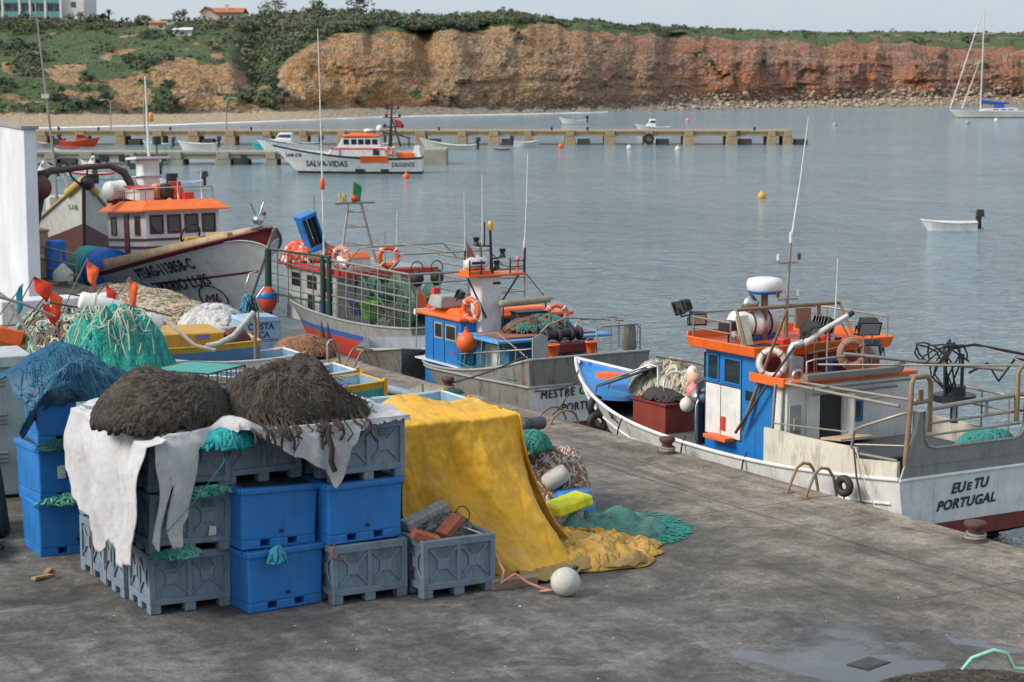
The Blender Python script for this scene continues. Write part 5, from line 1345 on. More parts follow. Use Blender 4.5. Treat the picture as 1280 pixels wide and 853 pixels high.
# ================================================================== boat with the white funnel (middle)
O2 = (21.6, 33.7, WATER)
mbt = thing('fishing_boat', 'blue fishing boat with white funnel tower and grey hull, stern lettered MESTRE CA PORTUGAL', 'fishing boat', O2)
H2 = Hull(6.1, 3.05, (1.58, 1.02, 1.10), -.5, .7, .95, .06, .6, 2.6, .5, 2.2, lambda u: .55)
GST = paint('rust_stained_grey', (.20, .19, .17), .6, 1.3, (.055, .04, .028), 2.8)
rows = [(lambda u: -.5, 0), (lambda u: -.1, 0), (lambda u: .25, 1), (lambda u: 1.0 - .2 * u, 2), (lambda u: max(1.02 - .15 * u, H2.zt(u) - .1), 2), (lambda u: H2.zt(u) + 0, 2)]
rows = [(f, 2 if m == 1 else m) for f, m in rows]
H2.shell(rows, [ANTIFOUL, WHITE, GST, GREYP, plain('wet_deck', (.10, .10, .10))], 'hull', mbt, tmat=lambda r: (0, 0, 1, 2, 2)[r])
mb = MB(); H2.rail(mb, 0, .03, 0, 1, .0, 40); mb.tube([H2.P(0, 1.58, 1), H2.P(0, 1.58, -1)], .03, 6)
n_ = 20
for s in (1, -1): mb.tube([H2.P(i / n_, 1.02 - .15 * i / n_, s, .015) for i in range(n_ + 1)], .028, 6)
mb.tube([H2.P(0, 1.02, 1, .015), H2.P(0, 1.02, -1, .015)], .028, 6); mb.build('rub_rail', GREYP, mbt)
mb = MB()
t2 = lambda x0, z0: (lambda a, b: (x0 - O2[0] + a, -.014, z0 - O2[2] + b + .03 * a))
for q in range(3):
    put_text(mb, 'MESTRE CA', .235, (lambda a, b, q=q: t2(20.42, -.13)(a + .007 * q, b + .005 * (q % 2)) if q == 0 else (lambda p: (p[0], p[1] - .002 * q, p[2]))(t2(20.42, -.13)(a + .007 * q, b + .005 * (q % 2)))), sx=.86, shear=.05, space=1.22)
mb.build('boat_name', INKB, mbt); mb = MB()
put_text(mb, 'PORTUGAL', .225, t2(20.92, -.42), sx=.92, bold=.006, shear=.05, space=1.1)
mb.build('port_name', INKB, mbt)
def w2(X, Y, Z): return (X - O2[0], Y - O2[1], Z - O2[2])
# blue wheelhouse forward
X0 = -1.36
mb = MB(); mb.prism([(X0, 2.95), (X0, 4.55), (X0 + .25, 4.8), (-X0 - .25, 4.8), (-X0, 4.55), (-X0, 2.95)], .55, 2.02); wl = mb.build('wheelhouse', BLUE, mbt, bevel=.02)
for y0, y1 in ((3.15, 3.55), (3.75, 4.05)):
    mb = MB(); mb.bb((X0 - .012, y0, 1.60), (X0 + .01, y1, 1.88)); w_ = mb.build('window', GLASS, wl, bevel=.01)
    mb = MB()
    for a, b in (((y0 - .035, 1.565), (y1 + .035, 1.60)), ((y0 - .035, 1.88), (y1 + .035, 1.915)), ((y0 - .035, 1.6), (y0, 1.88)), ((y1, 1.6), (y1 + .035, 1.88))): mb.bb((X0 - .018, a[0], a[1]), (X0, b[0], b[1]))
    mb.build('frame', GREYP, w_)
mb = MB()
for y in (3.65, 4.15, 3.05): mb.bb((X0 - .008, y, 1.0), (X0, y + .015, 1.95))
mb.build('door_seam', BLACKP, wl)
mb = MB(); mb.bb((X0 - .01, 3.22, 1.28), (X0, 3.30, 1.36)); mb.build('warning_sign', REDP, wl)
mb = MB(); mb.bb((X0 - .07, 2.9, 1.03), (-X0 + .07, 4.9, 1.06)); mb.build('wheelhouse_skirt', WHITE, wl)
mb = MB(); mb.box((0, 3.85, 2.06), (2.86, 1.95, .08)); mb.box((0, 3.9, 2.14), (2.3, 1.4, .10), taper=(.9, .9)); rf = mb.build('roof', ORANGE, wl, bevel=.02)
mb = MB(); mb.box((0, 4.86, 2.05), (2.9, .08, .12)); mb.build('visor', WHITE, rf)
# lower blue deckhouse behind it and the pale blue canopy
mb = MB(); mb.bb((-1.0, 1.55, .55), (1.1, 2.94, 1.72)); lower = mb.build('deckhouse', paint('blue_grey_paint', (.05, .17, .32), .5, .5), mbt, bevel=.02)
mb = MB(); mb.bb((-1.012, 1.9, .8), (-1.0, 2.5, 1.6)); mb.build('side_panel', WHITE, lower)
mb = MB(); mb.bb((-.35, 1.53, .7), (.15, 1.55, 1.62)); mb.build('doorway', BLACKP, lower)
mb = MB(); mb.bb((.3, 1.52, 1.1), (.8, 1.55, 1.55)); mb.build('window', GLASS, lower)
mb = MB(); mb.box((-.0, 2.15, 1.76), (2.8, 1.7, .06)); mb.build('canopy', paint('pale_canopy_blue', (.10, .32, .62), .5, .35), lower, bevel=.01)
mb = MB(); mb.bb((-1.15, 1.5, 1.80), (1.1, 2.6, 1.83)); mb.build('canopy_deck', paint('rusty_deck', (.30, .10, .05), .8, .5), lower)
# funnel tower
mb = MB(); mb.prism([(-.98, 2.75), (-.98, 3.2), (-.46, 3.2), (-.46, 2.75)], 1.4, 2.98); tower = mb.build('funnel_tower', WHITE, mbt, bevel=.03)
mb = MB(); mb.bb((-.55, 2.735, 2.80), (-.40 - .1, 2.76, 2.84)); mb.bb((-.68, 2.735, 2.80), (-.52, 2.755, 2.85)); mb.build('exhaust_slot', BLACKP, tower)
mb = MB(); mb.box((-.62, 2.95, 3.0), (1.42, .62, .05)); mb.box((-1.0, 2.95, 3.06), (.5, .5, .10)); tp = mb.build('tower_platform', ORANGE, tower, bevel=.01)
mb = MB()
for sx_ in (-1, 1):
    mb.tube([(-.70 + sx_ * .62, 2.7, 2.98), (-.70 + sx_ * .16, 2.72, 2.35 if sx_ > 0 else 2.1)], .022, 6)
mb.build('strut', BLACKP, tower)
mb = MB()
for x in (-1.28, -1.0, -.3, .04):
    mb.tube([(x, 2.68, 3.0), (x, 2.68, 3.34)], .02, 6)
mb.tube([(-.3, 2.68, 3.16), (.04, 2.68, 3.16)], .012, 5); mb.tube([(-.3, 2.68, 3.28), (.04, 2.68, 3.28)], .012, 5); mb.tube([(-1.28, 2.68, 3.2), (-1.0, 2.68, 3.2)], .012, 5)
mb.tube([(.05, 2.68, 3.0), (.06, 2.68, 3.55)], .028, 6); mb.tube([(-1.38, 2.7, 3.35), (-1.38, 2.7, 3.55)], .025, 6); mb.build('tower_rail', BLACKP, tower)
mb = MB(); mb.lathe([(0, -.26), (.10, -.25), (.15, -.18), (.15, .18), (.10, .25), (0, .26)], (-.98, 2.95, 3.26), 16, rot=(0, PI / 2, 0)); mb.build('liferaft', WHITE, tower)
mb = MB(); mb.bb((-1.16, 2.795, 3.24), (-.84, 2.80, 3.29)); mb.build('raft_band', INKB, tower)
mb = MB()
mb.tube([(-.62, 2.9, 3.02), (-.63, 2.9, 3.2), (-.66, 2.9, 3.95)], .035, 7, rs=[.05, .035, .028])
for z, x1 in ((3.62, -1.0), (3.35, -.36), (3.1, -.5)): mb.tube([(-.65, 2.9, z - .02), (x1, 2.9, z)], .018, 6); mb.lathe([(.07, 0), (.07, .05), (.05, .06), (.05, .12), (.07, .13), (.07, .18)], (x1, 2.9, z), 10)
mb.tube([(-.80, 2.9, 3.62), (-.80, 2.9, 4.12)], .018, 6); mb.build('light_mast', BLACKP, tower)
mb = MB(); mb.lathe([(0, .16), (.045, .14), (.06, .08), (.06, 0)], (-.66, 2.9, 3.98), 12); mb.cyl((-.66, 2.9, 3.94), (-.66, 2.9, 3.99), .05); mb.build('amber_lamp', paint('amber_plastic', (.70, .32, .02), .3, .1), tower)
mb = MB(); mb.tube([(-1.22, 2.9, 3.3), (-1.24, 2.9, 3.85)], .01, 5); fs_ = mb.build('flag_staff', PIPE, tower)
mb = MB(); mb.add([(-1.24, 2.9, 3.72), (-1.2, 2.88, 3.68), (-1.02, 2.86, 3.36), (-1.12, 2.92, 3.34), (-1.23, 2.9, 3.38)], [(0, 1, 2, 3, 4)]); mb.build('flag', plain('faded_red_flag', (.38, .10, .09), .9), fs_, solid=.006)
mb = MB(); mb.tube([(-.88, 2.9, 3.3), (-.9, 2.9, 3.68)], .03, 6, rs=[.05, .015]); mb.build('lamp_cone', plain('brown_lamp', (.2, .13, .07), .6), tower)
whip(tower, (-.82, 3.0, 3.05), (-.80, 3.0, 5.1), .013); whip(tower, (-1.18, 3.1, 3.05), (-1.18, 3.1, 4.75), .008); whip(tower, (.06, 2.7, 3.5), (.14, 2.7, 5.55), .014)
mb = MB(); mb.lathe([(.02, 0), (.03, .05), (.03, .22), (.045, .24), (.045, .30), (0, .32)], (-.08, 2.75, 3.05), 10); mb.build('gps_mushroom', PINKB, tower)
# folded awning roll, orange bits on the roof
mb = MB(); mb.lathe([(0, -.62), (.075, -.61), (.08, -.55), (.08, .55), (.075, .61), (0, .62)], (-.02, 2.55, 2.42), 12, rot=(0, PI / 2 - .03, 0)); mb.build('rolled_awning', plain('khaki_canvas', (.30, .29, .20), .85), mbt)
mb = MB()
for x in (-.55, .5): mb.tube([(x, 2.55, 1.8), (x, 2.55, 2.36)], .018, 6)
mb.tube([(.55, 2.6, 2.45), (.12, 2.75, 3.0)], .01, 4); mb.tube([(.55, 2.6, 2.45), (.72, 2.6, 2.44)], .01, 4); mb.build('awning_post', BLACKP, mbt)
mb = MB(); mb.box((-.9, 4.3, 2.32), (.8, .6, .26), taper=(.8, .8)); mb.build('roof_hatch', GREYP, rf, bevel=.03)
mb = MB(); mb.tube([(-1.3, 4.5, 2.2), (-1.0, 4.6, 2.28), (-.4, 4.5, 2.3), (-1.1, 3.2, 2.24), (-1.25, 3.1, 2.2)], .06, 7); mb.build('orange_hose', FLOATO, rf)
mb = MB(); mb.box((-1.05, 4.62, 2.45), (.22, .2, .26), taper=(.6, .6)); mb.build('red_can', REDP, rf)
flood(mbt, (-1.0, 3.6, 2.52), .8, .4, .16)
# cages, haulers and rails on the stern
mb = MB()
def hoop(y, x0, x1, z0, z1): return [(x0, y, z0), (x0, y, z1 - .1), (x0 + .1, y, z1), (x1 - .1, y, z1), (x1, y, z1 - .1), (x1, y, z0)]
mb.tube([(-.75, .9, 1.5), (-.72, .9, 1.9), (-.45, .9, 2.12), (0, .9, 2.25), (1.4, .9, 2.1)], .02, 6)
mb.tube(hoop(.3, .35, 1.42, 1.5, 2.10), .018, 6); mb.tube(hoop(1.1, .35, 1.42, 1.5, 2.16), .018, 6)
for x in (.35, .7, 1.05, 1.42): mb.tube([(x, .3, 2.1), (x, 1.1, 2.16)], .012, 5); mb.tube([(x, .3, 1.6), (x, .3, 2.1)], .010, 5)
mb.tube([(-1.4, .1, 1.6), (-1.3, 1.5, 1.95), (-1.38, 2.9, 1.70)], .016, 6); mb.tube([(-1.42, 2.9, 1.35), (-1.4, .3, 1.75), (-.9, .2, 1.78)], .016, 6)
for y in (.6, 1.3, 2.0, 2.7): mb.tube([(-1.42, y, .95), (-1.38, y, 1.85 - .1 * abs(y - 1.4))], .013, 5)
mb.build('stern_cage', PIPE, mbt)
mb = MB()
for i in range(20): 
    x = .36 + 1.05 * i / 19; mb.tube([(x, .3, 1.62), (x, .3, 2.08)], .003, 3)
for i in range(9): z = 1.62 + .46 * i / 8; mb.tube([(.36, .3, z), (1.41, .3, z)], .003, 3)
mb.build('cage_netting', plain('grey_mesh', (.16, .17, .16), .8), mbt)
mb = MB(); mb.cyl((-.75, .75, 1.92), (.25, .75, 1.97), .09, 12); 
for x in (-.6, -.3, 0, .2): mb.torus((x, .75, 1.93 + .03 * x), .11, .045, (0, PI / 2, 0), 14, 6)
mb.build('line_hauler', BLACKR, mbt)
mb = MB(); mb.lathe([(.13, 0), (.15, .08), (.12, .5), (.10, .52)], (1.22, .4, 1.55), 12); mb.build('mesh_basket', plain('grey_basket', (.14, .13, .11), .8), mbt)
mb = MB(); mb.box((-.2, .8, 1.66), (1.1, .4, .22)); mb.build('red_winch_base', MAROON, mbt, bevel=.03)
mb = MB(); mb.plate([(-1.3, .1, 1.6), (-.95, .1, 1.6), (-.95, .1, 2.02), (-1.1, .1, 2.08), (-1.3, .1, 2.0)], .03); mb.build('stern_plate', GREYP, mbt)
mb = MB()
random.seed(4)
for k in range(26):
    x = rnd(-1.45, -1.38); y = rnd(.8, 2.9); mb.tube([(x, y, 1.75 + rnd(-.1, .1)), (x - .02, y + rnd(-.2, .2), 1.35), (x - .01, y + rnd(-.3, .3), 1.05)], .004, 3)
mb.tube(sag((-1.46, 2.9, 1.2), (-1.46, .5, 1.12), .06), .012, 4)
mb.build('rail_netting', ROPEG, mbt)
def Wm(x, y, z): return (O2[0] + x, O2[1] + y, O2[2] + z)
bucket(Wm(-.72, .25, 1.56), 'orange bucket on the MESTRE boat stern rail, the left one', FLOATO, .13, .26)
bucket(Wm(.18, .25, 1.58), 'orange bucket on the MESTRE boat stern rail, right of the dark hauler', FLOATO, .12, .24)
lifebuoy(Wm(-1.15, 2.85, 2.28), 'orange lifebuoy leaning against the foot of the white funnel tower', (PI / 2, 0, -1.25), .21, .06, FLOATO, FLOATW)
lifebuoy(Wm(.62, 2.3, 2.12), 'pinkish lifebuoy with white bands under the rolled awning', (PI / 2, 0, -.35), .21, .06, paint('pinkish_orange', (.55, .20, .14), .6, .4), FLOATW)
float_ball(Wm(-1.5, 2.45, 1.66), 'big orange float hanging on the blue hull side below the white tower', FLOATO, .21)
rope_heap('rope_pile', 'dark gear and red rope heaped on the canopy behind the white tower', 'rope pile', Wm(.1, 2.2, 1.84), .8, .45, .28, [ROPED, plain('rust_rope', (.28, .07, .04), .9), ROPEG], 80, .022, 11)
o = thing('battery_crate', 'dark crate on the canopy behind the white tower', 'crate', Wm(.05, 2.5, 1.84)); mb = MB(); mb.box((0, 0, .18), (.7, .35, .36)); mb.build('body', plain('dark_crate', (.03, .045, .045), .6), o, bevel=.02); mb = MB(); mb.box((0, 0, .37), (.74, .38, .03)); mb.build('rim', BLACKP, o)
# ================================================================== grey boat full of cages
O3 = (23.7, 42.4, WATER)
cb = thing('fishing_boat', 'grey fishing boat caged in pipe railings with green drums, a tripod mast and red bottom', 'fishing boat', O3)
H3 = Hull(10.2, 3.5, (1.12, .98, 1.5), -.6, 1.0, .94, .08, .55, 2.4, .45, 2.0, lambda u: .5)
REDHULL = paint('scuffed_red_bottom', (.42, .035, .02), .6, .8, (.12, .03, .02), 4)
rows = [(lambda u: -.6, 0), (lambda u: -.1, 0), (lambda u: .50, 1), (lambda u: .64, 2), (lambda u: .8, 2), (lambda u: H3.zt(u) - .08, 2), (lambda u: H3.zt(u), 2)]
H3.shell(rows, [REDHULL, paint('deep_blue_stripe', (.02, .09, .30), .5, .5), paint('scuffed_grey_hull', (.24, .24, .225), .6, .9), GREYP, plain('wet_deck', (.10, .10, .10))], 'hull', cb)
mb = MB(); H3.rail(mb, 0, .03, n=44); mb.tube([H3.P(0, 1.12, 1), H3.P(0, 1.12, -1)], .03, 6); mb.build('rub_rail', GREYP, cb)
xs_ = -1.62
# wheelhouse
mb = MB(); mb.bb((-1.25, 4.9, .5), (1.25, 8.2, 2.0)); wh = mb.build('wheelhouse', paint('grey_white_paint', (.38, .39, .38), .5, .7), cb, bevel=.03)
mb = MB(); mb.bb((-1.36, 4.6, 2.0), (1.36, 8.4, 2.08)); mb.bb((-1.38, 4.2, 1.98), (-1.30, 8.42, 2.12)); mb.bb((-1.36, 4.18, 1.98), (1.36, 4.26, 2.12)); rf = mb.build('roof', REDP, wh)
mb = MB(); mb.bb((-1.3, 4.7, 2.085), (1.3, 8.3, 2.10)); mb.build('roof_deck', GREYP, rf)
for y0 in (5.2, 6.2, 7.2):
    mb = MB(); mb.bb((-1.27, y0, 1.45), (-1.24, y0 + .6, 1.82)); mb.build('window', GLASS, wh, bevel=.02)
mb = MB(); mb.bb((-1.27, 6.35, .6), (-1.24, 6.75, 1.3)); mb.build('doorway', BLACKP, wh); mb = MB(); mb.bb((-.3, 4.87, .6), (.3, 4.9, 1.8)); mb.build('doorway', BLACKP, wh)
mb = MB()
for i in range(6): mb.bb((-1.285, 5.3, .82 + i * .07), (-1.26, 6.0, .86 + i * .07))
mb.build('blue_vent', BLUE, wh)
mb = MB(); mb.bb((-1.285, 5.2, 1.32), (-1.25, 6.1, 1.36)); mb.build('red_line', REDP, wh)
# stern rail cage and tall green posts
mb = MB()
for z in (1.5, 1.85, 2.2):
    mb.tube([(xs_, .1, z), (xs_, 4.6, z)], .022, 6); mb.tube([(xs_, .1, z), (1.6, .1, z)], .022, 6); mb.tube([(1.62, .1, z), (1.62, 4.6, z)], .02, 6)
mb.tube([(xs_, .1, 2.42), (xs_, 8.3, 2.42)], .03, 6); mb.tube([(xs_, .1, 2.42), (1.6, .1, 2.42), (1.6, 4.6, 2.42)], .03, 6)
for y in (.1, .9, 1.8, 2.7, 3.6): mb.tube([(xs_, y, 1.0), (xs_, y, 2.42)], .022, 6)
for x in (-.8, 0, .8, 1.6): mb.tube([(x, .1, 1.0), (x, .1, 2.42)], .022, 6)
mb.tube([(xs_, 1.2, 2.42), (-1.2, 1.2, 2.8), (1.2, 1.2, 2.8), (1.6, 1.2, 2.42)], .022, 6); mb.tube([(xs_, 3.6, 2.42), (-1.2, 3.6, 2.8), (1.2, 3.6, 2.8), (1.6, 3.6, 2.42)], .022, 6)
mb.tube([(-1.2, 1.2, 2.8), (-1.2, 3.6, 2.8)], .018, 6); mb.tube([(.0, 1.2, 2.82), (0, 3.6, 2.82)], .018, 6); mb.tube([(1.2, 1.2, 2.8), (1.2, 3.6, 2.8)], .018, 6)
mb.build('rail_cage', PIPE, cb)
for y, z0, z1, r in ((4.55, .3, 2.5, .075), (4.95, .3, 2.5, .075), (8.5, .4, 2.38, .10)):
    mb = MB(); mb.tube([(xs_ - .03, y, z0), (xs_ - .03, y, z1)], r, 8); mb.build('green_post', DGREEN, cb)
mb = MB(); mb.tube([(xs_ - .03, 4.5, 2.5), (xs_ - .03, 8.6, 2.4)], .03, 6); mb.build('green_beam', DGREEN, cb)
mb = MB(); mb.tube([(xs_ - .03, 4.9, 1.25), (xs_ - .03, 8.4, 1.2)], .025, 6); mb.build('green_beam', DGREEN, cb)
CAGE = paint('dark_cage_pipe', (.17, .17, .155), .5, .6, (.12, .07, .03), 6, .4)
mb = MB()
for y in (.5, 1.35, 2.25, 3.15, 4.05): mb.tube([(xs_ - .01, y, 1.0), (xs_ - .01, y, 2.42)], .016, 5)
for z in (1.3, 1.68, 2.02, 2.3): mb.tube([(xs_ - .01, .1, z), (xs_ - .01, 4.6, z)], .012, 5)
for z in (1.4, 1.75, 2.1): mb.tube([(xs_ - .01, 5.2, z), (xs_ - .01, 8.3, z)], .018, 5)
for y in (5.6, 6.4, 7.2, 7.9): mb.tube([(xs_ - .01, y, .95), (xs_ - .01, y, 2.42)], .018, 5)
for k in range(46): y = .1 + 4.5 * k / 45; mb.tube([(xs_ + .02, y, 1.05), (xs_ + .02, y + .12, 1.62)], .005, 3)
for k in range(10): z = 1.05 + .06 * k; mb.tube([(xs_ + .02, .1, z), (xs_ + .02, 4.6, z)], .004, 3)
mb.build('side_netting', CAGE, cb)
for i, (x, y, z, l) in enumerate(((-.9, 1.9, 1.0, 'dark wire pot stacked lowest on the caged boat aft deck'), (-.85, 1.9, 1.36, 'dark wire pot stacked second on the caged boat aft deck'), (.2, 1.2, 1.0, 'dark wire pot standing alone by the caged boat stern rail'))):
    o = thing('crab_pot', l, 'crab pot', (O3[0] + x, O3[1] + y, O3[2] + z), .1 * i); mb = MB(); s_ = .34
    for zz in (0, .34): mb.tube([(-s_, -s_, zz), (s_, -s_, zz), (s_, s_, zz), (-s_, s_, zz)], .016, 5, closed=True)
    for px_ in (-s_, s_):
        for py_ in (-s_, s_): mb.tube([(px_, py_, 0), (px_, py_, .34)], .016, 5)
    mb.build('frame', BLACKP, o); mb = MB()
    for k in range(1, 9):
        q_ = -s_ + 2 * s_ * k / 9
        for w_ in (-s_, s_): mb.tube([(q_, w_, 0), (q_, w_, .34)], .005, 3); mb.tube([(w_, q_, 0), (w_, q_, .34)], .005, 3)
        mb.tube([(q_, -s_, .34), (q_, s_, .34)], .005, 3)
    mb.bb((-.28, -.28, .02), (.28, .28, .14)); mb.build('netting', plain('dark_mesh', (.05, .07, .055), .9), o)
# drums
for (x, y, z, r, l) in ((-.9, 1.0, 1.55, .52, 'drum'), (-.6, 3.4, 1.6, .48, 'drum')):
    mb = MB(); mb.cyl((x - .32, y, z), (x + .32, y, z), r * .55, 20)
    for s in (-.36, .30): mb.lathe([(0, 0), (r, 0), (r * 1.02, .02), (r * 1.02, .05), (r, .06), (0, .06)], (x + s, y, z), 24, rot=(0, PI / 2, 0))
    for k in range(6): a = k * PI / 3; mb.tube([(x - .37, y + .1 * math.cos(a), z + .1 * math.sin(a)), (x - .37, y + r * .95 * math.cos(a), z + r * .95 * math.sin(a))], .025, 5)
    mb.build('net_drum', GREEN, cb)
mb = MB(); mb.torus((-1.0, 4.0, 1.55), .40, .05, (0, PI / 2, 0)); mb.tube([(-1.0, 3.6, 1.5), (-1.1, 3.2, 1.8), (-1.0, 2.6, 1.3)], .04, 6); mb.build('fairlead_hoop', GREEN, cb)
mb = MB()
for x in (-1.1, -.55):
    mb = MB(); mb.ball((x, .7, 2.25), .17, 12, sc=(1, 1, 1.25)); mb.torus((x, .7, 2.5), .16, .014, (PI / 2, 0, 0)); mb.build('black_float', BLACKR, cb)
# tripod mast with blue fish-hauler frame, flag
mb = MB()
for x, y in ((-.55, 6.2), (.55, 6.2), (0, 7.3)): mb.tube([(x, y, 2.08), (x * .35, 6.5 + (y - 6.5) * .35, 3.72)], .035, 6)
for z, k_ in ((2.6, .8), (3.1, .6), (3.5, .45)): mb.tube([(-.55 * k_, 6.25, z), (.55 * k_, 6.25, z)], .02, 5); mb.tube([(-.55 * k_, 6.25, z), (0, 6.5 + .8 * k_, z), (.55 * k_, 6.25, z)], .016, 5)
mb.tube([(-.6, 6.4, 3.74), (.6, 6.4, 3.74)], .035, 6); mb.tube([(0, 6.5, 3.7), (0, 6.5, 4.3)], .02, 6); mb.tube([(-.75, 7.2, 2.1), (-.8, 7.3, 3.9)], .018, 5); mb.tube([(.5, 5.6, 2.1), (.5, 5.6, 3.0)], .02, 5)
mb.build('tripod_mast', PIPE, cb)
mb = MB(M=Matrix.Translation((-.95, 7.2, 2.95)) @ Matrix.Rotation(-.35, 4, 'Y')); 
for z in (-.45, .45): mb.box((0, 0, z), (.5, .5, .12))
mb.box((-.22, 0, 0), (.06, .4, .8)); mb.box((.22, 0, 0), (.06, .4, .8)); bf = mb.build('blue_hauler_frame', BLUE, cb, bevel=.02)
mb = MB(M=Matrix.Translation((-.95, 7.2, 2.95)) @ Matrix.Rotation(-.35, 4, 'Y'))
for x in (-.1, .1): mb.cyl((x, 0, -.4), (x, 0, .4), .09, 10)
mb.build('roller', BLACKR, bf)
FLAGG = plain('green_flag_cloth', (.03, .26, .09), .9); FLAGR = plain('red_flag_cloth', (.50, .03, .025), .9)
mb = MB(); mb.grid(lambda u, v: (.02 + .22 * u + .02 * math.sin(v * 7), 6.5 + .03 * math.sin(u * 6), 4.32 - .55 * v - .12 * u), 6, 8); fl_ = mb.build('green_flag', FLAGG, cb, solid=.006)
mb = MB(); mb.ball((0, 6.4, 3.85), .10, 12); mb.build('red_lamp', REDP, cb)
mb = MB(); mb.cyl((-.3, 6.4, 3.76), (-.3, 6.4, 4.0), .05, 8); mb.cyl((-.45, 6.4, 3.76), (-.45, 6.4, 4.0), .03, 8); mb.build('signal_lamp', plain('yellow_lamp', (.5, .42, .05), .5), cb)
mb = MB(); mb.lathe([(0, 0), (.42, .02), (.46, .10), (.40, .22), (.15, .26), (0, .27)], (-.35, 6.0, 2.10), 18); mb.build('white_cover', WHITE, cb)
whip(cb, (.6, 5.2, 2.1), (.62, 5.1, 3.6), .016)
def W3(x, y, z): return (O3[0] + x, O3[1] + y, O3[2] + z)
lifebuoy(W3(-1.2, 4.75, 2.42), 'pinkish lifebuoy standing on the roof corner of the grey caged boat', (PI / 2, 0, -1.2), .26, .07, paint('pinkish_orange', (.55, .20, .14)))
lifebuoy(W3(.1, 4.6, 2.42), 'orange lifebuoy on the caged boat roof, further right than the pinkish one', (PI / 2, 0, -.3), .24, .07)
o = thing('orange_cover', 'orange cover over a white box on the caged boat roof', 'cover', W3(-.55, 5.2, 2.1)); mb = MB(); mb.box((0, 0, .16), (.6, .5, .32)); mb.build('box', WHITE, o, bevel=.02); mb = MB(); mb.box((0, 0, .36), (.72, .6, .12), taper=(.5, .5)); mb.build('cover', FLOATO, o)
rope_heap('orange_jackets', 'heap of orange oilskins and life jackets at the forward roof end of the caged boat', 'clothes', W3(-.75, 7.7, 2.08), .75, .75, .5, [FLOATO, ORED, WHITE], 60, .06, 21, step=.08)
rope_heap('net_heap', 'dark net heap on the aft deck of the caged boat between the drums', 'net', W3(-.6, 2.2, .5), .85, .9, .85, [ROPED, ROPEG, plain('grey_net', (.15, .16, .15), .9)], 90, .03, 22)
o = thing('fish_basket', 'bright green fish basket on the deck of the caged boat', 'basket', W3(-1.3, 2.95, 1.05)); mb = MB(); mb.lathe([(.18, 0), (.24, .40), (.26, .40), (.26, .36), (.23, .34), (.17, .02), (0, .02)], n=14); mb.build('body', plain('lime_plastic', (.12, .50, .03), .5), o); mb = MB(); mb.torus((0, 0, .40), .25, .02); mb.build('rim', plain('lime_plastic', (.12, .50, .03)), o)
o = thing('fish_basket', 'blue basket beside the bright green one on the caged boat', 'basket', W3(-1.25, 3.7, 1.05)); mb = MB(); mb.lathe([(.16, 0), (.22, .34), (.24, .34), (.24, .31), (.21, .3), (.15, .02), (0, .02)], n=14); mb.build('body', plain('royal_blue_plastic', (.02, .05, .30), .5), o); mb = MB(); mb.torus((0, 0, .34), .23, .018); mb.build('rim', plain('royal_blue_plastic', (.02, .05, .30)), o)
o = thing('fender_buoy', 'red and blue banded float hanging on the forward rail of the caged boat', 'float', W3(xs_ - .22, 8.15, 1.05)); mb = MB(); mb.ball((0, 0, 0), .27, 16, sc=(1, 1, 1.35)); mb.build('body', ORED, o); mb = MB(); mb.lathe([(.255, 0), (.275, .05), (.26, .16), (.23, .2)], n=18); mb.build('blue_band', BLUE, o)
for i in range(3):
    pass
# tall white marker staff with an orange base standing aboard
o = thing('marker_staff', 'tall thin white marker staff with orange weight standing up in front of the lifeboat', 'marker pole', W3(-.7, 6.9, 2.1)); mb = MB(); mb.tube([(0, 0, 0), (0, .05, 2.6), (-.05, .1, 6.3)], .022, 6, rs=[.03, .024, .012]); mb.build('staff', WHITE, o); mb = MB(); mb.lathe([(.03, -.16), (.07, -.12), (.07, .10), (.03, .16)], (0, .04, 2.15), 10); mb.build('weight', FLOATO, o)

# ================================================================== trawler with orange roof, bow towards us
ML0 = (22.5, 64.5, WATER)
ml = thing('fishing_trawler', 'white trawler with orange roof, maroon trim and tall bow, lettered PTSAG-113858-C', 'fishing boat', ML0)
ml.rotation_euler = (R(4.0), 0, PI)
HM = Hull(13.2, 4.5, (.60, .86, 2.02), -1.5, 1.9, .9, .20, .48, 2.2, .40, 1.75, lambda u: HM.zt(u) - .5)
MWHITE = paint('worn_white_planks', (.52, .53, .53), .55, .5, (.25, .22, .2), 2.0)
rows = [(lambda u: -1.5, 0), (lambda u: -1.0, 0), (lambda u: -.85, 1), (lambda u: .10 + .10 * u, 1), (lambda u: .10 + .10 * u + .001, 2), (lambda u: .18 + .10 * u, 1), (lambda u: HM.zt(u) - .40, 1), (lambda u: HM.zt(u) - .09, 3), (lambda u: HM.zt(u), 3)]
def low(u): return .0 + HM.zt(u) * .42 - .10
rows = [(lambda u: -1.5, 0), (lambda u: -1.0, 0), (lambda u: -.85, 1), (lambda u: low(u) - .5, 1), (lambda u: low(u) - .2, 1), (low, 2), (lambda u: low(u) + .075, 1)] + [((lambda u, k=k: low(u) + .075 + (HM.zt(u) - .165 - low(u)) * k / 6), 1) for k in range(1, 6)] + [ (lambda u: HM.zt(u) - .09, 3), (lambda u: HM.zt(u), 3)]
HM.shell(rows, [ANTIFOUL, MWHITE, MAROON, MAROON, TAN, plain('wet_deck', (.10, .10, .10))], 'hull', ml, 60)
mb = MB(); HM.rail(mb, .02, .045, 0, 1, .01, 60); mb.build('cap_rail', MAROON, ml)
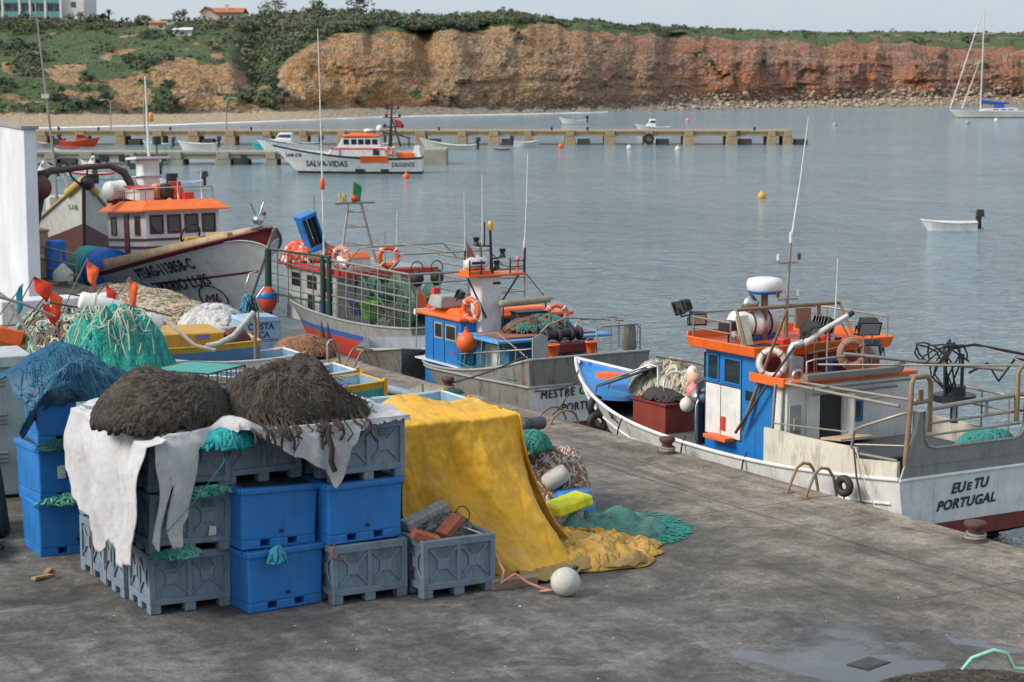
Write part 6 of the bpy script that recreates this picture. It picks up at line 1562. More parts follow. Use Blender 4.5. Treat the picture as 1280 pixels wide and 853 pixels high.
# stem band and white chevrons
mb = MB(); mb.tube([(0, HM.y(1, z) + .03, z) for z in [-1.2 + .25 * i for i in range(13)] + [2.05]], .05, 7); mb.build('stem_post', GREYP, ml)
mb = MB()
for s in (1, -1):
    def g(u, v, s=s):
        uu = .90 + .10 * u; zt = HM.zt(uu); z = zt - .04 - v * (.03 + .46 * u ** 2.0)
        return HM.P(uu, z, s, .014)
    mb.grid(g, 16, 4)
mb.build('bow_chevron', MAROON, ml, recalc=True)
mb = MB()
for s in (1, -1):
    mb.tube([HM.P(.90 + .10 * i / 14, HM.zt(.90 + .1 * i / 14) - .08 - (.46 * (i / 14) ** 2.0), s, .02) for i in range(15)], .018, 5)
mb.build('bow_line', WHITE, ml)
# raised tan bulwark along the fore deck
mb = MB()
for s in (1, -1):
    mb.grid(lambda u, v, s=s: HM.P(.40 + .55 * u, HM.zt(.40 + .55 * u), s, -.08) if v < .01 else Vector(HM.P(.40 + .55 * u, HM.zt(.40 + .55 * u), s, -.10)) + Vector((0, 0, v * (.42 - .22 * u))), 24, 2)
mb.build('tan_bulwark', TAN, ml, solid=.05)
mb = MB(); mb.box((.1, 11.0, 1.85), (1.5, 1.6, .14)); mb.box((.2, 9.6, 1.62), (1.6, .5, .12), .2); mb.build('tan_hatch', TAN, ml)
# wheelhouse: its front with four windows faces the bow
WXm = 1.22; YA, YFr = 2.7, 6.2
CW = paint('clean_white_paint', (.66, .67, .68), .45, .25); OR = paint('bright_orange_roof', (.85, .16, .02), .5, .2)
mb = MB(); mb.bb((-WXm, YA, .35), (WXm, YFr, 2.62)); wh = mb.build('wheelhouse', CW, ml, bevel=.03)
mb = MB()
e, q = .24, .16
mb.add([(-WXm - e, YA - e, 2.62), (WXm + e, YA - e, 2.62), (WXm + e, YFr + e + .1, 2.62), (-WXm - e, YFr + e + .1, 2.62), (-WXm + q, YA + q, 2.92), (WXm - q, YA + q, 2.92), (WXm - q, YFr - q, 2.92), (-WXm + q, YFr - q, 2.92)],
       [(0, 3, 2, 1), (4, 5, 6, 7), (0, 1, 5, 4), (1, 2, 6, 5), (2, 3, 7, 6), (3, 0, 4, 7)])
mb.bb((-WXm - e, YA - e, 2.575), (WXm + e, YFr + e + .1, 2.615))
rf = mb.build('roof', OR, wh)
def framed(x0, x1, z0, z1, front=True):
    mb = MB(); yy = YFr
    if front: mb.bb((x0, yy - .01, z0), (x1, yy + .02, z1))
    else: mb.bb((WXm - .01, x0, z0), (WXm + .02, x1, z1))
    w_ = mb.build('window', GLASS, wh, bevel=.03); mb = MB(); t = .05
    for a, b in (((x0 - t, z0 - t), (x1 + t, z0)), ((x0 - t, z1), (x1 + t, z1 + t)), ((x0 - t, z0), (x0, z1)), ((x1, z0), (x1 + t, z1))):
        if front: mb.bb((a[0], yy - .005, a[1]), (b[0], yy + .035, b[1]))
        else: mb.bb((WXm - .005, a[0], a[1]), (WXm + .035, b[0], b[1]))
    mb.build('frame', MAROON, w_, bevel=.01)
for k in range(4): framed(-1.03 + k * .57, -1.03 + k * .57 + .36, 1.93, 2.42)
framed(5.35, 5.72, 1.90, 2.40, False); framed(3.15, 3.55, 1.90, 2.40, False)
mb = MB(); mb.bb((WXm, 4.35, .6), (WXm + .04, 4.75, 2.5)); mb.build('door_post', MAROON, wh)
mb = MB()
for z in (1.44, 1.68): mb.bb((WXm, YA + .03, z), (WXm + .03, YFr - .02, z + .07)); mb.bb((-WXm, YFr, z), (WXm, YFr + .03, z + .07))
mb.build('maroon_band', MAROON, wh)
# on the roof
mb = MB(); mb.prism([(-.30, 3.0), (.30, 3.0), (.30, 3.6), (-.30, 3.6)], 2.8, 4.25); fn_ = mb.build('funnel', WHITE, ml, bevel=.05)
mb = MB(); mb.bb((-.55, 2.8, 4.25), (.55, 3.8, 4.33)); mb.bb((-.4, 2.9, 3.7), (.4, 3.7, 3.72)); mb.build('funnel_top', WHITE, fn_)
mb = MB(); mb.tube([(-.1, 3.2, 4.3), (-.1, 3.2, 6.9)],   .04, 7, rs=[.045, .025]); mk = mb.build('mast', WHITE, ml)
mb = MB(); mb.lathe([(.07, 0), (.09, .05), (.09, .22), (.05, .30), (0, .31)], (-.22, 3.2, 5.45), 12); mb.build('beacon', paint('amber_plastic', (.70, .32, .02)), mk)
mb = MB(); mb.tube([(-.4, 3.1, 4.3), (-.5, 2.9, 4.8)], .03, 5); mb.box((-.5, 2.9, 4.85), (.22, .22, .25)); mb.build('roof_lamp', BLACKP, ml); mb = MB(); mb.box((-.85, 3.2, 3.6), (.3, .3, .35)); mb.tube([(-.85, 3.2, 2.9), (-.85, 3.2, 3.5)], .03, 5); mb.build('roof_lamp', BLACKP, ml)
mb = MB(); mb.tube([(1.1, 2.9, 3.25), (1.1, 6.0, 3.3), (-1.1, 6.0, 3.3)], .022, 5)
for y in (2.9, 4.0, 5.0, 6.0): mb.tube([(1.1, y, 2.85), (1.1, y, 3.28)], .018, 5)
for x in (-1.1, 0): mb.tube([(x, 6.0, 2.85), (x, 6.0, 3.3)], .018, 5)
mb.build('roof_rail', PIPE, ml)
whip(ml, (-.9, 5.6, 2.9), (-.9, 5.6, 3.9), .012); whip(ml, (.0, 5.9, 2.9), (.0, 5.9, 3.6), .012)
mb = MB(); mb.box((-.55, 5.3, 3.02), (.3, .3, .22)); mb.build('red_lamp_box', REDP, ml)
# lettering on the bow and the ringed initials
mb = MB()
put_text(mb, 'PTSAG-113858-C', .43, lambda a, b: HM.side(7.25 + a, .54 + .13 * a + b, 1, .035), sx=.84, bold=.012, shear=.1, space=1.06)
mb.build('registration', INKB, ml); mb = MB()
for q in range(3): put_text(mb, 'MARIO LUIS', .46, lambda a, b: HM.side(7.8 + a + .015 * q, .10 + .13 * a + b + .008 * (q % 2), 1, .035 + .004 * q), sx=.98, shear=.1)
mb.build('boat_name', INKB, ml)
mb = MB()
cy, cz = 9.95, -.02
for q in range(40):
    a0, a1 = 2 * PI * q / 40, 2 * PI * (q + 1) / 40
    pts = [HM.side(cy + r * 1.35 * math.cos(a), cz + r * math.sin(a), 1, .035) for r, a in ((.40, a0), (.40, a1), (.365, a1), (.365, a0))]
    mb.add(pts, [(0, 1, 2, 3)])
lg = mb.build('ring_emblem', INKB, ml, recalc=False)
mb = MB()
for q in range(2): put_text(mb, 'ML', .36, lambda a, b: HM.side(cy - .40 + a + .02 * q, cz - .15 + b + .10 * a, 1, .04 + .004 * q), sx=1.5, shear=.35)
mb.build('initials', INKM, lg, recalc=False)
mb = MB(); mb.plate([HM.side(7.35, .22, 1, .03), HM.side(7.7, .02, 1, .03), HM.side(7.55, .42, 1, .03), HM.side(7.2, .58, 1, .03)], .03); mb.build('blue_patch', plain('pale_blue_cloth', (.25, .45, .60), .8), ml)
# anchor gear at the bow
mb = MB(); mb.ball((.35, 12.9, 2.25), .17, 10, sc=(1, 1, .8)); mb.tube([(.35, 12.9, 2.25), (.15, 12.9, 2.75)], .03, 5); mb.tube([(.35, 12.9, 2.25), (.55, 12.9, 2.75)], .03, 5); mb.tube([(.35, 12.5, 2.0), (.35, 13.3, 2.1)], .05, 6); mb.build('bow_roller', STEEL, ml)
mb = MB(); mb.box((.55, 8.2, 1.62), (.5, .6, .34)); mb.build('yellow_winch', YELLOWP, ml, bevel=.04)
mb = MB(); mb.torus((.55, 8.2, 1.85), .34, .035, (1.2, 0, .3)); mb.build('black_hose', BLACKR, ml)
MM = Matrix.Translation(ML0) @ Euler((R(4.0), 0, PI)).to_matrix().to_4x4()
def WM(x, y, z): return tuple(MM @ Vector((x, y, z)))
o = thing('liferaft_canister', 'white liferaft canister with dark straps at the left end of the orange roofed trawler', 'liferaft', WM(.85, 3.1, 3.28), .4)
mb = MB(); mb.lathe([(0, -.62), (.24, -.6), (.31, -.52), (.31, -.02), (.33, -.02), (.33, .02), (.31, .02), (.31, .52), (.24, .6), (0, .62)], rot=(0, PI / 2, 0), n=20); mb.build('shell', WHITE, o); mb = MB(); mb.torus((.38, 0, 0), .32, .045, (0, PI / 2, 0)); mb.build('strap', GREYP, o); mb = MB(); mb.box((0, 0, -.32), (.9, .4, .14)); mb.build('cradle', BLACKP, o)
o = thing('roof_locker', 'white locker with red stripe on the orange roof beside the canister', 'locker', WM(.75, 4.5, 2.94)); mb = MB(); mb.box((0, 0, .18), (.5, 1.3, .36)); mb.build('body', WHITE, o, bevel=.03); mb = MB(); mb.box((0, 0, .40), (.54, 1.34, .07)); mb.build('lid', REDP, o)
o = thing('orange_chair', 'orange plastic seat with black back on the orange trawler roof', 'chair', WM(.15, 4.6, 2.94)); mb = MB(); mb.box((0, 0, .25), (.5, .5, .5), taper=(.8, .8)); mb.build('seat', plain('salmon_plastic', (.62, .22, .10), .6), o, bevel=.06); mb = MB(); mb.box((.1, -.35, .3), (.3, .3, .45)); mb.build('backrest', BLACKP, o, bevel=.05)
o = thing('orange_chair', 'second smaller red orange seat right of the first on the trawler roof', 'chair', WM(-.35, 4.9, 2.94)); mb = MB(); mb.box((0, 0, .2), (.4, .45, .4), taper=(.7, .8)); mb.build('seat', ORED, o, bevel=.06); mb = MB(); mb.box((0, .2, .4), (.4, .08, .3)); mb.build('backrest', ORED, o, bevel=.02)
o = thing('net_roll', 'big turquoise and blue net roll at the stern end of the orange roofed trawler', 'net roll', WM(1.9, 3.6, .45), .2)
mb = MB(); mb.lathe([(.3, -.75), (.72, -.72), (.74, .1), (.70, .15)], (0, 0, .35), 24, rot=(PI / 2, 0, 0)); mb.build('teal_net', plain('turquoise_net', (.05, .38, .36), .85, scale=30), o)
mb = MB(); mb.lathe([(.3, .15), (.71, .16), (.70, .95), (.4, 1.0), (0, 1.0)], (0, 0, .35), 24, rot=(PI / 2, 0, 0)); mb.build('blue_end', plain('cobalt_cloth', (.02, .16, .55), .7), o)
# its mooring clutter on the quay
# ================================================================== small grey skiff nosed onto the quay edge
sk, HS = small_boat((21.75, 42.2, WATER + .1), R(152), 3.9, 2.1, 'worn grey open skiff nosed up to the quay with junk inside', hullm=GST, stripe=PIPE, inner=paint('pale_grey_inside', (.42, .45, .47), .6, .5), zs=(.88, .84, 1.12), motor=False, band=GST, name='skiff')
MS = Matrix.Translation(sk.location) @ Euler((R(-7), 0, R(152))).to_matrix().to_4x4()
def WS(x, y, z): return tuple(MS @ Vector((x, y, z)))
bucket(WS(-.35, 1.5, .6), 'cream bucket lying in the grey skiff', CREAM, .17, .3)
rope_heap('rope_pile', 'tangle of dark rope lying in the bow of the grey skiff', 'rope pile', WS(.1, 2.2, .55), .5, .5, .25, [ROPED, plain('grey_net', (.15, .16, .15), .9)], 50, .025, 31)
o = thing('marker_flag', 'orange marker flag stuck up between the skiff and the caged boat', 'flag', WS(-.3, .5, .6)); mb = MB(); mb.tube([(0, 0, 0), (.1, .1, 1.5)], .016, 5); mb.build('staff', PIPE, o); mb = MB(); mb.grid(lambda u, v: (.1 + .22 * u, .1 + .03 * math.sin(u * 5), 1.5 - .4 * v - .12 * u), 4, 5); mb.build('cloth', FLOATO, o, solid=.006)
o = thing('marker_flag', 'orange marker flag at the right side of the grey skiff by the blue wheelhouse', 'flag', WS(-.75, 1.5, .6)); mb = MB(); mb.tube([(0, 0, 0), (.05, .1, .7)], .016, 5); mb.build('staff', PIPE, o); mb = MB(); mb.grid(lambda u, v: (.05 + .16 * u, .1 + .03 * math.sin(u * 5), .7 - .4 * v - .08 * u), 4, 5); mb.build('cloth', FLOATO, o, solid=.006)

# ================================================================== old wooden boat with gallows, far left
WB0 = (24.1, 75.0, WATER)
wb = thing('wooden_boat', 'old wooden boat with a straw fender round its tall bow at the far left', 'fishing boat', WB0)
wb.rotation_euler = (R(2), 0, R(166))
HW = Hull(9.5, 3.3, (1.3, 1.5, 3.25), -1.2, 1.0, .9, .34, .38, 1.9, .3, 1.7, lambda u: HW.zt(u) - .5)
rows = [(lambda u: -1.2, 0), (lambda u: -.5, 0), (lambda u: .2, 0), (lambda u: .35 + HW.zt(u) * .45, 1), (lambda u: HW.zt(u) * .8, 1), (lambda u: HW.zt(u) - .1, 1), (lambda u: HW.zt(u), 1)]
HW.shell(rows, [paint('brown_bottom', (.085, .022, .02), .6, .5), paint('flaking_white', (.46, .46, .42), .7, .7, (.20, .17, .13), 3), TAN, TAN], 'hull', wb)
mb = MB(); HW.rail(mb, 0, .06, n=44, off=.02); mb.build('cap_rail', plain('straw_rope_fender', (.30, .23, .10), .9), wb)
mb = MB(); mb.tube([(0, HW.y(1, z) + .03, z) for z in [-1 + .3 * i for i in range(15)]], .07, 7); mb.build('stem_post', plain('dark_timber', (.035, .028, .022), .7), wb)
mb = MB(); mb.tube([HW.P(.90 + .10 * i / 6, HW.zt(.90 + .10 * i / 6) + .04, 1, 0) for i in range(7)] + [HW.P(1 - .10 * i / 6, HW.zt(1 - .10 * i / 6) + .04, -1, 0) for i in range(7)], .15, 8); mb.build('bow_fender', plain('yellow_straw', (.42, .30, .08), .9), wb)
mb = MB()
put_text(mb, 'S-140', .26, lambda a, b: HW.side(8.3 + a * .8, 2.25 + b, 1, .02), sx=1.2, bold=.008); mb.build('lettering', plain('grey_ink', (.16, .18, .22), .6), wb)
mb = MB(); mb.bb((-.8, 1.2, 1.0), (.8, 3.4, 2.6)); mb.build('wheelhouse', paint('flaking_white', (.46, .46, .42)), wb, bevel=.04)
mb = MB(); mb.tube([(.6, 5.5, 1.2), (.7, 5.5, 3.8), (1.2, 5.6, 9.6)], .04, 6, rs=[.07, .05, .025]); wp = mb.build('mast_pole', PIPE, wb)
mb = MB(); mb.box((.95, 5.55, 6.2), (.25, .15, .15)); mb.build('mast_lamp', WHITE, wp)
gal = thing('gallows_crane', 'dark rusty gallows frame on the quay edge arching in front of the wooden boat bow', 'crane', (18.75, 60.9, 0))
mb = MB(); mb.tube([(-.25, .1, 0), (-.12, .1, 1.6), (.10, .1, 2.6), (.12, .05, 3.05), (.35, 0, 3.30), (1.6, 0, 3.40), (2.3, 0, 3.42), (2.75, 0, 3.2), (3.0, 0, 2.75), (3.15, 0, 2.45)], .10, 8, rs=[.12, .12, .13, .14, .12, .09, .10, .13, .12, .09]); mb.tube([(-.35, .1, 3.2), (.35, 0, 3.30)], .07, 6); mb.box((-.25, .1, .03), (.5, .5, .06))
mb.build('frame', paint('rust_brown_frame', (.07, .05, .045), .7, .6, (.12, .05, .02)), gal)
mb = MB(); mb.tube([(.6, 0, 3.38), (.8, 0, 3.62), (1.0, 0, 3.40)], .04, 5); mb.tube([(1.55, 0, 3.4), (1.55, 0, 3.0)], .03, 5); mb.ball((1.55, 0, 2.9), .24, 10); mb.box((1.75, 0, 3.02), (.28, .2, .3)); mb.tube([(.9, 0, 3.4), (1.1, .05, 3.05), (1.4, .05, 2.8)], .035, 5); mb.build('block', BLACKP, gal)
o = thing('mooring_buoy', 'big dull red round buoy hanging on the gallows at the far left', 'buoy', (18.72, 60.7, 2.80)); mb = MB(); mb.ball((0, 0, 0), .36, 20, sc=(1, 1, 1.05)); mb.build('body', paint('dull_red_buoy', (.13, .035, .025), .7, .5), o); mb = MB(); mb.cyl((0, 0, .34), (0, 0, .5), .08); mb.build('eye', BLACKP, o)
# ------------------------------------------------------------------ plastic fish bins
BIN_G = paint('grey_blue_plastic', (.165, .225, .275), .5, .65, (.06, .06, .055), 2.5, 0, .12)
BIN_B = paint('blue_plastic', (.018, .170, .48), .45, .5, (.03, .05, .09), 2.0, 0, .10)
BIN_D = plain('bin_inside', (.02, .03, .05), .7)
BW, BD, BH = 1.0, .86, .72
def make_grey():
    r = thing('fish_bin', 'grey fish bin', 'fish bin')
    mb = MB(); w, d, h = BW / 2, BD / 2, BH
    z0 = .11
    # walls, slightly recessed panels
    for s in (-1, 1):
        mb.box((0, s * (d - .052), (z0 + h) / 2), (2 * w - .08, .04, h - z0)); mb.box((s * (w - .052), 0, (z0 + h) / 2), (.04, 2 * d - .08, h - z0))
    mb.box((0, 0, z0 + .02), (2 * w - .07, 2 * d - .07, .04))
    mb.build('tub', BIN_G, r)
    mb = MB()
    for sx in (-1, 1):
        for sy in (-1, 1): mb.box((sx * (w - .035), sy * (d - .035), (z0 + h) / 2 - .001), (.07, .07, h - z0 + .002))
    for s in (-1, 1):
        mb.box((0, s * (d - .022), h - .045), (2 * w - .13, .05, .09)); mb.box((s * (w - .022), 0, h - .045), (.05, 2 * d - .13, .09))
        mb.box((0, s * (d - .022), z0 + .035), (2 * w - .13, .05, .075)); mb.box((s * (w - .022), 0, z0 + .035), (.05, 2 * d - .13, .075))
        mb.box((0, s * (d - .026), (z0 + h) / 2), (.06, .046, h - z0 - .15)); mb.box((s * (w - .026), 0, (z0 + h) / 2), (.046, .06, h - z0 - .15))
        for half in (-1, 1):   # crossed stiffening ribs and slotted panel in each half
            cx = half * (w - .07) / 2; cz = (z0 + h) / 2
            for q in (-1, 1):
                mb.box((cx, s * (d - .016), cz), (.52, .016, .028), rot=(0, q * .80, 0))
                mb.box((s * (w - .016), half * (d - .07) / 2, cz), (.016, .46, .028), rot=(q * .84, 0, 0))
            mb.box((cx, s * (d - .015), cz), (.16, .018, .13)); mb.box((s * (w - .015), half * (d - .07) / 2, cz), (.018, .16, .13))
            for k in range(5):
                mb.box((cx, s * (d - .013), cz + .12 + k * .022), (.15, .018, .009)); 
    mb.build('ribs', BIN_G, r, bevel=.005)
    for sx in (-1, 0, 1):
        for sy in (-1, 0, 1):
            if sx == 0 and sy == 0: continue
            mb = MB(); mb.box((sx * (w - .07), sy * (d - .075), .056), (.14, .15, .112), taper=(1.0, 1.0)); mb.build('foot', BIN_G, r, bevel=.012)
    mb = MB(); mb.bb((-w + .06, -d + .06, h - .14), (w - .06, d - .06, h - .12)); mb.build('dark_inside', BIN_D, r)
    return r
def make_blue():
    r = thing('fish_bin', 'blue insulated fish bin', 'fish bin')
    w, d, h = BW / 2 + .01, BD / 2, BH + .02
    mb = MB(); mb.box((0, 0, (h + .10) / 2), (2 * w - .04, 2 * d - .04, h - .10), taper=(1.03, 1.03)); mb.build('tub', BIN_B, r, bevel=.03, segs=3)
    mb = MB()
    for s in (-1, 1):
        mb.box((0, s * (d - .0), h - .035), (2 * w + .02, .05, .07)); mb.box((s * (w - .0), 0, h - .035), (.05, 2 * d - .05, .07))
    mb.build('rim', BIN_B, r, bevel=.012, segs=2)
    for x0, x1 in ((-w + .02, -w + .27), (-.12, .12), (w - .27, w - .02)):
        mb = MB(); mb.bb((x0, -d + .02, .0), (x1, d - .02, .112)); mb.build('runner', BIN_B, r, bevel=.015, segs=2)
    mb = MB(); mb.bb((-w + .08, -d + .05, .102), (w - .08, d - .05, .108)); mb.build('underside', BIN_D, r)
    mb = MB(); mb.bb((-w + .03, -d + .025, .0), (w - .03, d - .025, .026)); mb.build('skid', BIN_B, r, bevel=.008)
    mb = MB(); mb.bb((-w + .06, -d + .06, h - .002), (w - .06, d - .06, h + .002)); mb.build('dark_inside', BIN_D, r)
    mb = MB(); mb.cyl((.02, -d + .005, .20), (.02, -d - .012, .20), .022, 12); mb.build('drain_plug', BLACKR, r)
    return r
protoG, protoB = make_grey(), make_blue()
used = {}
def put_bin(kind, x, y, z, rz, label, group=None, tilt=0):
    p = protoG if kind == 'g' else protoB
    o = copy_tree(p) if used.get(kind) else p
    used[kind] = 1
    o.location = (x, y, z); o.rotation_euler = (0, tilt, rz); o['label'] = label
    o['group'] = group or ('grey fish bins' if kind == 'g' else 'blue fish bins')
    return o
YF = 21.35 + BD / 2
g = put_bin
g('g', 8.44, YF + .54, 0, R(-3), 'grey fish bin at the bottom of the left front stack of three')
g('g', 8.40, YF + .44, .73, R(-2), 'grey fish bin in the middle of the left front stack, small white sticker', tilt=R(2))
g('g', 8.42, YF + .46, 1.46, R(-3), 'grey fish bin on top of the left front stack, big torn white label', tilt=R(3.5))
g('b', 9.42, YF + .06, 0, R(4), 'blue fish bin with teal rag stuck on its top edge, bottom of its stack')
g('b', 9.37, YF + .12, .74, R(3), 'blue fish bin between the left grey stack and the middle stack, second from the ground', tilt=R(2))
g('g', 9.34, YF + .46, 1.48, R(2), 'grey fish bin half hidden by the white sheet on top of the two blue bins')
g('g', 10.47, YF - .14, 0, R(-1), 'grey fish bin on the ground under a blue one, red rope at its left')
g('b', 10.43, YF - .08, .73, R(1), 'blue fish bin sandwiched between two grey bins beside the yellow tarp')
g('g', 10.50, YF - .02, 1.46, R(2), 'grey fish bin on top of the stack beside the yellow tarp')
g('g', 11.53, YF - .45, 0, R(-1), 'low grey fish bin filled with bricks and chain in front of the yellow tarp')
# the rows behind: only their left flank shows under the hanging sheet
hidden = 'grey fish bin hidden in the rear rows under the white sheet'
side_lab = ('grey fish bin on the ground in the second row, right behind the corner stack', 'grey fish bin on the ground rearmost in the left flank, red cord hanging down')
for row in (0, 1):
    y = YF + 1.42 + row * .88
    for lv in (0, 1, 2):
        g('g', 8.42 + .02 * row, y, lv * .73, R(-2 + 3 * row), side_lab[row] if lv == 0 else hidden, 'grey fish bins in the rear rows' if lv else None)
    for x in (9.45, 10.48):
        for lv in (0, 1, 2): g('g', x, y - .1, lv * .73, R(rnd(-2, 2)), hidden, 'grey fish bins in the rear rows')
LB = [(8.17, 25.75, 0, -2, 'blue fish bin at the bottom of the leftmost blue stack, green rope under its rim'), (8.15, 25.77, .74, 3, 'blue fish bin with a small white label, middle of the leftmost blue stack'), (8.24, 25.82, 1.48, -6, 'blue fish bin on top of the leftmost blue stack, under the dark blue net')]
for x, y, z, a, l in LB: g('b', x, y, z, R(a), l)
g('b', 9.30, 25.9, 0, R(4), 'blue fish bin behind the leftmost stack, beside the white sheet, on the ground'); g('b', 9.28, 25.92, .74, R(2), 'blue fish bin behind the leftmost stack, second from the ground'); g('b', 9.30, 25.9, 1.48, R(-3), 'blue fish bin topmost behind the leftmost stack, mostly under the blue net')
# paper labels stuck on bins
def sticker(x, z, y, pts, label, rz=0):
    mb = MB(M=Matrix.Translation((x, y, z)) @ Matrix.Rotation(rz, 4, 'Z')); mb.plate([(a, 0, b) for a, b in pts], .004)
    tag(mb.build('paper_label', plain('dirty_paper', (.55, .53, .49), .8)), label, 'label')
sticker(8.30, 1.60, YF + .46 - BD / 2 - .012, [(-.15, -.02), (.14, -.05), (.13, .14), (.04, .19), (-.06, .15)], 'torn white paper label on the topmost bin of the left front stack', R(-4))
sticker(8.66, .97, YF + .44 - BD / 2 - .018, [(-.05, -.06), (.05, -.06), (.05, .05), (-.03, .06)], 'small white sticker on the middle bin of the left front stack', R(-3))
sticker(7.98, 1.13, 25.315, [(-.06, -.09), (.05, -.09), (.05, .09), (-.06, .08)], 'small cream label on the middle bin of the leftmost blue stack')
# ------------------------------------------------------------------ cloth
def cloth(name, label, cat, fn, nu, nv, mat, skip=None, th=.012, sub=False):
    mb = MB(); mb.grid(fn, nu, nv, skip=skip)
    o = mb.build(name, mat, recalc=False, solid=th)
    return tag(o, label, cat)
def fold(x, y, z, s=1.0, a=1.0): return a * noise.fractal(Vector((x * s, y * s, z * s)), .8, 2.1, 4)
def sheet_mat(name, c, dirt, sc=1.5, rough=.75, amt=.5, bs=.35, crease=0):
    t = NT(name)
    n = t.noise(sc, 7, .7, dist=.6); n2 = t.noise(sc * 6, 6, .7); n3 = t.noise(sc * 40, 3, .6)
    col = t.mix(t.ramp(n, [(.35, 0), (.65, 1)]), mul(c, .84), mul(c, 1.1))
    col = t.mix(t.math('MULTIPLY', t.ramp(n2, [(.56, 0), (.78, 1)]), amt), col, dirt)
    hh = t.math('ADD', n2, t.math('MULTIPLY', n3, .3))
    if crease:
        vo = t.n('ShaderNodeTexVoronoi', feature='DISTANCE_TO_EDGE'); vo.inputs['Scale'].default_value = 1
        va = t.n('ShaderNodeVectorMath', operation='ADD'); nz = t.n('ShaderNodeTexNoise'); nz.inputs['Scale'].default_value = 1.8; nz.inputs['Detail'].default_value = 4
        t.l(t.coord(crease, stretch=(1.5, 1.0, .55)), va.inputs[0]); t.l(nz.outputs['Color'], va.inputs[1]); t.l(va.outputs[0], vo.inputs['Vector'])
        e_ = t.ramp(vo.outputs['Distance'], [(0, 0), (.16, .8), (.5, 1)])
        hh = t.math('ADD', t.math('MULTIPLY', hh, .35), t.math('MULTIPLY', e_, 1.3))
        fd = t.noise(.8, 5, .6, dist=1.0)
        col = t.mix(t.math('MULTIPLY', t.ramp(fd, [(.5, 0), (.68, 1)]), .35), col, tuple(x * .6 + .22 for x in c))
        col = t.mix(t.math('MULTIPLY', t.ramp(vo.outputs['Distance'], [(0, 1), (.05, 0)]), .25), col, dirt)  # crease lines tinted towards the second colour
    return t.out(col, rough, 0, hh, bs, .02)
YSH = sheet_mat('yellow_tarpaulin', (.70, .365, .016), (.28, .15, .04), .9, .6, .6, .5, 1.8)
WSH = sheet_mat('white_sacking', (.46, .455, .46), (.17, .15, .13), 1.8, .85, .85, .55)
# white sheet over the bins: lies on top, hangs in long tongues at the front and over the left side
def hem(x):   # how far the front edge hangs down, by place along the row
    T = [(7.55, .9), (7.90, 1.15), (7.98, 1.32), (8.03, .60), (8.06, .52), (8.09, 1.1), (8.14, 1.40), (8.25, 1.36), (8.31, .95), (8.35, .35), (8.40, .18), (8.6, .15), (8.70, .18), (8.8, .02), (8.92, .0), (9.02, .01), (9.16, .13), (9.3, .20), (9.5, .33), (9.72, .44), (9.90, .66), (9.98, .80), (10.08, .60), (10.2, .30), (10.36, .10), (10.6, .05), (11.0, .05)]
    for a, b in zip(T, T[1:]):
        if x <= b[0]: t = (x - a[0]) / (b[0] - a[0]); return a[1] + (b[1] - a[1]) * max(0, t)
    return T[-1][1]
TOPZ = 2.235
def ws(u, v):
    x = 7.90 + 3.15 * u
    yf = 21.22 + .30 * (1 - sst(8.70, 9.0, x)) + .06
    h = hem(x) + .05 * noise.noise(Vector((x * 9, 1, 0))) + .02 * noise.noise(Vector((x * 31, 5, 0)))
    if v < .45:
        t = v / .45; y = 24.3 + (yf - 24.3) * t
        z = TOPZ + .05 * fold(x, y, 1, 2.2) - .05 * sst(.8, 1, t) + .02
        z += .13 * math.exp(-((x - 8.86) / .20) ** 2) * t ** 2 - .10 * (1 - sst(7.9, 8.1, x))
        return (x, y, z)
    t = (v - .45) / .55; dpt = h * t
    a = sst(0, .4, dpt)
    y = yf - .05 * sst(0, .15, dpt) - a * (.05 + .035 * math.sin(x * 17 + 1.9 * math.sin(x * 5) + dpt * 2) + .10 * noise.noise(Vector((x * 3.0, dpt * .7, 3)))) - .03 * noise.noise(Vector((x * 6 - dpt * 2, dpt * 1.5, 0))) - .006 * fold(x, dpt, 4, 8)
    xx = x + .05 * a * math.sin(dpt * 5 + x * 3) - .05 * dpt * (x < 8.3)
    z = TOPZ - .03 + .02 - dpt * .97 - .02 * sst(0, .1, dpt) - .10 * (1 - sst(7.9, 8.1, x))
    return (xx, y, z)
def flank(u, v):
    y = 21.40 + 3.0 * u
    T = [(0, 1.35), (.12, 1.50), (.26, 1.46), (.36, 1.30), (.45, 1.52), (.6, 1.40), (.75, 1.15), (.9, 1.05), (1, .70)]
    for a, b in zip(T, T[1:]):
        if u <= b[0]: h = a[1] + (b[1] - a[1]) * (u - a[0]) / (b[0] - a[0]); break
    h += .09 * noise.noise(Vector((y * 4, 2, 0))) + .025 * noise.noise(Vector((y * 17, 3, 0)))
    if v < .12: return (7.98 - .06 * v / .12, y, TOPZ - .06 - .04 * v / .12 + .02 * fold(7.9, y, 1, 2))
    t = (v - .12) / .88; dp = h * t
    x = 7.84 - .10 * (1 - sst(.05, .3, u)) - .14 * sst(0, .5, dp) - .025 * sst(.1, .7, dp) * math.sin(y * 11 + math.sin(y * 4) * 2 + dp * 3) - .08 * sst(.3, 1.3, dp) * (1 - u) - .10 * sst(.1, .6, dp) * noise.noise(Vector((y * 1.9, dp * .7, 2))) - .035 * noise.noise(Vector((y * 5 + dp * 2, dp * 1.6, 2))) - .006 * fold(y, dp, 5, 8)
    return (x, y + .04 * math.sin(dp * 6), TOPZ - .10 - dp)
o = thing('white_sheet', 'dirty white sacking sheet over the stacked bins, hanging in long tongues at the left', 'sheet', (0, 0, 0))
mb = MB(); mb.grid(ws, 250, 90); mb.build('front_sheet', WSH, o, recalc=False, solid=.012)
mb = MB(); mb.grid(flank, 120, 60); mb.build('side_flap', WSH, o, recalc=False, solid=.012)
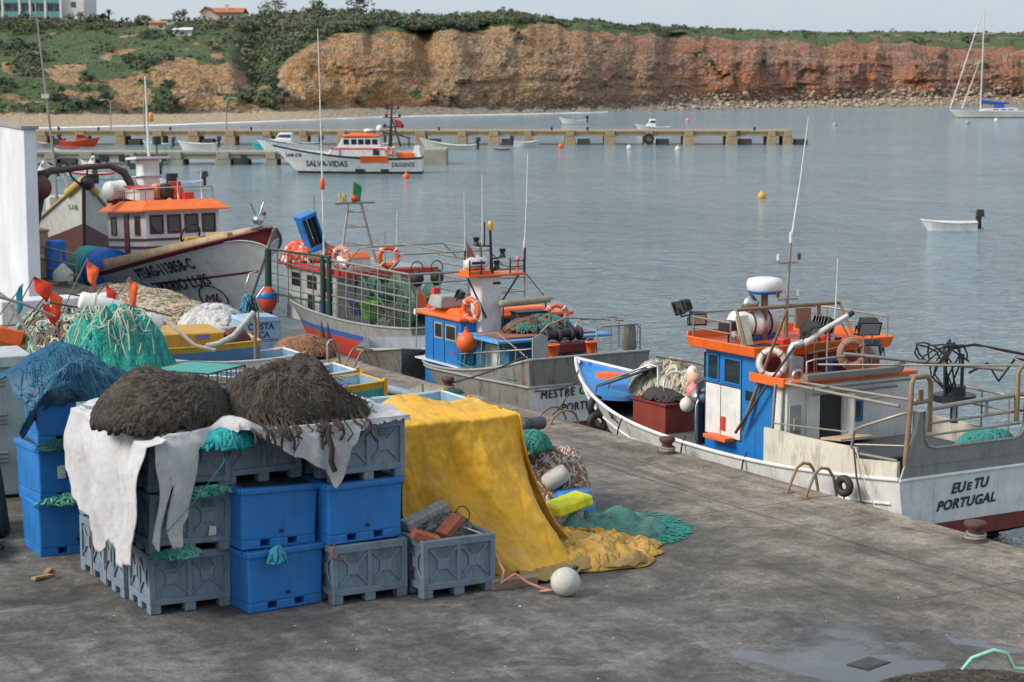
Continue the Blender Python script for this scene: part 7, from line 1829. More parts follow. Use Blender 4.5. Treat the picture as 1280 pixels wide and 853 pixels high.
# blue net stuffed in the open top bin under the sheet
rope_heap('teal_net', 'teal net bulging out of the topmost left bin under the white sheet', 'net', (8.80, 21.66, 1.98), .36, .26, .24, [plain('strong_teal_net', (.012, .20, .22), .9), plain('light_teal_net', (.02, .30, .30), .9)], 70, .022, 41)
# brown net heaps
BRN = [plain('brown_net', (.040, .031, .023), .95, 0, .35, 30), plain('dark_brown_net', (.024, .019, .015), .95, 0, .3, 30), plain('grey_brown_net', (.062, .051, .039), .95, 0, .3, 30)]
rope_heap('brown_net_heap', 'rounded heap of thick brown netting on the left bins, lying on the white sheet', 'net heap', (8.32, 22.42, 2.17), .82, .80, .58, BRN, 300, .040, 51, 40, wob=.08, step=.055, flow=1.3, lump=.05, ring=1)
def shp(x, y, z): return z * (1.0 if x < .2 else max(.42, 1 - (x - .2) * 1.05))
rope_heap('brown_net_heap', 'larger ragged brown net heap on the right bins, low tail towards the yellow tarp', 'net heap', (9.92, 22.15, 2.13), 1.02, .80, .68, BRN, 760, .022, 52, 34, wob=.14, step=.045, shape=shp, flow=2.0, lump=.12, ring=0)
mb = MB(); random.seed(9)
for k in range(700):
    a = rnd(0, 2 * PI); q = math.sqrt(rnd(0, 1)); x, y = 1.0 * q * math.cos(a), .80 * q * math.sin(a)
    z = shp(x, y, .66 * math.sqrt(max(0, 1 - q * q))); p = Vector((9.92 + x, 22.15 + y, 2.16 + z)); d_ = Vector((rnd(-1, 1), rnd(-1, .3), rnd(-.6, 1))) * .09
    mb.tube([p, p + d_, p + d_ * 1.5 + Vector((rnd(-.05, .05), rnd(-.05, .05), -.04))], .005, 3)
o = mb.build('net_frays', BRN[2], recalc=False); o.parent = bpy.data.objects['brown_net_heap.001']; o.matrix_parent_inverse = Matrix.Translation((-9.92, -22.15, -2.13))
rope('brown_rope_tail', 'brown twisted rope tail hanging from the larger net heap over the white sheet', [(9.90, 21.36, 2.25), (9.88, 21.12, 2.10), (9.90, 21.06, 1.95), (9.88, 21.05, 1.80), (9.92, 21.03, 1.68)], .035, BRN[1])
mb = MB(); random.seed(19)
for k in range(34):
    x = rnd(8.95, 10.75); z0 = 2.22; L_ = rnd(.06, .26) * (1.5 if rnd(0, 1) < .15 else 1); y0 = 21.34
    pts = [(x + rnd(-.1, .1), y0 + .22, z0 + .14), (x, y0 + .02, z0 + .03), (x + rnd(-.03, .03), y0 - .14, z0 - .02), (x + rnd(-.05, .05), y0 - .19, z0 - L_ * .6), (x + rnd(-.06, .06), y0 - .19, z0 - L_)]
    mb.tube(pts, rnd(.008, .02), 5)
o = mb.build('hanging_ends', BRN[0], recalc=False); o.parent = bpy.data.objects['brown_net_heap.001']; o.matrix_parent_inverse = Matrix.Translation((-9.92, -22.15, -2.13))
rope('pale_rope', 'pale rope lying in an arc over the left brown heap', [(7.75, 22.3, 2.48), (8.0, 22.3, 2.66), (8.3, 22.3, 2.74), (8.7, 22.2, 2.67), (9.0, 22.2, 2.48), (9.2, 22.0, 2.34)], .012, ROPEW)
rope('green_rope', 'thin green cord tied diagonally across the left front bins', [(8.72, 21.55, 2.02), (8.68, 21.40, 1.86), (8.35, 21.44, 1.45), (7.85, 21.44, .98), (7.80, 21.5, .92)], .006, ROPEG)
rope('black_strap', 'short black strap at the corner of the topmost left bin', [(8.82, 21.55, 2.12), (8.78, 21.42, 2.02), (8.72, 21.42, 1.90)], .022, BLACKR)
rope('hanging_cord', 'thin red cord hanging down the rear left bins', [(7.86, 23.9, .9), (7.88, 23.9, .6), (7.86, 23.8, .05)], .007, plain('red_cord', (.25, .05, .05)))
rope('hanging_cord', 'second red cord hanging nearer the corner on the rear left bins', [(7.86, 23.3, .8), (7.88, 23.3, .5), (7.86, 23.3, .08)], .007, plain('red_cord', (.25, .05, .05)))
rope_heap('teal_rag', 'teal plastic rag hanging between the two blue bins of the middle stack', 'rag', (9.28, 21.30, .60), .10, .05, .18, [plain('strong_teal_net', (.012, .20, .22)), plain('sky_blue_rag', (.05, .30, .45), .8)], 30, .02, 61, 12, step=.03)
rope('red_rope_loop', 'small loop of red rope between the blue and grey bins', [(9.98, 21.2, .76), (9.93, 21.15, .70), (9.93, 21.15, .60), (10.02, 21.15, .57), (10.08, 21.15, .60)], .010, plain('red_cord', (.25, .05, .05)))
for i, (x, y, z, n_) in enumerate(((8.2, 21.80, .735, 'green rope stuffed between the bottom and middle bins of the left front stack'), (8.55, 21.70, 1.46, 'green rope stuffed between the middle and top bins of the left front stack'))):
    rope_heap('green_rope', n_, 'rope', (x, y - .02, z - .04), .34, .08, .10, [ROPEG, plain('mint_rope', (.16, .38, .30), .9)], 26, .014, 70 + i, 14, step=.04)
for i, (z, n_) in enumerate(((.74, 'green rope packed on the rim of the bottom bin of the leftmost blue stack'), (1.48, 'dark green rope packed on the rim of the middle bin of the leftmost blue stack'))):
    rope_heap('green_rope', n_, 'rope', (8.1, 25.34, z - .05), .48, .10, .11, [ROPEG, plain('mint_rope', (.16, .38, .30))] if i == 0 else [plain('dark_teal_rope', (.02, .10, .09), .9)], 36, .016, 75 + i, 16, step=.045)
# bricks, chain and stones in the low bin
for i, (x, y, z, e, l) in enumerate(((11.55, 21.2, .80, (.15, -.55, .35), 'red brick tilted up on the low grey bin'), (11.13, 21.05, .74, (.1, .35, -.2), 'red brick lying at the left corner of the low grey bin'))):
    o = MB().box((0, 0, 0), (.36, .17, .11)).build('brick', plain('red_brick', (.34, .10, .05), .9, 0, .3, 12), bevel=.008); o.location = (x, y, z); o.rotation_euler = e; tag(o, l, 'brick')
o = MB().box((0, 0, 0), (.70, .18, .13)).build('concrete_block', plain('rough_concrete', (.26, .26, .25), .95, 0, .4, 14, .6), bevel=.015); o.location = (11.42, 21.62, .86); o.rotation_euler = (.1, -.22, .25); tag(o, 'rough grey concrete bar lying across the low grey bin', 'block')
rope_heap('chain_pile', 'dark rope and chain piled in the low grey bin', 'chain', (11.62, 21.62, .60), .42, .45, .22, [plain('tarry_rope', (.05, .047, .043), .8), plain('grey_chain', (.14, .13, .12), .6)], 80, .022, 81)
mb = MB(); mb.torus((11.80, 21.32, .90), .10, .008, (1.2, .3, 0)); tag(mb.build('wire_loop', BLACKP), 'black wire loop sticking up from the low grey bin', 'wire')
rope('pale_rope', 'pale rope end hanging over the front of the low grey bin', [(11.75, 21.2, .76), (11.86, 20.99, .72), (11.9, 20.98, .55), (11.95, 20.98, .45)], .012, ROPEW)
rope('dark_rope', 'dark cord hanging down the front of the low grey bin', [(11.2, 21.2, .75), (11.26, 20.985, .70), (11.28, 20.98, .3), (11.30, 20.97, .12)], .012)
# ------------------------------------------------------------------ yellow tarpaulin over a hidden stack
o = thing('stacked_pallet_bin', 'stack of bins wholly covered by the yellow tarp', 'bin'); o.location = (12.15, 22.75, 0)
mb = MB(); mb.bb((-.75, -.45, 0), (.92, .75, 1.82)); mb.build('body', BIN_G, o, bevel=.03); mb = MB(); mb.bb((-.72, -.42, 1.82), (.89, .72, 1.86)); mb.build('lid', BIN_D, o)
def yt(u, v):
    # u along the front from left to right and round the right corner, v from the rear of the top down to the ground
    ztop = 1.93
    if v < .16:
        t = v / .16
        x = 11.40 + 1.74 * u; y = 23.45 - (23.45 - 22.22) * t
        return (x, y, ztop + .05 * fold(x, y, 2, 2) + .16 * math.exp(-((u - .38) / .25) ** 2) * (1 - t) - .02 * t)
    t = (v - .16) / .84
    # foot line on the ground
    F = [(0, 11.42, 22.00), (.25, 11.95, 21.82), (.45, 12.30, 21.36), (.62, 12.72, 20.98), (.78, 13.12, 20.98), (.90, 13.42, 21.20), (1.0, 13.66, 21.75)]
    for a, b in zip(F, F[1:]):
        if u <= b[0]:
            k_ = (u - a[0]) / (b[0] - a[0]); fx, fy = a[1] + (b[1] - a[1]) * k_, a[2] + (b[2] - a[2]) * k_; break
    tx, ty = 11.40 + 1.76 * u, 22.20 + .04 * math.sin(u * 7)
    s = t ** 1.9
    x = tx + (fx - tx) * s; y = ty + (fy - ty) * (t ** 1.75)
    z = ztop - .02 - (ztop - .06) * (1 - (1 - t) ** 1.12) 
    amp = .10 * sst(0, .5, t)
    w_ = math.sin(u * 23 + 1.2 * t + 1.5 * math.sin(u * 6)) * .35 * (.4 + u) + .9 * math.sin((u - t * .45) * 12 + .6)
    cr = noise.ridged_multi_fractal(Vector((u * 3.2 - t * 1.1, t * .55, 3)), .9, 2.1, 3, 1.0, 2.0) - 1.0
    y -= amp * w_ * .75 + .07 * cr * sst(.02, .25, t) + .03 * fold(x, y, z, 1.1) + .012 * fold(x, y, z, 6); x += .03 * fold(y, z, x, 1.2)
    sagv = .10 * math.exp(-((u - .34 - .22 * t) / .07) ** 2) * math.sin(PI * t)
    return (x, y + sagv, max(.02 + .02 * abs(fold(x, y, 0, 6)), z + .04 * fold(x, z, y, 3) * t))
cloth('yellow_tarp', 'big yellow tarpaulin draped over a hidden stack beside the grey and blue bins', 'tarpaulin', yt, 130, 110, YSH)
def yr(u, v):   # right side, and the crumpled skirt lying on the ground
    if v < .5:
        t = v / .5; y = 22.20 + 1.25 * u; tx = 13.15
        x = tx + .10 * t + (.62 - .25 * u) * t ** 2.4
        z = 1.92 - 1.80 * (1 - (1 - t) ** 1.15) + .03 * fold(u * 3, t * 2, 1, 2)
        return (x + .05 * math.sin(u * 16 + t * 3) * sst(.1, .6, t), y - .25 * t * (1 - u) + .04 * fold(t * 3, u * 3, 4, 2), max(.05, z))
    t = (v - .5) / .5
    x0 = 13.88 - .25 * u; y0 = 21.95 + 1.5 * u
    x = x0 + t * (.62 + .25 * math.sin(u * 5)) ; y = y0 - .15 * t + .10 * math.sin(t * 9 + u * 7)
    z = .12 + .13 * abs(fold(x * 1.5, y * 1.5, 3, 2.0)) + .10 * math.sin(t * 13 + u * 9) * .5 + .05 * fold(x, y, 5, 6) - .10 * sst(.75, 1, t)
    return (x, y, max(.015, z))
YTAT = sheet_mat('tattered_yellow_cloth', (.52, .29, .04), (.12, .09, .06), 2.6, .8, .95, .8, 4.0)
o = thing('crumpled_yellow_cloth', 'crumpled tattered yellow cloth spreading from the tarp over the quay to the right', 'tarpaulin', (0, 0, 0))
mb = MB(); mb.grid(yr, 50, 90); mb.build('side_flap', YSH, o, recalc=False, solid=.012)
def yg(u, v):
    a = 2 * PI * v; q = u
    x = 13.90 + (1.15 + .12 * math.sin(a * 3) + .07 * math.sin(a * 11)) * q * math.cos(a) ; y = 21.70 + (.74 + .08 * math.sin(a * 4 + 1) + .05 * math.sin(a * 9)) * q * math.sin(a)
    rd = noise.ridged_multi_fractal(Vector((x * 1.9, y * 1.9, 4)), .9, 2.1, 4, 1.0, 2.0)
    return (x, y, max(.012, (.09 + .10 * (rd - .8) + .10 * fold(x, y, 7, 2.2) + .03 * fold(x, y, 3, 8) + .16 * max(0, .5 - q)) * (1 - q ** 6) + .015))
mb = MB(); mb.grid(yg, 50, 120); mb.build('ground_folds', YTAT, o, recalc=False, solid=.01)
def yh(u, v):
    x = 12.45 + 1.9 * u; y = 20.92 + .32 * v - .10 * math.sin(u * 9) + .25 * max(0, u - .6)
    return (x, y, max(.012, .05 + .14 * math.sin(PI * v) * (.7 + .5 * fold(x, y, 2, 3)) + .03 * fold(x, y, 9, 9)))
OLV = sheet_mat('dirty_hem_cloth', (.30, .20, .07), (.10, .085, .06), 3.0, .9, .8)
mb = MB(); mb.grid(yh, 90, 24); mb.build('dirty_hem', OLV, o, recalc=False, solid=.01)
# the ball fender, plank, ropes in front
o = thing('ball_fender', 'dirty white ball fender lying on the quay in front of the yellow tarp', 'fender', (12.62, 20.22, .175), .4)
mb = MB(); mb.ball((0, 0, 0), .185, 24, sc=(1, 1, .96)); mb.build('ball', sheet_mat('scuffed_white_plastic', (.50, .48, .43), (.20, .16, .12), 5, .6, .7), o)
mb = MB(); mb.cyl((.12, -.05, .14), (.15, -.06, .175), .035, 8); mb.build('eye', BLACKR, o)
o = MB().box((0, 0, 0), (.62, .20, .13)).build('timber_block', WOOD, bevel=.012); o.location = (12.28, 20.92, .065); o.rotation_euler = (0, 0, -.1); tag(o, 'short weathered timber block on the ground right of the low bin', 'timber')
PINKR = plain('pink_rope', (.55, .22, .19), .9)
rope('pink_rope', 'pink rope snaking on the ground from the low bin to the ball fender', [(12.05, 20.95, .42), (12.1, 20.82, .25), (12.02, 20.75, .12), (12.2, 20.72, .22), (12.35, 20.68, .10), (12.5, 20.5, .03), (12.55, 20.42, .03), (12.4, 20.45, .03), (12.52, 20.35, .05), (12.6, 20.42, .04)], .018, PINKR)
# gear behind the tarp on the right
GN, _ = rope_heap('green_net', 'teal green net spread low over the quay right of the yellow cloth', 'net', (15.0, 23.05, .0), .85, .95, .26, [ROPEG, plain('teal_net', (.06, .22, .20)), plain('grey_green_net', (.14, .17, .13))], 420, .015, 91, 34, step=.06, wob=.5, shape=lambda x, y, z: z * (.35 + 1.5 * abs(noise.noise(Vector((x * 2.6, y * 2.6, 5)))) + .6 * max(0, -x)))
# loose strands trailing off the teal net
mb = MB(); random.seed(23)
for k in range(90):
    a = rnd(-1.9, 1.2); x, y = 15.0 + .80 * math.cos(a), 23.05 + .90 * math.sin(a); pts = [(x, y, .03)]
    for i in range(9): a += rnd(-.5, .5); x += math.cos(a) * .05; y += math.sin(a) * .05; pts.append((x, y, .012 + rnd(0, .02)))
    mb.tube(pts, .009, 4)
o = mb.build('trailing_strands', ROPEG, recalc=False); o.parent = GN; o.matrix_parent_inverse = Matrix.Translation((-15.0, -23.05, 0))
rope_heap('rusty_net_heap', 'pale sack and rust red netting heaped behind the yellow tarp', 'net heap', (14.95, 25.0, 0), .80, 1.30, .92, [plain('rust_net', (.25, .10, .055), .9), plain('cream_sack', (.45, .42, .36), .9), plain('brown_rope', (.13, .10, .07), .9)], 330, .022, 92, 34, wob=.3, lump=.12, flow=1.2, core=plain('cream_sack', (.45, .42, .36)))
rope_heap('green_rope', 'green rope tuft on top of the gear behind the yellow tarp', 'rope', (14.50, 24.25, .98), .32, .34, .26, [ROPEG, plain('dark_teal_rope', (.02, .10, .09))], 60, .016, 93)
for s_, (x, y, z) in enumerate([(14.55, 24.5, 0)]):
    o = tag(MB().box((x - .1, y + .1, .42), (.4, .5, .84)).build('covered_box', plain('dark_box', (.06, .06, .055), .8), bevel=.03), 'dark box carrying the gear behind the yellow tarp', 'box')
o = thing('roll_fender', 'dark grey roll fender on top of the gear behind the yellow tarp', 'fender', (14.62, 24.35, 1.32), .2); mb = MB(); mb.lathe([(0, -.22), (.09, -.21), (.10, -.17), (.10, .17), (.09, .21), (0, .22)], rot=(0, PI / 2, 0), n=14); mb.build('roll', plain('dark_grey_vinyl', (.06, .06, .075), .6), o); mb = MB(); mb.torus((-.1, 0, 0), .102, .012, (0, PI / 2, 0)); mb.build('band', BLACKR, o)
o = thing('drum_float', 'white drum float with red mark lying behind the yellow tarp', 'float', (14.75, 23.9, .60)); mb = MB(); mb.lathe([(0, -.20), (.11, -.18), (.14, -.10), (.14, .10), (.11, .18), (0, .20)], rot=(.5, .9, 0), n=16); mb.build('body', paint('dirty_float', (.50, .48, .43), .7, .9, (.2, .15, .1), 6), o); mb = MB(); mb.torus((.05, -.125, .02), .045, .013, (1.3, 0, .3)); mb.build('red_ring', REDP, o)
o = thing('tub', 'blue plastic tub upside down behind the yellow tarp', 'tub', (14.95, 23.75, 0)); mb = MB(); mb.lathe([(.34, 0), (.33, .05), (.27, .40), (.22, .43), (0, .44)], n=22); mb.build('body', plain('tub_blue', (.02, .16, .42), .5), o); mb = MB(); mb.torus((0, 0, .03), .34, .025); mb.build('rim', plain('tub_blue', (.02, .16, .42)), o)
o = tag(MB().box((14.45, 23.1, .40), (.62, .40, .16), rot=(.0, -.18, .1)).build('foam_block', plain('lime_yellow', (.68, .66, .02), .7), bevel=.03), 'bright lime yellow foam block beside the blue tub', 'foam block')
tag(MB().box((14.40, 23.15, .15), (.5, .35, .3)).build('grey_box', GREYP, bevel=.02), 'grey box under the lime yellow block', 'box')
# ------------------------------------------------------------------ left: blue net, big green net, cabinet
BNT = [plain('deep_blue_net', (.010, .085, .17), .9, 0, .35, 12), plain('petrol_net', (.012, .12, .17), .9, 0, .3, 12)]
TARPB = sheet_mat('blue_net_sheet', (.008, .070, .145), (.012, .13, .18), 2.5, .9, .7, .6, 3.0)
o = thing('blue_net', 'dark blue net draped over the top of the leftmost blue bins', 'net', (0, 0, 0))
def bn(u, v):
    x = 7.48 + 1.85 * u; top = 2.30 + .48 * math.exp(-((u - .42) / .30) ** 2) + .05 * fold(u * 4, 0, 0, 1)
    hemz = [(0, 1.62), (.08, 1.75), (.2, 2.05), (.35, 1.95), (.5, 1.45), (.6, 1.35), (.75, 1.45), (.9, 1.85), (1, 2.05)]
    for a, b in zip(hemz, hemz[1:]):
        if u <= b[0]: hz = a[1] + (b[1] - a[1]) * (u - a[0]) / (b[0] - a[0]); break
    if v < .5:
        t = v / .5; y = 26.75 - 1.3 * t
        return (x, y, top - .20 * (1 - t) ** 2 - .22 * sst(.55, 1, t) + .06 * fold(x, y, 1, 2.4))
    t = (v - .5) / .5; z0 = top - .22
    bulge = .16 * math.sin(PI * min(1, t * 1.1))
    return (x + .05 * math.sin(t * 6 + u * 9), 25.42 - bulge - .09 * math.sin(u * 24 + 2 * t) * t - .06 * fold(x, t, 3, 3), z0 + (hz - z0) * t + .03 * fold(x, t, 8, 4))
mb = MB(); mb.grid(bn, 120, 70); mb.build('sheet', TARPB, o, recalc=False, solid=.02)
mbs_ = [MB(), MB()]
rr = random.Random(5)
for k in range(240):
    u, v = rr.random(), rr.uniform(.3, 1); a = rr.uniform(0, 6.28); pts = []
    for i in range(14):
        u += math.cos(a) * .012; v += math.sin(a) * .03; a += rr.gauss(0, .35); p = bn(min(1, max(0, u)), min(1, max(.02, v))); pts.append((p[0], p[1] - .012, p[2] + .012))
    mbs_[k % 2].tube(pts, .009, 4)
for m, c in zip(mbs_, BNT): m.build('strands', c, o, recalc=False)
GNT = [plain('sea_green_net', (.03, .26, .19), .9, 0, .3, 10), plain('bright_teal_net', (.02, .33, .27), .9, 0, .3, 10), plain('deep_sea_net', (.015, .17, .14), .9)]
go, GH = rope_heap('green_net_pile', 'tall mound of sea green netting topped with loops of pale rope, behind the blue net', 'net pile', (9.85, 28.6, 0), 1.22, 1.25, 2.72, GNT, 620, .013, 101, 40, wob=.45, step=.06, prof=.9, core=sheet_mat('green_net_mass', (.02, .25, .20), (.01, .12, .10), 5, .95, .9))
mb = MB(); rr = random.Random(8)
for k in range(13):
    x, y = rr.gauss(.1, .25), rr.gauss(-.30, .22); a = rr.uniform(0, 6.28); tr_ = rr.choice((-1, 1)) * rr.uniform(.22, .5); pts = []
    for i in range(46):
        q = (x / 1.22) ** 2 + (y / 1.25) ** 2
        if q > .34: a += PI * .6; x *= .93; y *= .93
        pts.append((x, y, GH(x, y) + .03 + .02 * math.sin(i))); a += tr_ + .12 * math.sin(i * .4 + k); x += math.cos(a) * .055; y += math.sin(a) * .055
    mb.tube(pts, .013, 5)
mb.build('rope_loops', plain('sandy_rope', (.40, .38, .28), .9), go, recalc=False)
# grey cabinet with louvres at the far left
o = thing('metal_cabinet', 'pale grey metal cabinet with louvre slots at the left edge behind the blue bins', 'cabinet', (7.75, 29.3, 0), R(-6))
mb = MB(); mb.bb((-1.6, 0, .05), (.95, 1.0, 2.0)); mb.build('body', paint('pale_grey_cabinet', (.36, .37, .40), .5, .4), o, bevel=.015)
mb = MB(); mb.bb((-1.7, -.08, 2.0), (1.05, 1.1, 2.16)); mb.build('top', paint('grey_white_cap', (.42, .45, .45), .6, .5), o, bevel=.01)
for zc in (1.85, 1.28, .7):
    for xc in (.42, -.5):
        mb = MB()
        for k in range(3): mb.box((xc, -.012, zc - k * .065), (.46, .03, .025), rot=(.5, 0, 0))
        mb.build('louvre', GREYP, o)
mb = MB(); mb.tube([(-.4, -.02, 2.12), (-.36, -.03, 2.05)], .02, 5); mb.build('latch', BLACKP, o)
# wooden scraps at the left edge
for i, (x, y, a, l) in enumerate(((7.05, 25.6, .3, 'splintered brown pallet board at the left edge, lowest of the pile'), (7.0, 25.85, -.2, 'broken pallet board stacked second at the left edge'), (6.95, 25.7, .7, 'broken pallet board lying across the other two at the left edge'))):
    o = MB().box((0, 0, 0), (.9, .14, .05)).build('pallet_board', WOOD, bevel=.006); o.location = (x, y, .06 + i * .075); o.rotation_euler = (.04, .05 * i, a + .8); tag(o, l, 'board')
rope_heap('driftwood_scraps', 'brown heap of broken wood and bark beside the leftmost bins', 'scrap heap', (6.85, 26.3, 0), .5, .9, .42, [WOOD, plain('bark_brown', (.09, .05, .03), .95)], 70, .03, 111, 8, wob=.1, step=.06)
for i, (x, y, a, l) in enumerate(((7.35, 24.25, .5, 'small pale wood splinter on the ground beside the rear left bins'), (7.5, 24.5, 1.1, 'second wood splinter on the ground by the leftmost blue bin'))):
    o = MB().box((0, 0, .03), (.32, .07, .03)).build('wood_splinter', plain('fresh_wood', (.35, .23, .11), .85)); o.location = (x, y, 0); o.rotation_euler = (0, .08, a); tag(o, l, 'wood')
# dark green cover beside cabinet
rope_heap('dark_green_net', 'dark green net bundle standing between the cabinet and the leftmost blue bins', 'net', (7.3, 27.2, 0), .42, .6, 1.55, [plain('dark_teal_rope', (.02, .10, .09)), ROPED], 80, .03, 121)
# wire crab pot
o = thing('crab_pot', 'square green wire crab pot with a flat netted top behind the brown net heaps', 'crab pot', (9.62, 24.55, 2.19), R(35))
mb = MB(); s, h = .44, .30
for z in (0, h): mb.tube([(-s, -s, z), (s, -s, z), (s, s, z), (-s, s, z)], .013, 5, closed=True)
for x in (-s, s):
    for y in (-s, s): mb.tube([(x, y, 0), (x, y, h)], .013, 5)
for k in range(1, 4):
    q = -s + 2 * s * k / 4
    for w_ in (-s, s): mb.tube([(q, w_, 0), (q, w_, h)], .008, 4); mb.tube([(w_, q, 0), (w_, q, h)], .008, 4)
mb.build('frame', DGREEN, o)
mb = MB(); mb.bb((-s, -s, h - .004), (s, s, h + .004)); mb.build('top_netting', plain('mesh_teal', (.06, .27, .23), .8, 0, .4, 60), o)
mb = MB()
for k in range(0, 13):
    q = -s + 2 * s * k / 12
    for w_ in (-s, s): mb.tube([(q, w_, 0), (q, w_, h)], .0035, 3); mb.tube([(w_, q, 0), (w_, q, h)], .0035, 3)
for k in range(1, 5):
    mb.tube([(-s, -s, h * k / 5), (s, -s, h * k / 5), (s, s, h * k / 5), (-s, s, h * k / 5)], .0035, 3, closed=True)
mb.bb((-s * .9, -s * .9, .01), (s * .9, s * .9, .05)); mb.build('side_netting', plain('mesh_green', (.10, .22, .16), .8), o)
# ------------------------------------------------------------------ boats laid up on the quay
FBLUE = paint('faded_boat_blue', (.10, .22, .36), .55, .6)
yb_, HY = small_boat((16.3, 38.55, .26), R(80), 6.4, 1.9, 'long faded blue boat with yellow gunwale laid up on the quay among flags and floats', hullm=FBLUE, stripe=YELLOWP, inner=paint('inside_pale_blue', (.22, .34, .44), .6, .5), zs=(.62, .58, .92), motor=False, name='rowing_boat', thw=3)
MY = Matrix.Translation(yb_.location) @ Matrix.Rotation(R(80), 4, 'Z')
def WY(x, y, z): return tuple(MY @ Vector((x, y, z)))
mb = MB(); mb.bb((-.75, .75, .45), (.75, 2.4, .82)); mb.build('ochre_thwart_box', paint('ochre_boat_paint', (.52, .27, .02), .5, .4), yb_, bevel=.02)
mb = MB(); mb.bb((-.76, 1.05, .70), (-.745, 1.35, .78)); mb.build('purple_plate', plain('violet_plate', (.16, .12, .36), .5), yb_)
DT = [(16.8, 37.55, 3.4, WHITE, 'white dory with yellow corner post on the quay just before the blue locker', YELLOWP),
      (16.75, 35.0, 3.3, WHITE, 'white dory with yellow corner post half hidden behind the larger brown net heap', YELLOWP),
      (16.6, 33.5, 3.2, TEALP, 'blue green dory with yellow gunwale behind the larger brown net heap', YELLOWP),
      (16.95, 30.9, 3.4, paint('pale_aqua_hull', (.46, .60, .58), .5, .4), 'pale aqua dory with an ochre corner post just behind the yellow tarp', YELLOWP)]
for i, (x, y, L_, hm, lab, pm) in enumerate(DT):
    o, Hq = small_boat((x, y, .16), R(88), L_, 1.25, lab, hullm=hm, stripe=pm if i == 2 else hm, inner=paint('inside_pale_blue', (.22, .34, .44)), zs=(.48, .44, .6), motor=False, name='dory', thw=2)
    mb = MB()
    for s in (-1, 1): mb.box((s * (Hq.hb(0, .45) - .02), -.03, .30), (.07, .07, .46))
    mb.build('corner_post', pm, o)
    mb = MB()
    for q in (.8, 2.2): mb.box((0, q, -.19), (.9, .12, .08))
    mb.build('chock', WOOD, o)
# blue lettered box
o = thing('wooden_locker', 'pale blue wooden locker with dark lettering COSTA RICA and peaked lid at the quay edge', 'locker', (18.05, 42.1, 0), R(-6))
mb = MB(); mb.bb((-.45, 0, 0), (.45, .8, .20)); mb.bb((-.46, -.01, .26), (.46, .81, .70)); mb.bb((-.42, .02, .2), (.42, .78, .26)); mb.build('body', LBLUE, o, bevel=.012)
mb = MB(M=SIDE.copy()); mb.M = Matrix.Identity(4)
vs = [(-.48, -.03, .70), (.48, -.03, .70), (.48, .83, .70), (-.48, .83, .70), (-.40, -.03, .77), (.40, -.03, .77), (.40, .83, .77), (-.40, .83, .77), (0, -.03, .80), (0, .83, .80)]
mb.add(vs, [(0, 1, 5, 8, 4), (3, 7, 9, 6, 2), (0, 4, 7, 3), (1, 2, 6, 5), (4, 8, 9, 7), (8, 5, 6, 9), (0, 3, 2, 1)]); mb.bb((-.47, -.045, .68), (.47, -.012, .715)); mb.build('lid', LBLUE, o)
mb = MB(); put_text(mb, 'COSTA', .20, lambda a, b: (-.33 + a, -.018, .50 + b), sx=.95, bold=.008); put_text(mb, 'RICA', .20, lambda a, b: (-.24 + a, -.018, .31 + b), sx=.95, bold=.008); mb.build('lettering', INKN, o)
pole('rail_stanchion', 'thin rusty upright pole standing in front of the lettered blue locker', (17.72, 41.55, 0), (17.74, 41.55, 1.05), .026, RUSTP)
rope_heap('red_brown_net', 'low mound of red brown netting at the quay edge right of the blue locker', 'net', (18.55, 40.9, 0), .72, .75, .46, [plain('rust_net', (.25, .10, .055)), plain('brown_rope', (.13, .10, .07)), plain('orange_brown_net', (.33, .14, .06), .9)], 150, .014, 131)
rope_heap('tan_net_heap', 'long tan heap of old nets and canvas along the quay below the trawler hull', 'net', (18.1, 50.0, 0), 1.25, 4.6, .62, [plain('beige_net', (.40, .33, .24)), plain('brown_rope', (.13, .10, .07)), plain('straw_net', (.30, .25, .17), .9)], 260, .03, 132, 40, step=.12, wob=.25)
rope_heap('grey_sacks', 'grey plastic sacks heaped between the tan nets and the blue locker', 'sacks', (18.1, 45.1, 0), .75, 1.3, .62, [plain('grey_sacking', (.34, .34, .33), .8), plain('pale_sacking', (.46, .45, .43), .8)], 40, .07, 133, step=.1)
rope_heap('dark_red_net', 'small dark red net bundle at the end of the ochre box in the blue boat', 'net', WY(-.5, .45, .5), .32, .26, .32, [plain('dark_red_net', (.16, .03, .03), .9), ROPED], 40, .02, 134)
# gear heaped in the blue boat
rope_heap('gear_heap', 'jumble of poles ropes and bags in the blue boat under the white floats', 'gear', WY(0, 4.0, .2), .95, 1.5, 1.15, [plain('brown_rope', (.13, .10, .07)), ROPEW, plain('mint_rope', (.16, .38, .30)), plain('grey_net', (.15, .16, .15))], 170, .024, 135)
FOAM = paint('white_foam_float', (.72, .72, .69), .6, .3)
def drum(name, label, a, b, r):
    o = thing(name, label, 'float', a); d = Vector(b) - Vector(a); L_ = d.length
    o.rotation_euler = d.to_track_quat('Z', 'Y').to_euler()
    mb = MB(); mb.lathe([(0, 0), (r * .85, 0), (r, .03), (r, L_ - .03), (r * .85, L_), (0, L_)], n=16); mb.build('body', FOAM, o)
    mb = MB()
    for z in (.3, .7): mb.torus((0, 0, L_ * z), r * 1.01, .012, n=16)
    mb.build('band', ROPEW, o)
    return o
drum('drum_float', 'white cylinder float, the upper left one over the blue boat', (12.25, 37.4, 1.98), (13.05, 37.25, 1.74), .17)
drum('drum_float', 'white cylinder float, the lower right one above the green net pile', (12.92, 37.1, 1.68), (13.72, 36.95, 1.46), .17)
drum('drum_float', 'white tube float lying over the ochre box of the blue boat', WY(-.45, 3.1, .98), WY(-.45, 2.1, .95), .11)
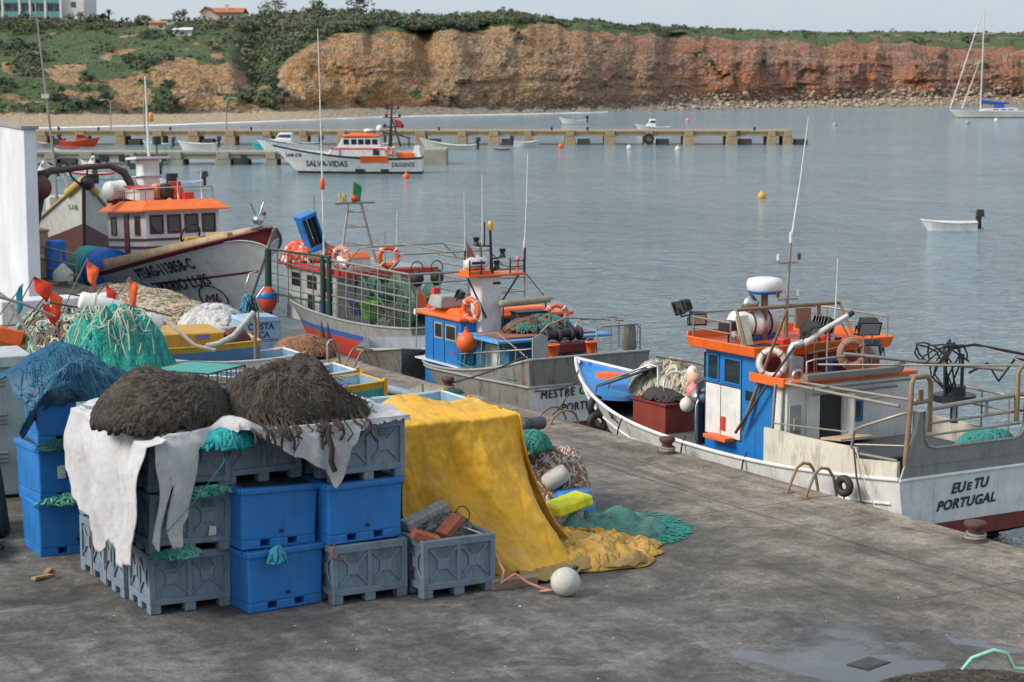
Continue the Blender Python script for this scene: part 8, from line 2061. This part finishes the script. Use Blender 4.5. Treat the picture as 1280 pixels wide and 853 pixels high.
def dan(label, base, tip, fl, col, shape=0, group='marker flags over the blue boat'):
    o = thing('marker_flag', label, 'flag', base, 0, group)
    t = Vector(tip) - Vector(base)
    mb = MB(); mb.tube([(0, 0, 0), t * .5 + Vector((.01, 0, .01)), t], .014, 5); mb.build('staff', plain('dark_pole', (.07, .05, .035)) if shape % 2 else PIPE, o)
    mb = MB(); w_, h_ = fl
    mb.grid(lambda u, v: (t.x + w_ * u * (1 - .3 * v), t.y + .05 * math.sin(u * 5 + v * 3), t.z - h_ * v - .18 * u * (1 + .4 * v) + .04 * math.sin(v * 6 + shape)), 6, 7); mb.build('cloth', col, o, recalc=False, solid=.006)
FLO = plain('orange_flag', (.75, .12, .03), .8); FLR = plain('scarlet_flag', (.62, .04, .02), .8); FLT = plain('teal_flag', (.03, .30, .36), .8)
dan('scarlet flag beside the white wall, the uppermost of the group', WY(.2, 5.2, .6), (11.55, 38.0, 2.42), (.36, .28), FLR)
dan('smaller orange flag just below the uppermost scarlet one by the white wall', WY(.4, 5.0, .6), (11.85, 38.0, 2.12), (.24, .28), FLO, 1)
dan('teal rag tied beside the flags at the white wall', WY(.4, 5.6, .6), (11.35, 38.1, 2.25), (-.16, .42), FLT, 2)
dan('scarlet flag low in the group above the orange crates', WY(-.1, 4.9, .6), (11.65, 37.8, 1.90), (.34, .24), FLR, 3)
dan('tall orange flag between the railing and the white floats', WY(.2, 4.2, .6), (12.62, 38.0, 2.72), (.22, .42), FLO, 4)
dan('small scarlet flag right behind the left white float', WY(.3, 3.9, .6), (13.0, 38.0, 2.22), (.20, .30), FLR, 5)
dan('narrow orange flag with dark green top right of the white floats', WY(.3, 3.4, .6), (13.48, 38.0, 2.30), (.15, .50), FLO, 6)
o = tag(MB().box((0, 0, 0), (.42, .36, .34), taper=(1.15, 1.15)).build('orange_crate', FLOATO, bevel=.03), 'orange plastic crate in the blue boat, the left one', 'crate'); o.location = WY(-.4, 5.55, .95); o.rotation_euler = (.2, .3, .3)
o = tag(MB().box((0, 0, 0), (.46, .40, .32), taper=(1.15, 1.15)).build('orange_crate', FLOATO, bevel=.03), 'orange plastic crate in the blue boat, right of the other and lower', 'crate'); o.location = WY(-.5, 5.0, .88); o.rotation_euler = (-.15, .25, -.2)
pole('grey_pole', 'grey pole slanting over the left end of the blue boat', (10.6, 37.6, 2.15), (11.75, 37.4, 1.68), .03, PIPE); pole('grey_pole', 'steep grey pole propping the slanting one at the left edge', (10.9, 37.4, 1.95), (11.4, 36.9, .75), .035, PIPE)
pole('dark_oar', 'thin dark pole lying across the blue boat towards the white floats', (12.2, 37.9, 2.05), (14.1, 37.3, 1.55), .018, plain('dark_pole', (.07, .05, .035))); pole('dark_oar', 'second thin dark pole crossing below the first over the blue boat', (11.8, 37.9, 1.9), (14.0, 37.6, 1.35), .016, plain('dark_pole', (.07, .05, .035)))
rope('ribbed_hose', 'thick pale hose rising from the ochre boat box to the forked post', [(14.75, 37.2, .92), (15.0, 37.15, .96), (15.3, 37.1, 1.10), (15.55, 37.1, 1.35), (15.75, 37.1, 1.56)], .062, plain('pale_hose', (.36, .38, .34), .6), 'hose')
rope('pink_hose', 'thin pinkish white hose drooping over the ochre boat box', [(13.9, 37.5, 1.55), (14.2, 37.2, 1.25), (14.45, 37.1, .98), (14.7, 37.0, .90), (14.85, 37.0, .86)], .04, plain('pink_white_hose', (.60, .46, .40), .6), 'hose')
o = thing('forked_post', 'post with a shiny forked steel head at the end of the thick hose', 'post', (15.85, 37.3, 0)); mb = MB(); mb.tube([(0, 0, 0), (0, 0, 1.62)], .035, 7); mb.build('post', RUSTP, o); mb = MB(); mb.tube([(-.16, 0, 2.15), (-.20, 0, 2.0), (-.03, 0, 1.82), (0, 0, 1.6)], .025, 6); mb.tube([(.22, 0, 2.02), (.04, 0, 1.82), (0, 0, 1.6)], .025, 6); mb.tube([(-.18, 0, 2.1), (-.1, 0, 2.32), (.05, 0, 2.36)], .018, 6); mb.build('fork', STEEL, o)
rope_heap('blue_rag', 'blue rag and dark straps hanging at the forked post', 'rag', (15.75, 37.35, 1.55), .16, .12, .34, [plain('sky_blue_rag', (.05, .30, .45)), BLACKR], 30, .02, 137, 12, step=.04)
# pipe, hoops and rods on the quay
pole('grey_pipe', 'pale blue grey plastic pipe lying on the quay behind the brown nets', (17.7, 35.9, .09), (17.75, 32.9, .09), .085, plain('blue_grey_pipe', (.20, .25, .31), .5), 'pipe')
rope('rusty_rod', 'long thin rusty rod lying slanted on the quay towards the skiff ladder', [(18.6, 38.8, .10), (18.0, 36.5, .05), (17.6, 33.6, .03)], .018, RUSTP, 'rod')
pole('steel_peg', 'short upright steel peg beside the pale pipe', (17.72, 33.6, 0), (17.72, 33.6, .42), .025, PIPE, 'peg')
o = thing('bent_stanchion', 'bent pipe stanchion standing on the quay near the red brown net', 'post', (17.6, 37.6, 0)); mb = MB(); mb.tube([(0, 0, 0), (0, 0, .72), (.05, 0, .80), (.14, 0, .80), (.5, .5, .35), (.7, .8, 0)], .026, 7); mb.build('pipe', PIPE, o); mb = MB(); mb.cyl((0, 0, 0), (0, 0, .02), .08, 10); mb.build('foot_plate', RUSTP, o)
# bollards, ladder rails, tyres
def bollard(x, y, label, s=1):
    o = thing('bollard', label, 'bollard', (x, y, 0), 0, 'mooring bollards on the quay edge')
    mb = MB(); mb.lathe([(.22 * s, 0), (.22 * s, .02), (.13 * s, .03), (.115 * s, .16), (.17 * s, .20), (.185 * s, .235), (.17 * s, .27), (.08 * s, .285), (0, .287)], n=20); mb.build('post', paint('rusty_bollard', (.085, .036, .030), .75, .6, (.08, .06, .05), 8), o)
    mb = MB(); mb.torus((0, 0, .05), .15 * s, .025, n=18); mb.torus((.02, 0, .095), .145 * s, .022, (.1, 0, 0), n=18); mb.build('rope_turns', plain('grey_rope', (.22, .20, .17), .9), o)
bollard(18.98, 19.85, 'rusty mushroom bollard at the quay edge right before the EUeTU stern', .85)
bollard(18.98, 27.2, 'rusty mushroom bollard at the quay edge below the white cabin door', .75)
bollard(18.98, 34.9, 'rusty mushroom bollard at the quay edge by the blue boat with the white tower', .75)
def ladder(y, label, s=1.0):
    o = thing('quay_ladder', label, 'ladder', (18.72, y, 0), 0, 'ladders over the quay edge')
    for q in (-.22, .22):
        mb = MB(); mb.tube([(0, q, 0), (.06, q, .12), (.18, q, .36 * s), (.30, q, .43 * s), (.44, q, .40 * s), (.54, q, .26 * s), (.60, q, 0), (.61, q, -.9)], .024, 7); mb.cyl((0, q, 0), (0, q, .015), .08, 10); mb.build('handrail', RUSTP, o)
    for k in range(3):
        mb = MB(); mb.tube([(.61, -.22, -.2 - .28 * k), (.61, .22, -.2 - .28 * k)], .018, 5); mb.build('rung', RUSTP, o)
ladder(23.42, 'rusty ladder handrails bent over the quay edge at the cream bulwark')
ladder(30.75, 'rusty ladder handrails bent over the quay edge by the lettering MESTRE', .55)
ladder(38.9, 'rusty ladder handrails bent over the quay edge at the grey skiff', .9)
def tyre(loc, rot, label, R_=.24, r=.09):
    o = thing('tyre_fender', label, 'tyre', loc, 0, 'tyres used as fenders'); o.rotation_euler = rot
    mb = MB(); mb.torus((0, 0, 0), R_, r, n=26, k=10); mb.build('tyre', BLACKR, o)
    mb = MB(); mb.tube([(R_, 0, 0), (R_ + .2, 0, .02), (R_ + .55, .05, .03)], .014, 5); mb.build('hanging_rope', ROPED, o)
tyre((19.30, 23.0, .16), (0, PI / 2, .2), 'black tyre fender lying over the quay edge behind the ladder rails of the right boat', .11, .06)
tyre((20.0, 31.0, .16), (PI / 2, PI / 2, .3), 'black tyre between the right boat bow and the MESTRE stern, upper one', .15, .07); tyre((19.95, 30.85, -.12), (PI / 2, PI / 2, -.2), 'black tyre between the right boat bow and the MESTRE stern, lower one', .15, .07)
rope('mooring_rope', 'dark mooring rope from the bollard up to the middle boat stern', sag((18.98, 34.9, .14), (20.15, 33.8, .75), .05), .018)
rope('mooring_rope', 'long dark mooring rope from the MESTRE stern to the bow of the right boat', sag((20.3, 33.7, .05), (21.0, 32.6, .5), .1), .02)
rope('mooring_rope', 'slack rope from the bow of the right boat down to the quay ladder', sag((20.5, 32.4, .62), (19.0, 30.9, .1), .12), .014)
rope_heap('seaweed_tuft', 'small dark green weed and rope tuft by the middle bollard', 'weed', (18.9, 34.55, 0), .22, .22, .08, [plain('dark_teal_rope', (.02, .10, .09)), ROPED], 40, .01, 141, 12, step=.03)
# the far left: white wall, parapet, railing, tan boxes
o = thing('white_building', 'tall plain white wall of a building at the left edge', 'building', (15.6, 51.9, 0), R(-8.4))
mb = MB(); mb.bb((0, 0, 0), (.34, 14, 4.86)); mb.build('wall', paint('cool_white_render', (.60, .62, .66), .8, .12, (.4, .4, .4), .6), o, bevel=.02)
mb = MB(); mb.bb((-.06, -.06, 4.86), (.40, 14.1, 4.94)); mb.build('coping', paint('brownish_coping', (.30, .26, .24), .8, .4), o)
o = tag(MB().bb((14.2, 49.6, 0), (17.3, 50.4, .62)).build('low_white_wall', paint('white_parapet', (.62, .63, .65), .8, .3), bevel=.03), 'low white parapet at the foot of the tall white wall', 'wall', kind='thing')
o = thing('railing', 'pale tubular steel railing on the quay at the far left before the tan boxes', 'railing', (18.75, 57.5, 0)); mb = MB()
for z in (.35, .65, .98): mb.tube([(0, 0, z), (0, 9, z)], .028, 6)
mb.build('rail', PIPE, o)
for k in range(7):
    mb = MB(); mb.tube([(0, k * 1.5, 0), (0, k * 1.5, .99)], .03, 6); mb.build('post', PIPE, o)
TANBOX = paint('tan_fibre_box', (.50, .33, .17), .8, .35, (.25, .16, .09), 2.0)
for i, (x, y, w_, d_, h_, l) in enumerate(((19.9, 64.6, 1.9, 1.1, 1.35, 'large tan box behind the railing below the wooden boat bow'), (20.15, 62.2, .9, 1.0, 1.35, 'narrower tan box right beside the large one behind the railing'), (19.9, 60.8, .8, .8, .6, 'small low tan box behind the railing nearest to the trawler stern'))):
    o = thing('fish_box', l, 'box', (x - 1.35, y, 0)); mb = MB(); mb.bb((-w_ / 2, -d_ / 2, 0), (w_ / 2, d_ / 2, h_)); mb.build('body', TANBOX, o, bevel=.03); mb = MB(); mb.bb((-w_ / 2 - .03, -d_ / 2 - .03, h_), (w_ / 2 + .03, d_ / 2 + .03, h_ + .08)); mb.build('lid', TANBOX, o, bevel=.02)
o = tag(MB().box((19.0, 60.2, .6), (.5, .5, 1.2)).build('blue_drum_box', plain('cobalt_cloth', (.02, .16, .55)), bevel=.04), 'blue container standing between the tan boxes and the trawler', 'container')
o = thing('grit_cone', 'pale grey cone shaped lamp hood on the railing at the far left', 'lamp', (18.6, 58.3, .15)); mb = MB(); mb.lathe([(.3, 0), (.3, .25), (.05, .5), (0, .52)], n=14); mb.build('hood', FLOATW, o); mb = MB(); mb.cyl((0, 0, -.15), (0, 0, .02), .12); mb.build('foot', GREYP, o)
# foreground: drain cover, net corner, pebbles
o = thing('drain_cover', 'dark iron drain cover sunk in the wet quay in the lower right', 'drain cover', (13.95, 16.15, .006), .25)
mb = MB(); mb.bb((-.21, -.14, -.004), (.21, .14, .004)); mb.build('plate', plain('wet_iron', (.028, .028, .03), .4), o); mb = MB()
for k in range(6): mb.bb((-.18 + k * .065, -.12, .005), (-.155 + k * .065, .12, .010))
mb.build('ribs', plain('worn_iron', (.06, .06, .06), .5), o)
rope_heap('brown_net', 'edge of a brown net heap with a mint green rope in the lower right corner', 'net', (13.75, 14.45, 0), 1.25, .95, .20, BRN, 300, .022, 151, 30, step=.05)
rope('mint_rope', 'mint green rope arching over the brown net in the lower right corner', [(14.3, 15.15, .08), (14.45, 15.1, .26), (14.65, 15.0, .34), (14.8, 14.95, .30), (14.86, 14.9, .14), (15.2, 14.7, .10)], .022, plain('mint_green_rope', (.25, .52, .40), .8))
mb = MB(); random.seed(77)
for k in range(260):
    x, y = rnd(9, 19), rnd(13.5, 30)
    if N3(x * .6, y * .6, 8) < -.05: continue
    s = rnd(.004, .013) * (1 if rnd(0, 1) < .93 else 2.0)
    mb.ball((x, y, s * .4 + .004), s, 5, 0, (1, rnd(.6, 1.4), .5), .4, k)
tag(mb.build('grit', plain('pale_grit', (.42, .40, .36), .9, 0, .5, 30)), 'pale grit and shell chips scattered over the quay', 'grit', kind='stuff')
